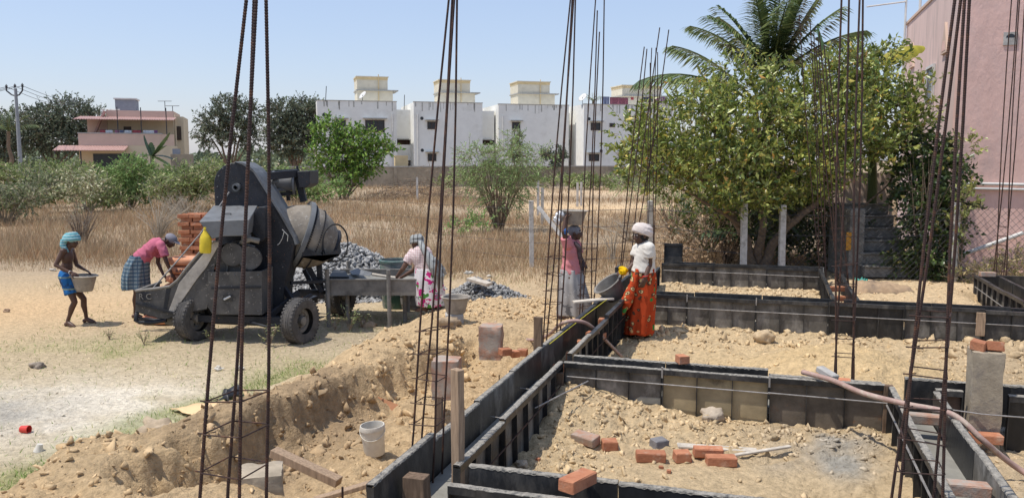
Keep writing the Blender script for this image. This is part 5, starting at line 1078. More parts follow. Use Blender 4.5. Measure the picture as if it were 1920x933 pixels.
def dark_tree(label, trunkx, Y, clumps, seed, n=1500, ll=.42):
    b = Vector((PD(trunkx, 300, Y).x, Y, -.3)); c0 = clumps[0]
    lb = [([b + Vector((0, 0, 1.5)), Vector((c[0], c[1], c[2]))], .16, .05) for c in clumps]
    return plant(label, 'dark_tree', 'tree', b, [(c[0], c[1], c[2], c[3] * .85, c[4] * .85, c[5] * .85) for c in clumps], int(n * .85), 1.0, 14, ll * .72, .5, DK, seed, trunk=[([b, b + Vector((.2, 0, 1.5)), b + Vector((0, 0, 3))], .4, .25)], limbs=lb, up=.1, twr=.03, shell=.25)
dark_tree('broad dark tree left of the salmon house', 100, 92, [cl(85, 225, 92, 38, 28), cl(130, 215, 92, 45, 32), cl(175, 230, 92, 28, 26), cl(110, 262, 92, 52, 24), cl(60, 255, 92, 30, 28), cl(160, 265, 92, 30, 20)], 14)
dark_tree('grey green tree behind the utility pole at the left edge', 10, 88, [cl(10, 250, 88, 28, 30), cl(30, 225, 88, 20, 14), cl(-20, 240, 88, 30, 30), cl(15, 280, 88, 30, 18)], 15, 700)
dark_tree('grey open crowned tree right of the salmon house', 430, 98, [cl(400, 228, 98, 28, 20), cl(430, 205, 98, 30, 24), cl(465, 215, 98, 26, 24), cl(395, 258, 98, 26, 16), cl(445, 245, 98, 36, 20), cl(470, 265, 98, 18, 14)], 16, 1000)
dark_tree('round dark tree touching the leftmost apartment block', 552, 92, [cl(535, 215, 92, 36, 26), cl(575, 210, 92, 26, 24), cl(520, 245, 92, 28, 24), cl(560, 245, 92, 40, 30), cl(590, 240, 92, 14, 34), cl(545, 275, 92, 40, 16)], 17, 1500)
pbl = Vector((PD(18, 300, 75).x, 75, 0)); pl_ = thing('coconut_palm', 'ragged palm crown beside the utility pole', 'palm tree', pbl); pcl = PD(16, 246, 75)
b = MB(); limb(b, [pbl, pcl], .2, .15, 7, 4); part('trunk', b, M['bark'], pl_)
for k in range(9): frond(pl_, pcl, k * .7 + .3, .5 + .4 * (k % 3), 2.4, .35, 90 + k, PPAL, 14, .8)
pbr = Vector((PD(1112, 300, 120).x, 120, 0)); pr_ = thing('coconut_palm', 'small distant palm crown showing between the two right-hand apartment roofs', 'palm tree', pbr); pcr = PD(1112, 190, 120); b = MB(); limb(b, [pbr, pcr], .2, .15, 6, 4); part('trunk', b, M['bark'], pr_)
for k in range(7): frond(pr_, pcr, k * .9, .6 + .3 * (k % 2), 1.6, .35, 110 + k, PPAL, 10, .7)
# --- scrub band at left
SC = [(3, .17, .21, .08), (3, .13, .165, .06), (2, .22, .25, .1), (.9, .34, .31, .18), (.7, .08, .105, .04)]
SG = [(3, .17, .25, .085), (2, .13, .2, .07), (2, .22, .29, .1)]
SD = [(3, .105, .125, .065), (2, .14, .16, .08), (.9, .3, .28, .19), (1.2, .17, .2, .09)]
scrub = [('grey green thicket of scrub at the far left edge', 0, 34, [cl(20, 354, 34, 70, 34), cl(90, 359, 34, 60, 30), cl(-40, 354, 34, 50, 34)], SD, 900, (60, 1.7, 2.2, .014)),
         ('green shrub mass rising in front of the utility pole', 40, 46, [cl(40, 319, 46, 60, 20), cl(110, 326, 46, 50, 18), cl(-20, 324, 46, 50, 18)], SC, 800, (20, 1.8, 2, .02)),
         ('tall bright green shrub below the salmon house', 240, 44, [cl(240, 319, 44, 44, 22), cl(205, 332, 44, 36, 18), cl(280, 332, 44, 36, 16), cl(245, 349, 44, 55, 22)], SG, 1000, (20, 2, 1.6, .02)),
         ('olive shrub left of the tall bright shrub', 160, 42, [cl(160, 336, 42, 50, 18), cl(120, 352, 42, 46, 20), cl(190, 359, 42, 40, 18)], SC, 800, (25, 1.7, 1.6, .016)),
         ('pale leaved shrub with white tipped leaves before the olive scrub', 145, 25, [cl(145, 356, 25, 34, 26), cl(120, 336, 25, 22, 16), cl(165, 341, 25, 20, 16)], [(2, .2, .21, .11), (2, .42, .4, .27), (1, .13, .15, .06)], 150, (34, 1.35, .75, .01)),
         ('mixed olive shrubs right of the tall bright shrub', 330, 40, [cl(320, 334, 40, 40, 20), cl(370, 332, 40, 40, 20), cl(345, 354, 40, 50, 16)], SC, 700, (40, 1.8, 1.8, .014)),
         ('light green shrub bank behind the mixer drum', 440, 42, [cl(400, 326, 42, 40, 20), cl(460, 324, 42, 44, 20), cl(520, 332, 42, 44, 18), cl(560, 339, 42, 34, 18), cl(480, 349, 42, 80, 14)], [(3, .17, .2, .075), (2, .24, .25, .11), (2, .12, .16, .05)], 1150, (40, 1.5, 3, .014)),
         ('soft green shrub bank behind the winch of the mixer', 560, 50, [cl(560, 349, 50, 50, 18), cl(610, 349, 50, 40, 18), cl(520, 339, 50, 40, 14)], SG, 700, (16, 1.4, 2, .02)),
         ('low green weeds at the foot of the thorn bush', 885, 30, [cl(885, 424, 30, 36, 10), cl(905, 416, 30, 20, 8)], SG, 80, (4, .3, .6, .01)),
         ('green scrub at the foot of the compound wall, right of the thorn bush', 1040, 76, [cl(1040, 340, 76, 60, 10), cl(870, 335, 74, 50, 12), cl(1130, 335, 74, 50, 12), cl(1200, 340, 70, 30, 14)], SC, 500, (10, 1, 3, .02)),
         ('dark tree top hiding the foot of the third apartment block', 1040, 84, [cl(1038, 292, 84, 18, 16), cl(1050, 300, 84, 10, 12)], DK, 160, (4, 2, .6, .04)),
         ('thin leafy tree top before the window of the third apartment block', 968, 84, [cl(968, 250, 84, 9, 12), cl(966, 272, 84, 12, 14), cl(970, 290, 84, 12, 12)], [(2, .12, .16, .09), (1, .17, .2, .1)], 100, (5, 3.5, .5, .03))]
rq = random.Random(77)
for k, (lb, px, Y, cs, pal, n, stm) in enumerate(scrub):
    c2_ = []
    for c in cs:      # break every mound into several uneven tufts
        for q in range(5): c2_.append((c[0] + rq.uniform(-.85, .85) * c[3], c[1] + rq.uniform(-.8, .8) * c[4], c[2] - .1 * c[5] + rq.uniform(-.75, .6) * c[5], c[3] * rq.uniform(.25, .5), c[4] * rq.uniform(.25, .5), c[5] * rq.uniform(.25, .55)))
    plant(lb, 'scrub_bush', 'bush', Vector((PD(px, 300, Y).x, Y, 0)), c2_, int(n * .85), .5 * min(1, Y / 35), 13, .0034 * Y + .02, .42, pal, 200 + k, stems=(int(stm[0] * 1.7), stm[1], stm[2], stm[3]), mbark='twig_pale' if pal is SC or pal is SD else 'twig', up=.35, twr=.0003 * Y, shell=.0, group='scrub bushes in the dry field')
# bare shrubs with pale stems
def bare(lb, px, py, Y, h, sp, n, seed):
    b = Vector((PD(px, py, Y).x, Y, 0)); t = thing('bare_shrub', lb, 'bare shrub', b, 0, 'bare stemmed shrubs in the dry field'); r = random.Random(seed); m = MB(); A = []; Bq = []
    for k in range(n):
        q = r.uniform(0, 6.283); a = sp * r.uniform(.25, 1); z = h * r.uniform(.55, 1); p2 = b + Vector((math.cos(q) * a, math.sin(q) * a * .6, z)); p1 = b + Vector((math.cos(q) * a * .35, math.sin(q) * a * .2, z * .55)); m.tube([b + Vector((r.uniform(-.1, .1), 0, 0)), p1, p2], [.014, .01, .004], 4)
        for j in range(4): s = r.uniform(.4, 1); c_ = p1.lerp(p2, s); A.append(c_[:]); Bq.append((c_ + Vector((r.uniform(-.3, .3), r.uniform(-.2, .2), r.uniform(0, .35))))[:])
    part('stems', m, M['twig_pale'], t)['kind'] = 'stuff'; V, Fa = twig_lines(np.array(A), np.array(Bq), .005); np_mesh('twigs', V, Fa, M['twig_pale'], t, off=wloc(t))['kind'] = 'stuff'
bare('bare shrub with a fan of pale stems left of the brick stack', 295, 390, 27, 1.5, 1.3, 46, 1); bare('bare shrub with pale stems behind the brick stack', 355, 375, 29, 1.5, 1.2, 36, 2)
bare('bare stems below the pale leaved shrub', 150, 402, 25, 1.1, .6, 18, 3); bare('thin bare shrub standing in the grass right of the raised basin', 1148, 475, 21, .9, .4, 12, 4); bare('bare reddish bush behind the raised basin', 1180, 440, 27, .7, 1.4, 40, 5)
bare('dry brush on the left before the bright green tree', 560, 380, 34, .8, 2, 40, 6)
r_ = np.random.RandomState(31); n = 9000; px_ = r_.uniform(-260, 900, n); yy_ = r_.uniform(150, 185, n); top_ = 4.2 + 2.2 * fbm(px_ * .02, yy_ * 0 + 3, 1.4, 4)
P_ = np.stack([(px_ - 960) / 1559 * yy_, yy_, top_ * r_.rand(n) ** .8], 1); Vd, Fd = leaf_arrays(P_, nrm(r_.randn(n, 3) + np.array([[0, 0, .4]])), .6 + .9 * r_.rand(n), .5 + .4 * r_.rand(n), r_)
o = np_mesh('distant_trees', Vd, Fd, M['leaf_dull'], colors=np.repeat(pick(r_, n, [(3, .1, .125, .075), (2, .075, .095, .06), (2, .13, .15, .085)]), 4, 0)); tag(o, 'far off belt of trees along the horizon behind the houses', 'trees', kind='stuff')
# heap of dry branches by the wall
r_ = np.random.RandomState(9); c_ = PD(800, 350, 55); n = 900; A = np.stack([c_.x + 2.3 * r_.randn(n), 55 + .8 * r_.randn(n), np.abs(r_.randn(n)) * .55], 1); A[:, 2] *= np.exp(-((A[:, 0] - c_.x) / 3) ** 2) * 1.5; Bq = A + np.stack([r_.randn(n) * .5, r_.randn(n) * .3, r_.randn(n) * .25 + .05], 1); Vt, Ft = twig_lines(A, Bq, .018)
o = np_mesh('brush_heap', Vt, Ft, M['twig']); tag(o, 'heap of cut dry branches in front of the compound wall', 'brush heap', kind='stuff')
# --- dry grass field and short turf (nobody could count these)
def blades(name, label, pos, h, wd, cols, seed, lean=.35, m='straw', cat='grass'):
    r = np.random.RandomState(seed); n = len(pos); q = r.rand(n) * 6.283; s = np.stack([np.cos(q), np.sin(q), np.zeros(n)], 1) * (wd * .5)[:, None]
    tip = pos + np.stack([r.randn(n) * lean * h, r.randn(n) * lean * h, h], 1); V = np.stack([pos - s, pos + s, tip], 1).reshape(-1, 3); Fa = np.arange(n * 3).reshape(-1, 3)
    o = np_mesh(name, V, Fa, M[m], colors=np.repeat(cols, 3, 0)); return tag(o, label, cat, kind='stuff')
r = np.random.RandomState(4); n = 420000
yy = 15 * np.exp(r.rand(n) ** 1.15 * math.log(80 / 15)); xx = yy * (r.rand(n) * 1.5 - .75)
uu, vv = to_uv(xx, yy); w_ = fbm(xx, yy, .35, 3); w2 = fbm(xx + 50, yy, .12, 2)
edge = np.where(xx < -4, 19.0 - .12 * (xx + 4), np.where(xx < .5, 18.3, 16.2)) + 1.2 * w_
keep = (yy > edge) & ~((uu > 8.4) & (vv > 1.2) & (uu < 12.5)) & ~((vv > 3) & (uu < 22))
trk = np.exp(-((yy - 45 - .12 * xx) / 6) ** 2) * sm(-3, 2, xx); trk = np.maximum(trk, .75 * sm(52, 60, yy) * sm(-10, -4, xx))
dens = .35 + .75 * sm(-.4, .4, w_); keep &= (r.rand(n) < dens * (1 - .93 * trk)); xx, yy, w_, w2 = xx[keep], yy[keep], w_[keep], w2[keep]
zz = ground(xx, yy); n = len(xx); h = (.12 + .26 * r.rand(n)) * (1 + .6 * w_); h *= np.where(xx < -3, 1.25, .9); h *= np.clip((yy - np.where(xx < -4, 18.6, 16.0)) / 4, .3, 1)
cols = pick(r, n, [(4, .33, .25, .165), (3, .27, .2, .135), (2, .43, .335, .22), (1.2, .34, .2, .115), (.5, .2, .19, .1)])
rust = (sm(.0, .4, fbm(xx + 3, yy, .16, 3)) * (xx > -6))[:, None]; cols = cols * np.array([[.88, .85, .8]]); cols = cols * (1 - rust * .35) + np.array([[.4, .29, .17]]) * rust * .35 * (.7 + .6 * r.rand(n, 1))
blades('dry_grass', 'brown dry grass covering the field behind the building plot', np.stack([xx, yy, zz - .02], 1), h, .004 + .0005 * yy * (.6 + .8 * r.rand(n)), cols, 5, .32)
r = np.random.RandomState(6); n = 110000; xx = -7.5 + 8 * r.rand(n); yy = 6.4 + 8 * r.rand(n); uu, vv = to_uv(xx, yy); w1 = fbm(xx, yy, .9, 3)
vv2 = vv + .35 * w1; d = .75 * np.exp(-((vv2 + 4.1) / .3) ** 2) * (uu < 2.3) + .5 * sm(.02, .4, fbm(xx + 9, yy + 2, .8, 3)) * np.exp(-((yy - 10.3) / 1.6) ** 2 - ((xx + 3.8) / 2.4) ** 2) + .05
d *= (vv2 < -3.7); d *= 1 - np.clip(1.1 * np.exp(-((xx + 4.7) / 1.5) ** 2 - ((yy - 8.6) / 1.0) ** 2), 0, .95)
k = r.rand(n) < d; xx, yy, vv2 = xx[k], yy[k], vv2[k]; n = len(xx); cols = pick(r, n, [(3, .13, .2, .05), (2, .2, .25, .08), (2, .33, .31, .15), (1, .42, .36, .22)])
blades('short_turf', 'patchy short green turf along the spoil heap and yard', np.stack([xx, yy, ground(xx, yy) - .004], 1), .02 + .045 * r.rand(n), .006 + .006 * r.rand(n), cols, 7, .6)
r = np.random.RandomState(8); n = 5200; yy = 14 + 8 * r.rand(n); xx = -10 + 11 * r.rand(n); d = .25 + .9 * sm(.0, .4, fbm(xx, yy, .7, 3)); k = (r.rand(n) < d) & ((yy > 17) | (xx < -6.5)) & ~((xx < -7.5) & (yy < 16.5)); xx, yy = xx[k], yy[k]; n = len(xx)
blades('stubble', 'pale dry stubble at the edge of the sandy yard', np.stack([xx, yy, ground(xx, yy) - .004], 1), .05 + .1 * r.rand(n), .012 + .008 * r.rand(n), pick(r, n, [(2, .45, .37, .24), (1, .35, .3, .17), (.6, .24, .25, .11)]), 9, .5)
def weed(lb, px, py, h, n, seed):
    p = PZ(px, py, 0); p.z = gz1(p.x, p.y); t = thing('weed', lb, 'weed', p, 0, 'small dry weeds in the yard'); r = random.Random(seed); m = MB(); A = []; D = []
    for k in range(n):
        q = r.uniform(0, 6.28); e = p + Vector((math.cos(q) * h * .4, math.sin(q) * h * .4, h * r.uniform(.5, 1))); m.tube([p, p.lerp(e, .5) + Vector((0, 0, .03)), e], [.004, .003, .002], 4)
        for s in (.5, .7, .85, 1): A.append(p.lerp(e, s)[:]); D.append((r.uniform(-1, 1), r.uniform(-1, 1), r.uniform(-.2, .8)))
    part('stalks', m, M['twig'], t)['kind'] = 'stuff'; V, Fa = leaf_arrays(np.array(A), nrm(np.array(D)), h * .2, h * .07, np.random.RandomState(seed)); np_mesh('leaves', V, Fa, M['leaf_dull'], t, np.repeat(pick(np.random.RandomState(seed), len(A), [(1, .25, .25, .13), (1, .16, .19, .08)]), 4, 0), off=p)['kind'] = 'stuff'
for k, (px, py, h, lb) in enumerate(((628, 618, .32, 'dry weed left of the front tray leg'), (655, 620, .4, 'tall dry weed below the concrete tray'), (680, 612, .3, 'dry weed right under the concrete tray'), (505, 648, .3, 'weed beside the right tyre of the mixer'), (205, 636, .18, 'tuft of dry weed right of the barefoot man'), (270, 645, .22, 'thin dry sprig left of the mixer tyre'), (395, 640, .2, 'weed behind the left tyre of the mixer'))): weed(lb, px, py, h, 9, 300 + k)
# ------------------------------------------------------------------ concrete mixer
M['mix_black'] = mat('dusty_black_paint', (.02, .0215, .027), .58, var=.35, scale=4, bump=.15, bscale=20, spot=(.06, .058, .055), sscale=3, slo=.58, shi=.8, spec=.35)
M['mix_grey'] = mat('cement_caked_steel', (.21, .195, .175), .88, var=.25, scale=5, bump=.5, bscale=22, spot=(.08, .075, .07), sscale=2.6, slo=.5, shi=.72, spec=.15)
M['mix_hood'] = mat('scuffed_grey_hood', (.14, .145, .15), .6, var=.25, scale=4, bump=.2, bscale=15, spot=(.06, .06, .062), sscale=3, slo=.55, shi=.72, spec=.35)
M['skip_dark'] = mat('dark_steel', (.085, .08, .075), .75, var=.35, scale=4, bump=.4, bscale=18, spot=(.15, .14, .125), sscale=3, slo=.55, shi=.75, spec=.2)  # darker steel tone for the skip side and engine parts
M['skip_lit'] = mat('sunlit_skip_steel', (.4, .365, .32), .92, var=.2, scale=6, bump=.6, bscale=24, spot=(.24, .22, .2), sscale=3, slo=.52, shi=.72, spec=.1)  # lighter tone paints the sunlight on the chute band into the steel
M['drum'] = mat('cement_coated_drum', (.25, .218, .178), .9, var=.25, scale=4, bump=.7, bscale=16, spot=(.12, .11, .1), sscale=3, slo=.5, shi=.75, spec=.15)
M['tyre'] = mat('dusty_tyre_rubber', (.085, .08, .076), .88, var=.3, scale=9, bump=.3, bscale=40, spot=(.2, .18, .16), sscale=4, slo=.52, shi=.75, spec=.15)
M['yellow_can'] = mat('yellow_plastic', (.62, .47, .03), .5, var=.15, scale=8, spot=(.2, .16, .05), sscale=7, slo=.55, shi=.66, spec=.35)
M['green_plastic'] = mat('dark_green_plastic', (.045, .12, .1), .5, var=.2, scale=4, spot=(.3, .29, .26), sscale=3, slo=.42, shi=.6, spec=.35)
M['basin'] = mat('cement_stained_basin', (.34, .3, .25), .85, var=.18, scale=8, bump=.3, bscale=40, spot=(.2, .18, .16), sscale=6, slo=.5, shi=.7, spec=.15)
M['rubber_hose'] = mat('black_rubber_line', (.03, .03, .03), .6, var=.2, spec=.3)
for k_, (c_, sc_, ra_) in enumerate((((.15, .14, .125), 16, .13), ((.2, .09, .05), 9, .09))): spots(M['mix_black'], sc_, ra_, c_, 2.0 + k_, 3); spots(M['mix_hood'], sc_, ra_, c_, 5.0 + k_, 3)
spots(M['drum'], 7, .2, (.33, .31, .28), 1.0, 4); spots(M['skip_dark'], 8, .2, (.22, .2, .18), 3.0, 4)
def pprism(mb, poly, Y, dep): return mb.prism([PD(x, y, Y) for x, y in poly], (0, dep, 0))
mx_ = thing('concrete_mixer', 'dusty black wheeled concrete mixer with loading skip and grey drum', 'concrete mixer', (-3.85, 12.6, 0))
arc = [(440 - 39 * math.cos(a), 344 - 39 * math.sin(a)) for a in [math.radians(q) for q in range(0, 130, 10)]]
b = MB(); pprism(b, [(403, 388)] + arc + [(476, 322), (500, 360), (522, 396), (549, 445), (553, 457), (541, 505), (534, 530), (530, 602), (494, 602), (492, 388)], 12.45, .5); part('tower_frame', b, M['mix_black'], mx_, bev=.01)
b = MB(); pprism(b, [(438, 303), (456, 305), (472, 315), (480, 324), (504, 362), (526, 398), (553, 444), (557, 458), (553, 459), (549, 446), (522, 398), (499, 361), (475, 323), (455, 309)], 12.42, .56); part('tower_edge_channel', b, M['mix_hood'], mx_)
b = MB(); pprism(b, [(433, 340), (450, 340), (450, 361), (433, 361)], 12.446, .003); part('access_hole', b, M['dark_glass'], mx_)
part('winch_shaft', MB().lathe([(0, -.06), (.06, -.06), (.06, .02), (.03, .02), (.03, .05)], PD(443, 351, 12.4), (0, -1, 0), 14), M['mix_hood'], mx_, smooth=40)
fpol = [(373, 415), (468, 411), (464, 442), (416, 443), (398, 448)]; bpol = [(400, 385), (483, 385), (480, 430), (430, 432), (415, 436)]
b = MB(); b.add([PD(x, y, 11.72) for x, y in fpol] + [PD(x, y, 12.42) for x, y in bpol], [(4, 3, 2, 1, 0), (5, 6, 7, 8, 9)] + [(k, (k + 1) % 5, 5 + (k + 1) % 5, 5 + k) for k in range(5)]); hd_ = part('engine_hood', b, M['mix_hood'], mx_, bev=.008)
b = MB(); b.tube([PD(421, 404, 11.98), PD(421, 400, 11.98), PD(433, 400, 11.98), PD(433, 404, 11.98)], .008, 6); part('handle', b, M['mix_black'], hd_)
b = MB(); pprism(b, [(469, 411), (484, 388), (497, 388), (497, 446), (490, 453), (470, 434)], 12.1, .33); part('hood_cheek', b, M['mix_black'], mx_, bev=.006)
b = MB(); pprism(b, [(390, 510), (491, 508), (491, 590), (398, 588), (390, 575)], 11.85, .012); pprism(b, [(390, 510), (393, 510), (400, 588), (398, 588), (390, 575)], 11.863, .56); pprism(b, [(488, 508), (491, 508), (491, 590), (488, 590)], 11.863, .56); pprism(b, [(398, 586), (488, 586), (488, 590), (398, 590)], 11.863, .56); ebx = part('engine_tray', b, M['skip_dark'], mx_)
b = MB(); pprism(b, [(418, 552), (437, 552), (437, 564), (418, 564)], 11.842, .006); part('slot', b, M['dark_glass'], ebx); part('bolt', MB().tube([PD(420, 561, 11.82), PD(432, 555, 11.82)], .016, 6), M['pvc'], ebx)
b = MB(); pprism(b, [(404, 428), (495, 428), (495, 590), (404, 590)], 12.44, .02); part('dark_backplate', b, M['mix_black'], mx_)  # added dark plate standing in for the shade inside the engine bay
eng = MB(); eng.box(PD(440, 500, 12.15), (.45, .3, .34)); eng.box(PD(452, 470, 12.15), (.2, .24, .32)); part('engine_block', eng, M['skip_dark'], mx_, bev=.02)
part('flywheel', MB().lathe([(0, -.03), (.15, -.03), (.17, 0), (.17, .05), (0, .05)], PD(470, 483, 11.98), (0, -1, 0), 20), M['skip_dark'], mx_, smooth=40)
part('fuel_pipe', MB().tube([PD(425, 520, 12.0), PD(428, 480, 11.95), PD(450, 455, 12.0), PD(478, 462, 12.0)], .014, 6), M['mix_hood'], mx_, smooth=True)
part('exhaust', MB().tube([PD(452, 455, 12.0), PD(470, 448, 11.95), PD(486, 452, 11.95)], .04, 8), M['mix_grey'], mx_, smooth=True)
# skip
near = [(255, 545), (290, 541), (318, 537), (333, 525), (352, 500), (376, 472), (398, 454), (413, 452), (414, 470), (402, 500), (396, 540), (388, 578), (330, 590), (310, 598), (253, 583)]
b = MB(); pprism(b, near, 11.9, .02); sk = part('skip_side', b, M['skip_dark'], mx_)
b = MB(); pprism(b, [(316, 583), (336, 530), (402, 451), (413, 454), (386, 502), (369, 523), (326, 585)], 11.885, .014); part('skip_chute_lit_side', b, M['skip_lit'], mx_, bev=.004)  # proud plate whose pale colour stands in for the sunlit diagonal
b = MB(); pprism(b, near, 12.75, .02); part('skip_far_side', b, M['mix_grey'], mx_)
btm = near[11:] + [near[0]]; b = MB()
for (a, c) in zip(btm[:-1], btm[1:]): b.prism([PD(*a, 11.92), PD(*c, 11.92), PD(*c, 11.92) + Vector((0, .83, 0)), PD(*a, 11.92) + Vector((0, .83, 0))], (0, 0, -.012))
part('skip_bottom', b, M['mix_black'], mx_)
b = MB(); inn = [(300, 575), (340, 545), (372, 505), (405, 462)]
for (a, c) in zip(inn[:-1], inn[1:]): b.prism([PD(*a, 11.92), PD(*c, 11.92), PD(*c, 11.92) + Vector((0, .83, 0)), PD(*a, 11.92) + Vector((0, .83, 0))], (0, 0, -.01))
part('skip_chute_floor', b, M['drum'], mx_)
b = MB(); tp_ = near[:8]
for Yq in (11.905, 12.76): b.tube([PD(x, y, Yq) for x, y in tp_], .022, 7)
b.tube([PD(255, 545, 11.905), PD(255, 545, 11.905) + Vector((0, .86, 0))], .022, 7); part('skip_rim', b, M['mix_grey'], mx_, smooth=True)
b = MB(); b.prism([PD(312, 540, 11.893), PD(320, 540, 11.893), PD(311, 586, 11.893), PD(305, 586, 11.893)], (0, .006, 0)); b.beam(PD(255, 568, 11.88), PD(333, 588, 11.88), .03, .03); part('skip_brace', b, M['mix_black'], mx_)
b = MB(); pprism(b, [(263, 548), (280, 549), (281, 563), (264, 564)], 11.885, .012); part('number_plate', b, M['mix_black'], mx_)
def text(name, s, size, m, parent, place, ext=.003, world=True):
    cu = bpy.data.curves.new(name, 'FONT'); cu.body = s; cu.size = size; cu.extrude = ext; cu.align_x = 'CENTER'; cu.align_y = 'CENTER'
    o = bpy.data.objects.new(name, cu); COL.objects.link(o); dg = bpy.context.evaluated_depsgraph_get(); me = bpy.data.meshes.new_from_object(o.evaluated_get(dg)); bpy.data.objects.remove(o)
    off = wloc(parent)
    for v_ in me.vertices: v_.co = place(v_.co) - off
    return link(name, me, m, parent)
pc_ = PD(272, 556, 11.875); text('letters', 'R C', .12, M['mix_grey'], mx_, lambda c: pc_ + Vector((c.x, c.z, c.y)))
for q_ in ([PD(257, 585, 11.92), PD(254, 600, 11.92), PD(262, 604, 11.92), PD(286, 604, 11.92), PD(312, 600, 11.92)], [PD(257, 585, 12.7), PD(256, 596, 12.7), PD(290, 600, 12.7), PD(312, 598, 12.7)]): part('skip_runner', MB().tube(q_, .03, 7), M['mix_black'], mx_, smooth=True)
part('skip_roller', MB().lathe([(0, 0), (.07, 0), (.085, .02), (.085, .36), (.07, .38), (0, .38)], PD(312, 598, 12.1), (1, -.15, -.05), 14), M['mix_grey'], mx_, smooth=40)
part('hoist_cable', MB().tube([PD(279, 549, 12.3), PD(330, 492, 12.3), PD(376, 438, 12.35), PD(430, 360, 12.4)], .012, 5), M['rod'], mx_)
# wheels
ax_ = Vector((math.cos(.40), -math.sin(.40), 0))
def wheel(px, Y, r_=.335, wd=.21):
    c = PD(px, 593, Y); c.z = r_ - .01 + gz1(c.x, Y)
    prof = [(.19, -wd * .42), (.25, -wd * .5), (r_ * .93, -wd * .5), (r_ * .99, -wd * .4)]
    prof += [(r_ * (1 if i % 2 else .968), -wd * .36 + wd * .72 * i / 8) for i in range(9)]
    prof += [(r_ * .99, wd * .4), (r_ * .93, wd * .5), (.25, wd * .5), (.19, wd * .42)]
    t_ = part('tyre', MB().lathe(prof, c, ax_, 40), M['tyre'], mx_, smooth=35)
    n = 36; b = MB(); a = ax_.cross(Vector((0, 0, 1))).normalized(); up = Vector((0, 0, 1))
    for k in range(n):
        q = 2 * math.pi * k / n; d = a * math.cos(q) + up * math.sin(q); tg = -a * math.sin(q) + up * math.cos(q)
        for sd in (-1, 1): b.box(c + d * (r_ * .995) + ax_ * (sd * wd * .4), (wd * .16, .028, .012), ax=(ax_, tg, d))
    part('tread_lugs', b, M['tyre'], t_)['kind'] = 'stuff'
    rim = MB().lathe([(.19, -wd * .4), (.18, wd * .1), (.13, wd * .12), (.12, wd * .02), (.07, wd * .02), (.065, wd * .3), (.04, wd * .34), (0, wd * .34)], c, ax_, 28); rm = part('rim', rim, M['mix_grey'], mx_, smooth=40)
    b = MB()
    for k in range(5): q = 2 * math.pi * k / 5; b.ell(c + (a * math.cos(q) + up * math.sin(q)) * .095 + ax_ * (wd * .05), .014, 6, 4)
    part('wheel_nuts', b, M['mix_black'], rm)['kind'] = 'stuff'
    return c
w1_ = wheel(366, 12.05); w2_ = wheel(563, 11.95); w3_ = wheel(640, 14.1); w4_ = wheel(477, 14.2)
for p_, q_ in ((w1_, w2_), (w3_, w4_)): part('axle', MB().beam(p_, q_, .09, .1), M['mix_black'], mx_)
for a, c, w_, h_ in (((400, 600, 12.1), (535, 606, 12.1), .1, .09), ((495, 598, 12.3), (590, 560, 13.9), .12, .12), ((410, 598, 12.3), (470, 560, 14.1), .12, .12), ((400, 585, 12.35), (545, 585, 12.35), .08, .1), ((560, 545, 12.9), (640, 548, 13.4), .08, .06), ((545, 530, 12.6), (612, 527, 13.0), .06, .05)): part('chassis_beam', MB().beam(PD(*a), PD(*c), w_, h_), M['mix_black'], mx_, bev=.006)
for a, c, w_, h_ in (((495, 600, 12.0), (560, 548, 12.6), .05, .09), ((533, 540, 12.5), (556, 575, 12.3), .05, .1), ((585, 552, 12.6), (543, 575, 12.4), .04, .05), ((578, 500, 13), (604, 548, 13), .05, .08), ((598, 492, 13.1), (602, 548, 13.1), .08, .08), ((570, 505, 13.4), (590, 545, 13.4), .05, .07)): part('cradle_strut', MB().beam(PD(*a), PD(*c), w_, h_), M['mix_black'], mx_, bev=.005)
# drum
dax = Vector((.85, .36, -.36)).normalized(); dc = PD(566, 441, 13.05)
prof = [(0, -.5), (.22, -.5), (.3, -.45), (.42, -.25), (.49, -.06), (.5, .0), (.5, .1), (.48, .2), (.42, .33), (.33, .44), (.25, .52)]
part('drum', MB().lathe(prof + [(.22, .525), (.22, .45), (.3, .37), (.3, .3)], dc, dax, 44), M['drum'], mx_, smooth=35)
part('drum_mouth_ring', MB().lathe([(.22, .49), (.27, .49), (.28, .54), (.24, .57), (.215, .54), (.22, .49)], dc, dax, 36), M['mix_black'], mx_, smooth=35)
prof = [(.5, -.05), (.555, -.05), (.56, -.02), (.56, .02), (.52, .03), (.5, .03)]; rg = part('ring_gear', MB().lathe(prof, dc, dax, 60), M['mix_hood'], mx_, smooth=35)
a_ = dax.cross(Vector((0, 0, 1))).normalized(); b_ = dax.cross(a_); b = MB()
for k in range(90): q = 2 * math.pi * k / 90; d = a_ * math.cos(q) + b_ * math.sin(q); b.box(dc + d * .513 + dax * .045, (.02, .03, .035), ax=((-a_ * math.sin(q) + b_ * math.cos(q)), dax, d))
part('gear_teeth', b, M['mix_black'], rg)['kind'] = 'stuff'
b = MB()
for k in range(80): q = 2 * math.pi * k / 80; d = a_ * math.cos(q) + b_ * math.sin(q); b.box(dc + d * .485 + dax * .2, (.018, .02, .02), ax=((-a_ * math.sin(q) + b_ * math.cos(q)), dax, d))
part('weld_band', b, M['mix_black'], mx_)['kind'] = 'stuff'
b = MB(); pprism(b, [(566, 462), (604, 478), (632, 468), (637, 458), (640, 472), (634, 481), (605, 490), (567, 482)], 12.55, .02); b.prism([PD(566, 482, 12.55), PD(605, 490, 12.55), PD(636, 478, 12.55), PD(636, 474, 13.2), PD(606, 478, 13.2), PD(568, 470, 13.2)], (0, 0, .015)); part('discharge_chute', b, M['mix_black'], mx_)
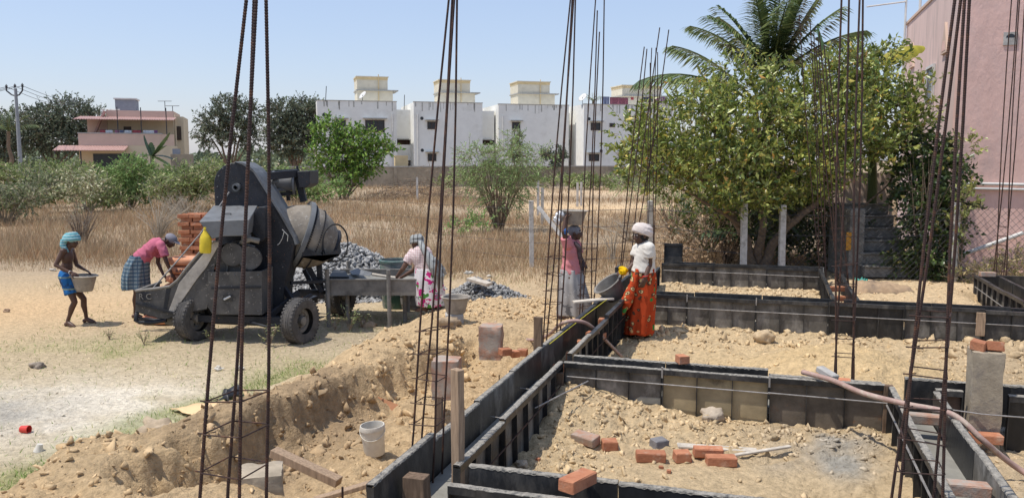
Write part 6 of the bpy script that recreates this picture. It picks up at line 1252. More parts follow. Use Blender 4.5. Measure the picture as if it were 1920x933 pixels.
cc_ = PD(629, 455, 12.8); ring = [cc_ + Vector((.17 * math.cos(q) , .12 * math.cos(q), .29 * math.sin(q))) for q in [2 * math.pi * i / 28 for i in range(29)]]
part('control_loop', MB().tube(ring, .013, 6, False).tube([ring[14], PD(604, 478, 12.7)], .012, 6), M['rubber_hose'], mx_, smooth=True)
# winch gear on top
b = MB(); b.beam(PD(506, 330, 12.8), PD(558, 325, 13.2), .08, .12); b.beam(PD(508, 325, 13.4), PD(560, 322, 13.8), .08, .1); b.beam(PD(509, 366, 13.2), PD(556, 361, 13.3), .06, .06); part('winch_beam', b, M['mix_black'], mx_, bev=.006)
b = MB(); pprism(b, [(557, 321), (581, 320), (581, 345), (573, 352), (560, 352)], 13.1, .6); part('winch_box', b, M['mix_black'], mx_, bev=.008)
part('winch_drum', MB().lathe([(0, 0), (.19, 0), (.19, .03), (.12, .04), (.12, .3), (.19, .31), (.19, .34), (0, .34)], PD(512, 343, 13.2), (1, .15, 0), 20), M['mix_hood'], mx_, smooth=40)
b = MB(); b.beam(PD(557, 325, 13.25), PD(570, 378, 13.25), .1, .1); b.beam(PD(540, 355, 13.5), PD(541, 376, 13.5), .05, .06); b.tube([PD(558, 320, 13.2), PD(557, 311, 13.2)], .02, 6); part('winch_post', b, M['mix_black'], mx_, bev=.005)
part('counter_shaft', MB().tube([PD(508, 341, 12.9), PD(522, 339, 12.9)], .035, 8).tube([PD(510, 358, 13), PD(545, 354, 13.3)], .03, 8), M['mix_hood'], mx_, smooth=40)
part('paint_mark', MB().tube([PD(529, 430, 12.44), PD(533, 434, 12.44), PD(531, 440, 12.44), PD(529, 447, 12.44), PD(524, 456, 12.44), PD(520, 459, 12.44)], .006, 4).tube([PD(533, 434, 12.44), PD(540, 441, 12.44), PD(539, 452, 12.44)], .005, 4), M['pvc'], mx_)
b = MB()
for px_, py_ in ((410, 330), (418, 316), (432, 308), (408, 350), (408, 370), (500, 400), (500, 440), (500, 480), (500, 520), (500, 560), (520, 585), (525, 540), (530, 500), (397, 515), (484, 515), (404, 583), (484, 583), (440, 515)): b.ell(PD(px_, py_, 12.44 if px_ > 488 or py_ < 400 else 11.845), .012, 6, 4)
part('bolt_heads', b, M['mix_hood'], mx_)['kind'] = 'stuff'
part('fan_belt_guard', MB().lathe([(0, 0), (.16, 0), (.17, .02), (.17, .06), (.13, .07), (0, .07)], PD(438, 476, 11.99), (0, -1, 0), 20), M['skip_dark'], mx_, smooth=40)
part('air_filter', MB().lathe([(0, 0), (.07, 0), (.07, .1), (.04, .12), (0, .12)], PD(462, 452, 12.0), (0, 0, 1), 14), M['mix_hood'], mx_, smooth=40)
part('tank_strap', MB().beam(PD(396, 540, 11.838), PD(490, 538, 11.838), .006, .03, up=(0, 0, 1)), M['mix_black'], mx_)
part('tow_bar', MB().tube([PD(470, 604, 11.9), PD(500, 612, 11.6), PD(535, 606, 11.9)], .02, 7), M['mix_black'], mx_, smooth=True)
# yellow jerrycan hanging from the hood
jc = PD(385, 474, 11.75); t = thing('jerrycan', 'yellow plastic jerrycan hanging below the mixer hood', 'jerrycan', jc)
part('body', MB().lathe([(0, 0), (.075, .0), (.085, .03), (.085, .2), (.07, .25), (.035, .31), (.03, .35), (0, .35)], jc, (.06, 0, 1), 16, 1.0, .75), M['yellow_can'], t, smooth=50); part('cap', MB().lathe([(0, .34), (.034, .34), (.034, .375), (0, .375)], jc, (.06, 0, 1), 12), M['yellow_can'], t); part('handle', MB().tube([jc + Vector((.05, 0, .27)), jc + Vector((.1, 0, .33)), jc + Vector((.03, 0, .36))], .01, 6), M['yellow_can'], t)

# ------------------------------------------------------------------ concrete tray on legs
t = thing('mixing_tray', 'cement caked metal tray on pipe legs below the mixer drum', 'mixing tray', PD(700, 600, 13.6))
A = PD(612, 525, 13.05); z1_ = A.z; x0_ = A.x; x1_ = PD(782, 525, 13.05).x; z0_ = z1_ - .245
for nm, c_, s_ in (('front_wall', ((x0_ + x1_) / 2, 13.05, (z0_ + z1_) / 2), (x1_ - x0_, .02, z1_ - z0_)), ('back_wall', ((x0_ + x1_) / 2, 14.25, (z0_ + z1_) / 2), (x1_ - x0_, .02, z1_ - z0_)), ('end_wall', (x0_ + .01, 13.65, (z0_ + z1_) / 2), (.02, 1.178, z1_ - z0_)), ('end_wall', (x1_ - .01, 13.65, (z0_ + z1_) / 2), (.02, 1.178, z1_ - z0_ - .06)), ('floor', ((x0_ + x1_) / 2, 13.65, z0_ + .03), (x1_ - x0_ - .05, 1.16, .02))):
    part(nm, MB().box(c_, s_), M['mix_grey'], t)
b = MB(); b.beam((x0_ - .02, 13.045, z1_ + .012), (x1_ + .02, 13.045, z1_ + .012), .05, .02); b.beam((x0_ - .02, 14.255, z1_ + .012), (x1_ + .02, 14.255, z1_ + .012), .05, .02); part('rim', b, M['mix_grey'], t)
for (px, yt, yb_, Y) in ((613, 505, 618, 12.98), (728, 506, 618, 12.96), (653, 489, 595, 14.3), (763, 500, 600, 14.3), (651, 550, 610, 13.3), (758, 550, 606, 13.4)):
    a = PD(px, yt, Y); g = Vector((a.x + .01, Y, 0)); part('leg', MB().tube([g, a], .034, 10), M['mix_grey'], t, smooth=40)
conc = MB(); n = 14; P = []
for i in range(n + 1):
    for j in range(9):
        x = x0_ + .03 + (x1_ - x0_ - .06) * i / n; y = 13.07 + 1.16 * j / 8; P.append((x, y, z1_ - .1 + .09 * math.exp(-((x - x0_ - .3) / .35) ** 2 - ((y - 13.8) / .4) ** 2) + .02 * math.sin(i * 2.3 + j * 1.7)))
conc.add(P, [(i * 9 + j, (i + 1) * 9 + j, (i + 1) * 9 + j + 1, i * 9 + j + 1) for i in range(n) for j in range(8)]); solo('wet_mix', 'wet grey concrete lying in the tray', 'concrete', conc, M['concrete_wet'], smooth=True)
M['shovel_wood'] = M['wood_pale']
t = thing('shovel', 'shovel with a round wooden handle lying across the tray', 'shovel', PD(720, 515, 13.4)); part('handle', MB().tube([PD(698, 514, 13.3), PD(742, 521, 13.25)], [.026, .02], 8), M['wood_pale'], t, smooth=60); part('blade', MB().prism([PD(655, 508, 13.9), PD(668, 503, 13.9), PD(698, 511, 13.32), PD(694, 517, 13.28), PD(660, 515, 13.6)], (0, 0, .006)), M['mix_hood'], t)
b = MB(); b.prism([PD(616, 522, 13.15), PD(655, 522, 13.15), PD(648, 510, 13.9), PD(625, 508, 14.0)], (0, 0, .03)); o_ = solo('plastic_sheet', 'shiny black sheet draped at the left end of the tray', 'sheet', b, M['rubber_hose'], bev=.01)
def barrel(lb, px, yt, yb_, Y, r_, m, m2, seed):
    a = PD(px, yt, Y); g = PD(px, yb_, Y); g.z = max(0, gz1(g.x, g.y) - .01); h = a.z - g.z; t = thing('barrel', lb, 'barrel', g)
    part('body', MB().lathe([(0, .02), (r_ * .84, .0), (r_ * .88, .04), (r_ * .93, h * .3), (r_ * .96, h * .33), (r_ * .96, h * .36), (r_, h * .7), (r_, h), (r_ * .94, h), (r_ * .9, h * .15), (0, h * .12)], g, (0, 0, 1), 30), m, t, smooth=40); part('rim', MB().lathe([(r_ * .95, h - .05), (r_ * 1.05, h - .04), (r_ * 1.06, h), (r_ * .95, h + .012), (r_ * .93, h - .01)], g, (0, 0, 1), 30), m2, t, smooth=40)
barrel('dark green plastic barrel standing behind the concrete tray', 744, 487, 600, 14.75, .285, M['green_plastic'], M['green_plastic'], 1)
barrel('cement splashed grey barrel half hidden below the tray end', 775, 548, 600, 14.6, .24, M['mix_grey'], M['mix_grey'], 2)
# ------------------------------------------------------------------ basins
def basin(lb, c, axis, r_, h, fill=None, m='basin'):
    t = thing('basin', lb, 'basin', c); ax = Vector(axis).normalized()
    part('bowl', MB().lathe([(0, 0), (r_ * .62, 0), (r_ * .67, .015), (r_ * .93, h * .92), (r_ * 1.06, h * .93), (r_ * 1.08, h * .97), (r_ * 1.0, h), (r_ * .9, h * .97), (r_ * .64, .02), (0, .018)], c, ax, 30), M[m], t, smooth=35)
    if fill:
        k = 24; P = [c + ax * (h * .9)]; a = ax.cross(Vector((.2, 1, .1))).normalized(); bb = ax.cross(a)
        for rr, zz in ((.45, .95), (.88, .84)):
            for i in range(k): q = 2 * math.pi * i / k; P.append(c + ax * (h * zz + .012 * math.sin(i * 3.1)) + (a * math.cos(q) + bb * math.sin(q)) * r_ * rr)
        part('load', MB().add(P, [(0, 1 + i, 1 + (i + 1) % k) for i in range(k)] + [(1 + i, 1 + k + i, 1 + k + (i + 1) % k, 1 + (i + 1) % k) for i in range(k)]), M[fill], t, smooth=True)
    return t
# ------------------------------------------------------------------ cement bags and brick stack
M['bag'] = mat('orange_paper_sack', (.58, .27, .15), .75, var=.16, scale=4, bump=.5, bscale=9, spot=(.62, .42, .3), sscale=3, slo=.55, shi=.75, spec=.2)
M['ink'] = mat('dark_print', (.06, .04, .05), .8, var=.1)
def bag(lb, c, rz, txt=None, L=.66, Wd=.42, H=.155, sag=0.0):
    bm = bmesh.new(); bmesh.ops.create_cube(bm, size=2); bmesh.ops.subdivide_edges(bm, edges=bm.edges, cuts=9, use_grid_fill=True); e = 3.0; r = random.Random(len(lb))
    for v_ in bm.verts:
        d = Vector(v_.co); n_ = (abs(d.x) ** e + abs(d.y) ** e + abs(d.z) ** e) ** (1 / e); d /= n_
        k = 1 + .03 * float(fbm(np.array([d.x * 3 + len(lb)]), np.array([d.y * 3 + d.z * 2]), 1.3, 3)[0]); v_.co = Vector((d.x * L / 2, d.y * Wd / 2 * k, d.z * H / 2 * k + H / 2 - sag * d.x * d.x))
    me = bpy.data.meshes.new('cement_bag'); bm.to_mesh(me); bm.free(); o = link('cement_bag', me, M['bag'], None, True); o.location = c; o.rotation_euler = (0, 0, rz); tag(o, lb, 'cement bag', 'orange cement bags stacked behind the skip')
    if txt:
        cu = bpy.data.curves.new('letters', 'FONT'); cu.body = txt; cu.size = .085; cu.extrude = .001; cu.align_x = 'CENTER'; cu.align_y = 'CENTER'; to = bpy.data.objects.new('letters', cu); COL.objects.link(to); dg = bpy.context.evaluated_depsgraph_get(); tm = bpy.data.meshes.new_from_object(to.evaluated_get(dg)); bpy.data.objects.remove(to)
        for v_ in tm.vertices:
            x, z = v_.co.x + .03, v_.co.y; q = max(0, 1 - abs(x / (L / 2)) ** e - abs(z / (H / 2)) ** e) ** (1 / e); v_.co = Vector((x, -Wd / 2 * q * 1.03 - .006 - v_.co.z, z + H / 2))
        link('letters', tm, M['ink'], o)
    return o
bx_ = PD(334, 500, 13.75).x
for k in range(7): bag(['lowest', 'second', 'third', 'fourth', 'fifth', 'sixth', 'topmost'][k] + ' orange cement bag of the tall stack behind the skip', (bx_ + .02 * ((k * 7) % 3 - 1) + .02 * k, 13.85, .148 * k), .04 * ((k * 5) % 3 - 1), {5: 'RAMCO', 4: 'RAMCO', 3: 'SUPERGRADE'}.get(k), .62)
for k in range(4): bag(['bottom', 'second', 'third', 'top'][k] + ' orange cement bag of the low stack in front of the bending man', (PD(300, 530, 13.35).x + .03 * (k % 2), 13.3, .15 * k), .1 * ((k % 3) - 1), None, .58)
st_ = thing('brick_stack', 'square stack of new orange bricks behind the bending man', 'brick stack', PZ(360, 558, 0)); sb = Vector(st_.location); s0x = PD(336, 500, 15.9).x
r = random.Random(3)
for L_ in range(21):
    z = L_ * .077
    for row in range(3):
        for c_ in range(4):
            if L_ % 2 == 0:
                p = Vector((s0x + .115 + .235 * c_, 15.95 + .115 * row * 2.05, z)); rz = 0
            else: p = Vector((s0x + .06 + .118 * c_ * 2.0, 15.99 + .24 * row, z)); rz = 0 if (c_ + row) % 2 else 0
            if row == 1 and L_ < 20: continue
            o = bpy.data.objects.new('brick', BM['full' if (c_ + L_) % 2 else 'full2']); COL.objects.link(o); o.parent = st_; o.location = p - sb + Vector((r.uniform(-.012, .012) + (.1 if L_ % 2 else 0) * (c_ < 3), r.uniform(-.012, .012), 0)); o.rotation_euler = (0, 0, rz + r.uniform(-.04, .04)); o.material_slots[0].link = 'OBJECT'; o.material_slots[0].material = M['brick']
# ------------------------------------------------------------------ small things on the ground
M['white_plastic'] = mat('dirty_white_plastic', (.62, .58, .5), .6, var=.12, scale=6, spot=(.4, .36, .3), sscale=5, slo=.52, shi=.7, spec=.3)
bk_ = PZ(702, 818, .3); bk_.z = gz1(bk_.x, bk_.y) + .0
t = thing('bucket', 'cement splashed white plastic bucket standing in the soil pit', 'bucket', bk_); rb, hb = .1, .26
bax = (-.06, -.03, 1)
part('body', MB().lathe([(0, 0), (rb * .84, 0), (rb * .88, .01), (rb, hb * .84), (rb * 1.07, hb * .85), (rb * 1.08, hb * .93), (rb * 1.03, hb), (rb * .96, hb), (rb * .85, .03), (0, .025)], bk_, bax, 32), M['white_plastic'], t, smooth=35)
ba = Vector(bax).normalized(); part('handle', MB().tube([bk_ + ba * hb * .86 + Vector((1.08 * rb * math.cos(q), -1.1 * rb * math.sin(q), -.75 * rb * math.sin(q))) for q in [math.pi * i / 14 for i in range(15)]], .004, 5), M['white_plastic'], t, smooth=True); part('contents', MB().lathe([(0, hb * .55), (rb * .92, hb * .56)], bk_, bax, 24), M['plaster_pier'], t)
def sheet(name, lb, cat, pts, zf, m, amp=.03, th=.004, res=10):
    """crumpled sheet over a quad of plan points"""
    P0, P1, P2, P3 = [Vector(p) for p in pts]; P = []
    for j in range(res + 1):
        for i in range(res + 1):
            a, b = i / res, j / res; p = P0.lerp(P1, a).lerp(P3.lerp(P2, a), b); edge = min(a, 1 - a, b, 1 - b)
            p.x += .04 * math.sin(7 * b + 2 * a); p.z = gz1(p.x, p.y) + .012 + zf(a, b) + amp * (.5 + .5 * float(fbm(np.array([p.x * 3]), np.array([p.y * 3]), 2.2, 3)[0])); P.append(p)
    n = res + 1; b = MB().add(P, [(j * n + i, j * n + i + 1, (j + 1) * n + i + 1, (j + 1) * n + i) for j in range(res) for i in range(res)]); o = solo(name, lb, cat, b, m, smooth=50); md = o.modifiers.new('thick', 'SOLIDIFY'); md.thickness = th; return o
M['kraft'] = mat('yellow_kraft_paper', (.66, .46, .25), .8, var=.12, scale=3, bump=.4, bscale=6, spec=.15)
sheet('paper_sack', 'flattened yellow paper sack lying at the edge of the spoil heap', 'paper sack', [PZ(318, 765, .03), PZ(365, 784, .06), PZ(432, 766, .1), PZ(400, 747, .06)], lambda a, b: .05 * math.sin(3 * a) * b, M['kraft'], .06)
M['black_plastic'] = mat('black_plastic_scrap', (.02, .02, .022), .45, var=.2, spec=.4)
sheet('plastic_scrap', 'crumpled black plastic scrap beside the yellow paper sack', 'plastic scrap', [PZ(404, 742, .08), PZ(424, 745, .08), PZ(452, 727, .08), PZ(432, 722, .08)], lambda a, b: .09 * math.sin(3.1 * a) * (.4 + .6 * math.sin(9 * b) ** 2), M['black_plastic'], .05)
M['jute'] = mat('brown_jute_sack', (.38, .265, .165), .95, var=.2, scale=10, bump=.6, bscale=60, spot=(.2, .15, .11), sscale=4, slo=.5, shi=.7, spec=.05)
P = []; c_ = PZ(1652, 540, .63)
for j in range(13):
    for i in range(27):
        a, b_ = i / 26 * 2 - 1, j / 12 * 2 - 1; e = max(0, 1 - abs(a) ** 2.4) * max(0, 1 - abs(b_) ** 2.2); q = Vector((c_.x + .5 * a + .05 * b_, c_.y + .26 * b_ * (1 - .3 * a * a), 0)); q.z = gz1(q.x, q.y) + .004 + .17 * e ** .6 * (.75 + .3 * float(fbm(np.array([q.x]), np.array([q.y]), 4, 3)[0]) - .5 * abs(float(fbm(np.array([q.x + 4]), np.array([q.y * 2]), 5.5, 3)[0]))) * (1.1 - .35 * a); P.append(q)
solo('jute_sack', 'limp brown jute sack lying before the garden steps', 'sack', MB().add(P, [(j * 27 + i, j * 27 + i + 1, (j + 1) * 27 + i + 1, (j + 1) * 27 + i) for j in range(12) for i in range(26)]), M['jute'], smooth=True)
M['teal'] = mat('teal_plastic_strip', (.1, .42, .33), .6, var=.2, spec=.25)
sheet('plastic_scrap', 'teal plastic scrap at the left end of the jute sack', 'plastic scrap', [PZ(1602, 538, .62), PZ(1616, 544, .62), PZ(1622, 530, .62), PZ(1610, 524, .62)], lambda a, b: .06 * math.sin(8 * a + 3 * b) ** 2, M['teal'], .03)
M['red_plastic'] = mat('red_plastic', (.6, .05, .035), .45, var=.12, spec=.4)
p = seat(48, 810, 0); solo('red_cup', 'small red plastic cup lying on the grey ash ground', 'cup', MB().lathe([(0, 0), (.034, 0), (.04, .085), (.036, .085), (.03, .008), (0, .008)], p + Vector((-.04, 0, .038)), (1, -.15, .02), 20), M['red_plastic'], smooth=40)
p = seat(72, 845, 0); solo('white_cup', 'broken white foam cup on the ash ground below the red cup', 'cup', MB().lathe([(0, .07), (.026, .07), (.032, .04), (.045, 0), (.04, 0), (.024, .06), (0, .062)], p, (.2, .1, 1), 18), M['white_plastic'], smooth=40)
M['tile'] = mat('brown_clay_tile', (.4, .2, .11), .9, var=.2, scale=8, bump=.3, spec=.1)
p = seat(724, 772, .3); solo('roof_tile', 'brown clay tile fragment behind the white bucket', 'tile', MB().box(p + Vector((0, .05, .05)), (.26, .02, .12), rz=-.3, ax=(Vector((.9, -.3, -.25)).normalized(), Vector((.2, .75, -.6)).normalized(), Vector((.3, .5, .8)).normalized())), M['tile'], bev=.004)
for k, (px, py, lb, m_) in enumerate(((450, 693, 'tiny white scrap on the turf beside the nearest cage', 'white_plastic'), (410, 694, 'yellow and white wrapper on the turf left of the nearest cage', 'white_plastic'), (12, 585, 'dry stick end lying on the sand at the left edge', 'wood'), (918, 520, 'crumpled white bag on the dry grass behind the low gravel heap', 'white_plastic'), (878, 516, 'crumpled clear plastic bag on top of the low gravel heap', 'white_plastic'), (100, 508, 'pale scrap on the grass behind the barefoot man', 'white_plastic'), (102, 432, 'pale paper scrap caught in the dry grass left of the turban', 'white_plastic'))):
    p = seat(px, py, 0); 
    if k in (4,): p = PD(878, 514, 14.7)
    b = MB(); b.ell(p + Vector((0, 0, .03)), (.05 + .01 * k, .04, .03), 8, 6); s_ = solo('stick' if k == 2 else 'litter', lb, 'stick' if k == 2 else 'litter', b, M[m_]); rr = random.Random(k)
    for v_ in s_.data.vertices: v_.co *= rr.uniform(.6, 1.3)
plank('flat brown stone slab on the low gravel heap', PD(880, 522, 14.2), PD(918, 533, 14.0), .2, .05, 'wood_pale')
b = MB(); p = seat(852, 604, .1); b.box(p + Vector((0, 0, .06)), (.24, .24, .14), rz=.1); solo('concrete_block', 'small whitish block carrying the basin beside the flowered woman', 'block', b, M['concrete'], bev=.01)
basin('grey white plastic basin standing on the block beside the flowered woman', Vector((p.x + .02, p.y, p.z + .132)), (0, 0, 1), .19, .23)
# ------------------------------------------------------------------ people
M['skin'] = mat('dark_brown_skin', (.095, .05, .034), .48, var=.18, scale=9, spec=.35)
M['skin2'] = mat('brown_skin', (.13, .07, .047), .48, var=.18, scale=9, spec=.35)
M['hair'] = mat('black_hair', (.012, .011, .011), .5, var=.3, scale=30, spec=.3)
M['eye'] = mat('eye_white', (.5, .48, .45), .3, var=.05, spec=.4)
def evald(mb, name, voxel, smooth=2, ratio=None, wr=0, wsc=10, seed=0):
    me = mb.mesh(name); o = bpy.data.objects.new(name, me); COL.objects.link(o)
    m = o.modifiers.new('r', 'REMESH'); m.mode = 'VOXEL'; m.voxel_size = voxel
    if smooth: s = o.modifiers.new('s', 'SMOOTH'); s.factor = .5; s.iterations = smooth
    if ratio: d = o.modifiers.new('d', 'DECIMATE'); d.ratio = ratio
    dg = bpy.context.evaluated_depsgraph_get(); out = bpy.data.meshes.new_from_object(o.evaluated_get(dg)); bpy.data.objects.remove(o)
    out.name = name
    if wr:
        n = len(out.vertices); P = np.empty(n * 3, np.float32); out.vertices.foreach_get('co', P); P = P.reshape(-1, 3); N = np.empty(n * 3, np.float32); out.vertices.foreach_get('normal', N); N = N.reshape(-1, 3)
        f = fbm(P[:, 0] * 1.0 + P[:, 1] * .8 + seed, P[:, 2] * .8 + P[:, 0] * .55, wsc, 3); f = 1 - 2 * np.abs(f); P = P + N * (wr * (f - .5))[:, None]; out.vertices.foreach_set('co', P.ravel()); out.update()
    return out
def place(name, me, m, parent):
    off = wloc(parent); me.transform(Matrix.Translation(-off)); return link(name, me, m, parent, True)
def cap(mb, p0, p1, r0, r1, n=12, ends=(1, 1)):
    p0 = Vector(p0); p1 = Vector(p1); mb.tube([p0, p0.lerp(p1, .5), p1], [r0, (r0 + r1) / 2 * 1.03, r1], n)
    if ends[0]: mb.ell(p0, r0 * .995, n, 8)
    if ends[1]: mb.ell(p1, r1 * .995, n, 8)
def frame(z, x):
    z = Vector(z).normalized(); x = Vector(x); x = (x - z * x.dot(z)).normalized(); return (x, z.cross(x), z)
def hand(mb, w_, d, up, s=1.0, curl=.5, side=1):
    """palm and five bent fingers from wrist w_ along d; up = back of the hand"""
    d = Vector(d).normalized(); up = Vector(up); up = (up - d * up.dot(d)).normalized(); sd = d.cross(up) * side
    mb.ell(w_ + d * .045 * s, (.038 * s, .05 * s, .017 * s), 10, 7, (sd, d, up))
    for k, (o_, L) in enumerate(((-.028, .062), (-.01, .074), (.009, .07), (.027, .055))):
        p = w_ + d * .085 * s + sd * o_ * s; a = curl * .7; pts = [p - d * .02 * s]; dd = d
        for q in range(3):
            dd = (d * math.cos(a) - up * math.sin(a)); p = p + dd * L * s * (.42, .32, .26)[q]; pts.append(p.copy()); a += curl
        mb.tube(pts, [.0095 * s, .009 * s, .008 * s, .0065 * s], 7); mb.ell(pts[-1], .0064 * s, 6, 5)
    p = w_ + d * .025 * s - sd * .03 * s; q = p + (d * .7 - sd * .75 - up * .2).normalized() * .04 * s; e = q + (d * .95 - sd * .1 - up * .3 * (1 + curl)).normalized() * .034 * s
    mb.tube([w_ + d * .02 * s, p, q, e], [.012 * s, .013 * s, .0105 * s, .008 * s], 7); mb.ell(e, .0078 * s, 6, 5)
def foot(mb, ank, d, L=.225, z=None):
    d = Vector(d); d.z = 0; d.normalize(); sd = d.cross(Vector((0, 0, 1))); z = ank.z - .075 if z is None else z; g = Vector((ank.x, ank.y, z))
    mb.ell(g - d * .035 + Vector((0, 0, .032)), (.036, .032, .034), 9, 7, (d, sd, Vector((0, 0, 1))))
    mb.tube([ank, g + d * .02 + Vector((0, 0, .055)), g + d * .1 + Vector((0, 0, .03)), g + d * .145 + Vector((0, 0, .018))], [.034, .038, .032, .02], 9)
    mb.ell(g + d * .09 + Vector((0, 0, .02)), (.07, .042, .022), 9, 6, (d, sd, Vector((0, 0, 1))))
    for k in range(5): p = g + d * (.142 + .018 * (k in (0, 1, 2)) - .008 * k) + sd * (.03 - .016 * k) + Vector((0, 0, .012)); mb.tube([p, p + d * .03], [.012 if k == 0 else .009, .008], 6)
def head(mb, c, fwd, up, s=1.0):
    up = Vector(up).normalized(); fwd = Vector(fwd); fwd = (fwd - up * fwd.dot(up)).normalized(); sd = fwd.cross(up); A = (sd, fwd, up)
    mb.ell(c + up * .025 * s - fwd * .008 * s, (.072 * s, .092 * s, .088 * s), 16, 12, A)
    mb.ell(c - up * .035 * s + fwd * .03 * s, (.056 * s, .058 * s, .072 * s), 14, 10, A)
    mb.ell(c - up * .088 * s + fwd * .06 * s, (.024 * s, .02 * s, .018 * s), 8, 6, A)
    mb.tube([c + up * .02 * s + fwd * .082 * s, c - up * .012 * s + fwd * .1 * s, c - up * .03 * s + fwd * .108 * s, c - up * .04 * s + fwd * .088 * s], [.008 * s, .011 * s, .015 * s, .01 * s], 8)
    for q in (-1, 1): mb.ell(c - up * .033 * s + fwd * .092 * s + sd * q * .013 * s, .01 * s, 6, 5); mb.ell(c + up * .034 * s + fwd * .078 * s + sd * q * .03 * s, (.024 * s, .012 * s, .008 * s), 8, 6, A); mb.ell(c + sd * q * .074 * s - up * .002 * s - fwd * .01 * s, (.01 * s, .02 * s, .032 * s), 8, 6, A); mb.ell(c - up * .015 * s + fwd * .062 * s + sd * q * .04 * s, (.018 * s, .02 * s, .018 * s), 8, 6, A)
    mb.ell(c - up * .058 * s + fwd * .086 * s, (.022 * s, .011 * s, .0065 * s), 8, 6, A); mb.ell(c - up * .068 * s + fwd * .083 * s, (.019 * s, .011 * s, .007 * s), 8, 6, A)
    return A
def eyes(t, c, A, s=1.0):
    b = MB()
    for q in (-1, 1): b.ell(c + A[2] * .016 * s + A[1] * .079 * s + A[0] * q * .03 * s, .0105 * s, 8, 6)
    part('eyes', b, M['eye'], t, smooth=True)
def body(t, J, m, build=1.0, voxel=.0065):
    """one continuous figure from the joints in J"""
    b = MB(); s = build; sp = (J['chest'] - J['pelvis']); sl = J['shR'] - J['shL']; A = frame(sp, sl)
    b.ell(J['chest'], (.135 * s, .098 * s, .16 * s), 16, 12, A); b.ell(J['chest'].lerp(J['pelvis'], .5) + A[1] * 0, (.125 * s, .092 * s, .16 * s), 16, 12, A); hl = J['hipR'] - J['hipL']; A2 = frame(J.get('pz', sp), hl); b.ell(J['pelvis'], (.145 * s, .11 * s, .12 * s), 16, 12, A2)
    nb = (J['shL'] + J['shR']) / 2; cap(b, J['shL'], J['shR'], .056 * s, .056 * s); cap(b, nb + (J['neck'] - nb) * .2, J['neck'], .055, .05); cap(b, J['neck'], J['head'] - Vector(J['hup']).normalized() * .03, .05, .048)
    for q in 'LR':
        cap(b, J['sh' + q], J['el' + q], .05 * s, .036 * s); cap(b, J['el' + q], J['wr' + q], .037 * s, .024 * s)
        cap(b, J['hip' + q], J['kn' + q], .082 * s, .052 * s); k, a = J['kn' + q], J['an' + q]; calf = k.lerp(a, .33) - Vector(J['toe' + q]).normalized() * .014; b.tube([k, calf, k.lerp(a, .7), a], [.052 * s, .053 * s, .036 * s, .033 * s], 12); b.ell(k, .052 * s, 12, 8)
        foot(b, a, J['toe' + q], z=J.get('gz' + q)); hand(b, J['wr' + q], J['hd' + q], J['hb' + q], curl=J.get('curl' + q, .5), side=J.get('hs' + q, 1))
    HA = head(b, J['head'], J['face'], J['hup']); me = evald(b, 'body', voxel, 2, .45); place('body', me, m, t); eyes(t, J['head'], HA); return HA, A
def turban(t, c, A, m, s=1.0, big=1.0, tilt=.25, tail=None, name='turban', high=0.0):
    b = MB(); up = (A[2] - A[1] * tilt).normalized(); X = frame(up, A[0]); b.ell(c + up * (.055 + high), (.09 * big, .108 * big, .078 * big), 16, 12, X); r = random.Random(int(c.x * 100))
    for k in range(7):
        h = .012 + .018 * k + high; rr = math.sqrt(max(.12, 1 - ((h - .03 - high) / .115) ** 2)); tl = r.uniform(-.25, .25); z = (up + A[0] * tl * .5 + A[1] * tl * .6).normalized(); Y2 = frame(z, A[0]); pts = [c + up * h + Y2[0] * (.092 * big * rr * math.cos(q)) + Y2[1] * (.108 * big * rr * math.sin(q)) for q in [2 * math.pi * i / 20 for i in range(21)]]; b.tube(pts, .017 * big, 7)
    if tail: b.tube(tail[0], tail[1], 9)
    return place(name, evald(b, name, .009, 1, None, .004, 30), m, t)
def skirt(t, name, rings, m, folds=11, amp=.02, seed=0, n=84, rows=30, sharp=1.0):
    """cloth lofted through rings (centre, rx, ry, yaw); folds deepen towards the hem"""
    r = np.random.RandomState(seed); ph = r.rand(6) * 6.28; K = len(rings); P = []
    for j in range(rows + 1):
        s = j / rows * (K - 1); i = min(int(s), K - 2); f = s - i; f2 = f
        c = rings[i][0].lerp(rings[i + 1][0], f2); rx, ry, yw = [rings[i][k] * (1 - f2) + rings[i + 1][k] * f2 for k in (1, 2, 3)]; g = (.25 + .75 * j / rows)
        for k in range(n):
            q = 2 * math.pi * k / n; w_ = math.sin(folds * q + ph[0] + .8 * math.sin(2 * q + ph[1]) + .5 * j / rows) + .5 * math.sin((folds * 2 - 3) * q + ph[2] + 1.1 * j / rows) + .4 * math.sin(5 * q + ph[3] + 3 * j / rows); e = 1 + amp / max(rx, .05) * g * w_; x = rx * e * math.cos(q); y = ry * e * math.sin(q); P.append(c + Vector((x * math.cos(yw) - y * math.sin(yw), x * math.sin(yw) + y * math.cos(yw), .008 * g * math.sin(3 * q + ph[4]) * (j == rows))))
    b = MB().add(P, [(j * n + k, j * n + (k + 1) % n, (j + 1) * n + (k + 1) % n, (j + 1) * n + k) for j in range(rows) for k in range(n)]); o = part(name, b, m, t, smooth=True); md = o.modifiers.new('thick', 'SOLIDIFY'); md.thickness = .006; md.offset = 0; return o
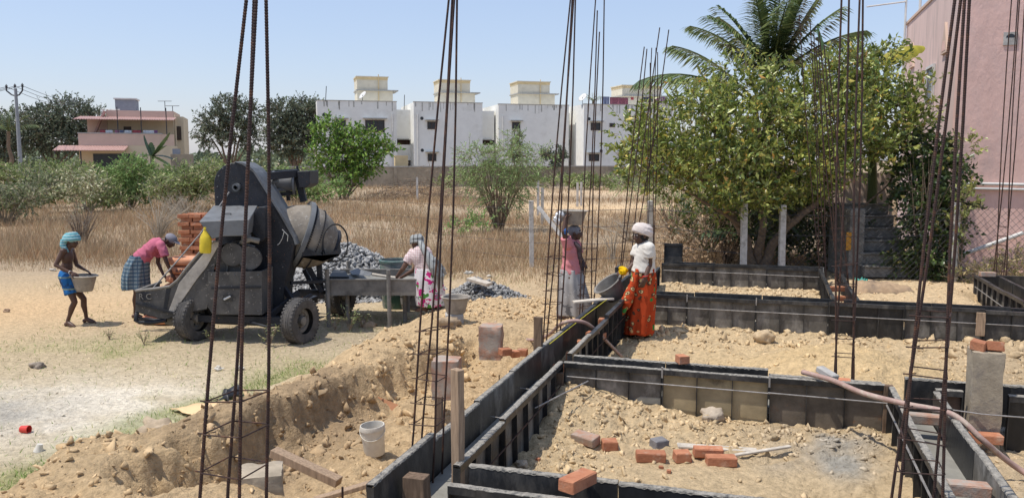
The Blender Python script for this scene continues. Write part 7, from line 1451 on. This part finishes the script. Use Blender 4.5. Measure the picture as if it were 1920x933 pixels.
def shirt(t, J, m, A, s=1.0, sleeve=.6, hem=None, loose=.018, name='shirt', wr=.012, seed=0, long_=False):
    b = MB(); L = loose; b.ell(J['chest'], (.14 * s + L, .1 * s + L, .165 * s + L), 16, 12, A); mid = J['chest'].lerp(J['pelvis'], .5); b.ell(mid, (.132 * s + L, .1 * s + L, .16 * s), 16, 12, A)
    if hem is not None: b.tube([J['chest'], mid, hem], [.1 * s + L, .115 * s + L, .125 * s + L * 1.3], 18)
    cap(b, J['shL'], J['shR'], .058 * s + L * .7, .058 * s + L * .7); nb = (J['shL'] + J['shR']) / 2; cap(b, nb, nb.lerp(J['neck'], .55), .07, .058)
    for q in 'LR':
        e = J['sh' + q].lerp(J['el' + q], min(1, sleeve * (1 if not long_ else 2))); b.tube([J['sh' + q], J['sh' + q].lerp(e, .5), e], [.056 * s + L * .7, .058 * s + L * .8, .056 * s + L * .9], 14); b.ell(J['sh' + q], .056 * s + L * .7, 12, 8)
    return place(name, evald(b, name, .011, 2, None, wr, 9, seed), m, t)
def fabric(name, c, var=.12, **k): return mat(name, c, .9, var=var, scale=5, spec=.08, bump=.25, bscale=240, dist=.002, **k)
ZV = Vector((0, 0, 1))
# ---- 1: man with basin at left
Y = 13.1; D_ = lambda px, py, dy=0: PD(px, py, Y + dy)
mL = PD(135, 612, 13.05); mL.z = 0; t = thing('person', 'barefoot bare chested man in blue shorts and teal turban carrying a basin', 'person', mL)
J = dict(head=D_(134.5, 452), neck=D_(127, 465), chest=D_(126.5, 482), pelvis=D_(124, 519), shL=D_(134, 469, .14), shR=D_(118, 471, -.13), elL=D_(144, 497, .2), elR=D_(104.5, 497, -.2), wrL=D_(159, 505.5, .14), wrR=D_(133, 511, -.2), hipL=D_(127, 523, .09), hipR=D_(124, 524, -.09), knL=D_(157, 560, .12), knR=D_(140, 566, -.1), anL=D_(162, 597, .16), anR=D_(126.5, 602, -.08), face=(1, -.12, -.1), hup=(.12, 0, 1), toeL=(1, -.1, 0), toeR=(.85, -.35, 0), hdL=(.85, -.2, -.35), hdR=(.85, .25, -.45), hbL=(.3, .4, 1), hbR=(.2, -.6, .8), curlL=.6, curlR=.7, hsL=1, hsR=-1)
for q in 'LR': J['gz' + q] = gz1(J['an' + q].x, J['an' + q].y); J['an' + q].z = max(J['an' + q].z, J['gz' + q] + .07)
HA, A = body(t, J, M['skin'], .88)
M['teal_cloth'] = fabric('teal_white_turban', (.14, .36, .4)); bands(M['teal_cloth'], 2, 22, .1, .38, (.5, .58, .58), .8)
c = J['head']; turban(t, c, HA, M['teal_cloth'], 1, 1.13, .15, ([c + Vector((-.1, -.05, .03)), c + Vector((-.11, -.06, -.06)), c + Vector((-.07, -.07, -.13)), c + Vector((-.03, -.06, -.17))], [.05, .05, .04, .015]))
M['blue_short'] = fabric('bright_blue_shorts', (.025, .13, .34), .2, spot=(.03, .05, .1), sscale=6, slo=.5, shi=.6); bands(M['blue_short'], 2, 5.5, .35, .48, (.25, .3, .2), .8)
b = MB(); b.ell(J['pelvis'] + Vector((0, 0, .02)), (.15, .12, .12), 14, 10, frame(J['chest'] - J['pelvis'], J['hipR'] - J['hipL']))
for q in 'LR': e = J['hip' + q].lerp(J['kn' + q], .62); b.tube([J['hip' + q], J['hip' + q].lerp(e, .5), e], [.1, .108, .106], 14); b.ell(J['hip' + q], .1, 12, 8)
place('shorts', evald(b, 'shorts', .011, 2, None, .014, 9, 2), M['blue_short'], t)
part('bracelet', MB().tube([J['wrR'] + Vector((-.012, 0, 0)) + Vector((.006 * math.cos(q), .03 * math.cos(q), .03 * math.sin(q))) for q in [2 * math.pi * i / 12 for i in range(13)]], .005, 5), M['pvc'], t)
basin('cream plastic basin of sand held by the man in the teal turban', D_(157.5, 545, -.02), (.04, 0, 1), .2, .255, 'plaster_pier')
# ---- 2: bending man in pink shirt
Y = 13.75; mL = PD(270, 600, Y); mL.z = 0; t = thing('person', 'man in pink shirt, checked lungi and grey cap bending over the skip', 'person', mL)
J = dict(head=D_(319, 451), neck=D_(307, 451), chest=D_(288, 462), pelvis=D_(259, 490), shL=D_(299, 455, .15), shR=D_(302, 459, -.15), elL=D_(296, 492, .14), elR=D_(311.5, 489, -.18), wrL=D_(306, 514, .06), wrR=D_(322, 513, -.16), hipL=D_(258, 495, .09), hipR=D_(256, 495, -.09), knL=D_(270, 550, .08), knR=D_(256, 550, -.1), anL=D_(277, 592, .1), anR=D_(254, 598, -.08), face=(.75, -.1, -.62), hup=(.62, 0, .78), toeL=(1, -.1, 0), toeR=(1, -.2, 0), hdL=(.6, -.1, -.7), hdR=(.45, .1, -.85), hbL=(.7, 0, .6), hbR=(.8, -.3, .4), curlL=.6, curlR=.6, hsL=1, hsR=-1)
J['pz'] = Vector((.35, 0, 1))
for q in 'LR': J['gz' + q] = gz1(J['an' + q].x, J['an' + q].y); J['an' + q].z = J['gz' + q] + .075
HA, A = body(t, J, M['skin'], .95)
M['pink_shirt'] = fabric('faded_pink_shirt', (.48, .14, .2)); shirt(t, J, M['pink_shirt'], A, .98, .72, J['pelvis'].lerp(J['chest'], .12), .02, 'shirt', .014, 4)
M['lungi'] = fabric('blue_checked_lungi', (.1, .155, .2)); bands(M['lungi'], 2, 16, 0, .28, (.33, .38, .38), .75); bands(M['lungi'], 0, 14, 0, .25, (.05, .08, .13), .7)
skirt(t, 'lungi', [(J['pelvis'] + Vector((.05, 0, .1)), .155, .15, 0), (D_(257, 497), .19, .18, 0), (D_(254, 520), .21, .2, 0), (D_(255, 541), .22, .21, 0)], M['lungi'], 9, .016, 3)
c = J['head']; M['cap'] = fabric('grey_cap', (.23, .22, .25)); b = MB(); b.ell(c + HA[2] * .045 - HA[1] * .005, (.088, .108, .075), 14, 10, HA); b.add([c + HA[2] * .045 + HA[1] * (.09 + .075 * math.sin(q)) * (1 if i else 1) + HA[0] * (.075 * math.cos(q)) + HA[2] * zz for zz in (0, .012) for i, q in enumerate([math.pi * k / 8 for k in range(9)])], [tuple(range(9)), tuple(range(17, 8, -1))] + [(k, k + 9, (k + 1) % 9 + 9, (k + 1) % 9) for k in range(9)]); part('cap', b, M['cap'], t, smooth=50)
b = MB(); b.ell(c - HA[1] * .02 + HA[2] * .01, (.076, .085, .07), 12, 9, HA); part('hair', b, M['hair'], t, smooth=True)
# ---- 3: woman in flowered skirt at the tray
Y = 13.15; gl = gz1(PD(808, 600, Y).x, Y); mL = PD(808, 600, Y); mL.z = gl; t = thing('person', 'woman in flowered skirt and checked blouse leaning on the concrete tray', 'person', mL)
J = dict(head=D_(782, 455, .05), neck=D_(787, 466), chest=D_(792, 482), pelvis=D_(801, 516), shL=D_(774, 474, .05), shR=D_(799, 472, .12), elL=D_(755, 504, .0), elR=D_(776, 506, .2), wrL=D_(742.5, 521, .12), wrR=D_(752, 520, .3), hipL=D_(797, 521, -.06), hipR=D_(808, 521, .08), knL=D_(796, 560, -.05), knR=D_(812, 560, .08), anL=D_(795, 592, -.03), anR=D_(815, 594, .1), face=(-.85, .45, -.3), hup=(-.25, .1, 1), toeL=(-.9, .3, 0), toeR=(-.9, .3, 0), hdL=(-.8, .3, -.35), hdR=(-.85, .2, -.3), hbL=(-.3, -.3, 1), hbR=(-.3, -.3, 1), curlL=.5, curlR=.5, hsL=1, hsR=-1)
for q in 'LR': J['gz' + q] = gl; J['an' + q].z = gl + .075
HA, A = body(t, J, M['skin2'], 1.05)
M['check_pink'] = fabric('pink_white_check_blouse', (.66, .56, .54), .08); bands(M['check_pink'], 2, 26, 0, .22, (.42, .22, .24), .55); bands(M['check_pink'], 0, 26, 0, .22, (.42, .22, .24), .55)
shirt(t, J, M['check_pink'], A, 1.1, .62, J['pelvis'].lerp(J['chest'], .05), .022, 'blouse', .012, 7)
M['flower'] = fabric('flowered_white_skirt', (.66, .62, .62), .08); spots(M['flower'], 6.5, .36, (.52, .03, .19), 1.0, 2); spots(M['flower'], 5.5, .28, (.07, .22, .05), 4.3, 2); spots(M['flower'], 7.0, .2, (.25, .23, .28), 8.9, 2)
skirt(t, 'skirt', [(J['pelvis'] + Vector((-.02, 0, .12)), .175, .16, 0), (D_(803, 522), .225, .2, 0), (D_(806, 555), .235, .21, 0), (Vector((PD(808, 590, Y).x, Y, gl + .1)), .22, .2, 0)], M['flower'], 9, .014, 5)
M['grey_scarf'] = fabric('grey_black_scarf', (.34, .35, .34), .2); bands(M['grey_scarf'], 0, 15, .0, .25, (.05, .05, .055), .8)
c = J['head']; turban(t, c, HA, M['grey_scarf'], 1, 1.02, .2, ([c + Vector((.05, -.05, .03)), D_(794, 466, -.12), D_(802, 480, -.17), D_(812, 500, -.2), D_(824, 518, -.17), D_(826, 540, -.16)], [.05, .05, .055, .075, .09, .03]), 'head_scarf')
b = MB(); pts = [D_(800, 472, -.13), D_(811, 488, -.17), D_(824, 506, -.12), D_(836, 514, -.02)]; b.tube(pts, [.03, .07, .09, .02], 12); place('scarf_end', evald(b, 'scarf_end', .011, 1, None, .016, 12, 3), M['grey_scarf'], t)
# ---- 4: woman in pink shirt with basin on her head
Y = 12.1; gl = gz1(PD(1065, 600, Y).x, Y); mL = PD(1068, 600, Y); mL.z = gl; t = thing('person', 'woman in pink shirt and grey skirt balancing a basin on her head', 'person', mL)
J = dict(head=D_(1078, 436), neck=D_(1074, 450), chest=D_(1072, 472), pelvis=D_(1072, 517), shL=D_(1080, 458, .15), shR=D_(1064, 458, -.14), elL=D_(1086, 487, .2), elR=D_(1057, 434, -.2), wrL=D_(1089, 506, .12), wrR=D_(1060, 408, -.14), hipL=D_(1075, 520, .09), hipR=D_(1070, 520, -.09), knL=D_(1088, 560, .1), knR=D_(1060, 562, -.1), anL=D_(1096, 595, .12), anR=D_(1052, 600, -.1), face=(1, -.15, -.05), hup=(.0, 0, 1), toeL=(1, -.2, 0), toeR=(.9, -.3, 0), hdL=(.3, -.1, -1), hdR=(.5, .2, .75), hbL=(.9, 0, .2), hbR=(-.7, -.3, .5), curlL=.4, curlR=.5, hsL=1, hsR=-1)
for q in 'LR': J['gz' + q] = gz1(J['an' + q].x, J['an' + q].y); J['an' + q].z = max(J['an' + q].z, J['gz' + q] + .075)
HA, A = body(t, J, M['skin'], .95)
M['salmon_shirt'] = fabric('salmon_pink_shirt', (.56, .22, .23)); shirt(t, J, M['salmon_shirt'], A, 1.0, .55, J['pelvis'] + Vector((0, 0, .04)), .03, 'shirt', .014, 9)
M['grey_skirt'] = fabric('grey_leaf_print_skirt', (.33, .32, .31), .1); spots(M['grey_skirt'], 4.5, .27, (.15, .15, .155), 2.2, 3); spots(M['grey_skirt'], 6, .16, (.46, .45, .43), 6.1, 3)
hem = PD(1076, 588, Y); skirt(t, 'skirt', [(J['pelvis'] + Vector((0, 0, .1)), .16, .15, 0), (D_(1072, 528), .19, .18, 0), (D_(1076, 562), .23, .2, .0), (D_(1078, 590), .255, .2, 0)], M['grey_skirt'], 8, .02, 11)
M['dark_scarf'] = fabric('dark_patterned_scarf', (.09, .07, .075), .3); c = J['head']; b = MB(); b.ell(c + HA[2] * .03 - HA[1] * .012, (.082, .098, .088), 14, 10, HA); place('head_cloth', evald(b, 'head_cloth', .009, 1, None, .006, 20), fabric('grey_head_cloth', (.2, .2, .22), .3), t)
b = MB(); b.tube([D_(1078, 452, -.1), D_(1085, 465, -.12), D_(1089, 485, -.08), D_(1090, 505, -.06), D_(1093, 515, -.06)], [.03, .04, .045, .04, .015], 10); b.tube([D_(1093, 490, -.08), D_(1098, 498, -.08), D_(1101, 503, -.08)], [.03, .03, .01], 8); place('shoulder_cloth', evald(b, 'shoulder_cloth', .01, 1, None, .012, 14), M['dark_scarf'], t)
b = MB(); b.ell(D_(1061, 434, -.22), (.035, .03, .05), 10, 7); place('elbow_cloth', evald(b, 'elbow_cloth', .009, 1, None, .008, 22), fabric('blue_cloth_pad', (.04, .1, .26)), t)
basin('grey cement stained basin balanced on the head of the woman in pink', D_(1076, 421, 0), (.03, 0, 1), .195, .215, 'concrete_wet')
M['foil'] = mat('silver_plastic_foil', (.6, .6, .6), .35, var=.3, scale=9, metal=.3, spec=.5); b = MB(); b.ell(D_(1047, 410, -.1), (.07, .05, .09), 10, 8); b.ell(D_(1053, 402, -.1), (.06, .05, .05), 10, 8); me = evald(b, 'foil_wrap', .01, 1, None, .03, 13); me.transform(Matrix.Translation(-D_(1047, 418, -.1))); o = link('foil_wrap', me, M['foil'], None, 30); o.location = D_(1047, 418, -.1); tag(o, 'crumpled silver plastic wrap held against the raised basin', 'plastic wrap')
# ---- 5: woman in orange skirt and white turban
Y = 10.75; gl = gz1(PD(1196, 635, Y).x, Y); mL = PD(1196, 635, Y); mL.z = gl; t = thing('person', 'woman in orange patterned skirt, white shirt and white turban', 'person', mL)
J = dict(head=D_(1203, 442), neck=D_(1208, 457), chest=D_(1209, 478), pelvis=D_(1207, 516), shL=D_(1197, 464, -.02), shR=D_(1219, 464, .0), elL=D_(1188, 494, .1), elR=D_(1218, 496, -.12), wrL=D_(1174, 508.5, .02), wrR=D_(1210, 520, -.2), hipL=D_(1203, 522, .07), hipR=D_(1212, 522, -.05), knL=D_(1192, 570, .03), knR=D_(1210, 572, -.03), anL=D_(1180, 622, .05), anR=D_(1211, 627, -.06), face=(-.95, -.32, -.08), hup=(-.05, 0, 1), toeL=(-.9, -.4, 0), toeR=(-.8, -.5, 0), hdL=(-.95, -.1, -.1), hdR=(-.35, -.05, -1), hbL=(0, -.4, 1), hbR=(.3, -.95, .1), curlL=.7, curlR=.35, hsL=1, hsR=1)
J['shL'] = D_(1197, 464, .12); J['shR'] = D_(1217, 465, -.13)
for q in 'LR': J['gz' + q] = gz1(J['an' + q].x, J['an' + q].y); J['an' + q].z = max(J['an' + q].z, J['gz' + q] + .075)
HA, A = body(t, J, M['skin'], 1.0)
M['white_shirt'] = fabric('off_white_cotton_shirt', (.66, .62, .55), .08); shirt(t, J, M['white_shirt'], A, 1.02, .55, J['pelvis'] + Vector((0, 0, .05)), .026, 'shirt', .013, 14)
M['orange_print'] = fabric('orange_printed_skirt', (.44, .062, .02), .15); spots(M['orange_print'], 11, .36, (.1, .05, .03), 1.5, .4); spots(M['orange_print'], 11, .25, (.6, .42, .2), 1.5, .4); spots(M['orange_print'], 11, .13, (.04, .03, .02), 1.5, .4); spots(M['orange_print'], 5.2, .17, (.05, .25, .06), 5.2, .4); spots(M['orange_print'], 8, .14, (.6, .36, .16), 7.7, .4)
hemz = PD(1196, 622, Y); skirt(t, 'skirt', [(J['pelvis'] + Vector((0, 0, .1)), .145, .14, 0), (D_(1207, 525), .165, .15, 0), (D_(1203, 565), .18, .155, 0), (D_(1198, 600), .195, .165, 0), (D_(1197, 624), .2, .17, 0)], M['orange_print'], 8, .016, 21)
b = MB(); pts = [D_(1196, 505, -.1), D_(1184, 540, -.13), D_(1174, 568, -.15), D_(1164, 592, -.15)]; b.tube(pts, [.03, .06, .075, .02], 12); place('loose_drape', evald(b, 'loose_drape', .011, 1, None, .014, 12, 8), M['orange_print'], t)
M['white_turban'] = fabric('cream_turban_cloth', (.66, .58, .53), .12); turban(t, J['head'] + ZV * .02, HA, M['white_turban'], 1, 1.18, .35, None, 'turban', .005)
b = MB(); b.ell(J['head'] - HA[1] * .015, (.078, .092, .085), 12, 9, HA); part('hair', b, M['hair'], t, smooth=True); part('ear_stud', MB().ell(J['head'] + HA[0] * .085 - HA[2] * .03, .008, 8, 6), M['pvc'], t)
part('bangle', MB().tube([J['wrR'] + Vector((.033 * math.cos(q), .033 * math.sin(q), .02 + .006 * math.cos(q))) for q in [2 * math.pi * i / 14 for i in range(15)]], .006, 5), M['red_plastic'], t)
M['yellow_cloth'] = fabric('yellow_cloth', (.75, .45, .01)); b = MB(); b.ell(D_(1169, 508, -.02), (.06, .05, .05), 10, 8); b.tube([D_(1172, 510, -.02), D_(1165, 503, -.02), D_(1161, 500, -.02)], [.04, .035, .02], 8); c0 = D_(1168, 514, -.02); me = evald(b, 'yellow_cloth', .009, 1, None, .02, 18); me.transform(Matrix.Translation(-c0)); o = link('yellow_cloth', me, M['yellow_cloth'], None, True); o.location = c0; tag(o, 'bright yellow cloth gripped by the woman in the orange skirt', 'cloth')
tb = PD(1157, 556, 10.95); basin('cement stained basin tilted on the long left beam form', tb, (-.52, -.15, .72), .2, .25, None, 'mix_grey')
# ---- 6: person just inside the right edge
Y = 10.6; mL = PD(1956, 560, Y); mL.z = .55; Dk = D_
t = thing('person', 'person in a light blue shirt cut off by the right edge', 'person', mL)
bx0 = mL.x; Vp = lambda dx, z, dy=0: Vector((bx0 + dx, Y + dy, z)); g0 = gz1(bx0, Y)
J = dict(head=Vp(0, g0 + 1.45), neck=Vp(0, g0 + 1.32), chest=Vp(0, g0 + 1.14), pelvis=Vp(0, g0 + .85), shL=Vp(-.15, g0 + 1.25), shR=Vp(.15, g0 + 1.25), elL=Vp(-.17, g0 + .98), elR=Vp(.2, g0 + .98), wrL=Vp(-.14, g0 + .76, -.1), wrR=Vp(.2, g0 + .76, -.1), hipL=Vp(-.09, g0 + .8), hipR=Vp(.09, g0 + .8), knL=Vp(-.1, g0 + .43), knR=Vp(.1, g0 + .43), anL=Vp(-.1, g0 + .08), anR=Vp(.1, g0 + .08), face=(-.3, -1, -.2), hup=(0, 0, 1), toeL=(-.2, -1, 0), toeR=(.2, -1, 0), hdL=(0, -.1, -1), hdR=(0, -.1, -1), hbL=(-1, 0, 0), hbR=(1, 0, 0), hsL=1, hsR=-1)
for q in 'LR': J['gz' + q] = g0
HA, A = body(t, J, M['skin'], 1.0, .009); M['blue_shirt'] = fabric('pale_blue_shirt', (.32, .42, .52)); shirt(t, J, M['blue_shirt'], A, 1.02, .5, J['pelvis'], .02, 'shirt', .012, 17, True)
M['maroon'] = fabric('maroon_cloth', (.35, .03, .06)); skirt(t, 'lungi', [(J['pelvis'] + ZV * .1, .16, .14, 0), (J['pelvis'] - ZV * .1, .19, .17, 0), (J['pelvis'] - ZV * .5, .21, .18, 0)], M['maroon'], 8, .015, 31)
b = MB(); b.ell(J['head'] + ZV * .03 - HA[1] * .015, (.08, .098, .09), 12, 9, HA); part('hair', b, M['hair'], t, smooth=True)
bpy.context.view_layer.update()
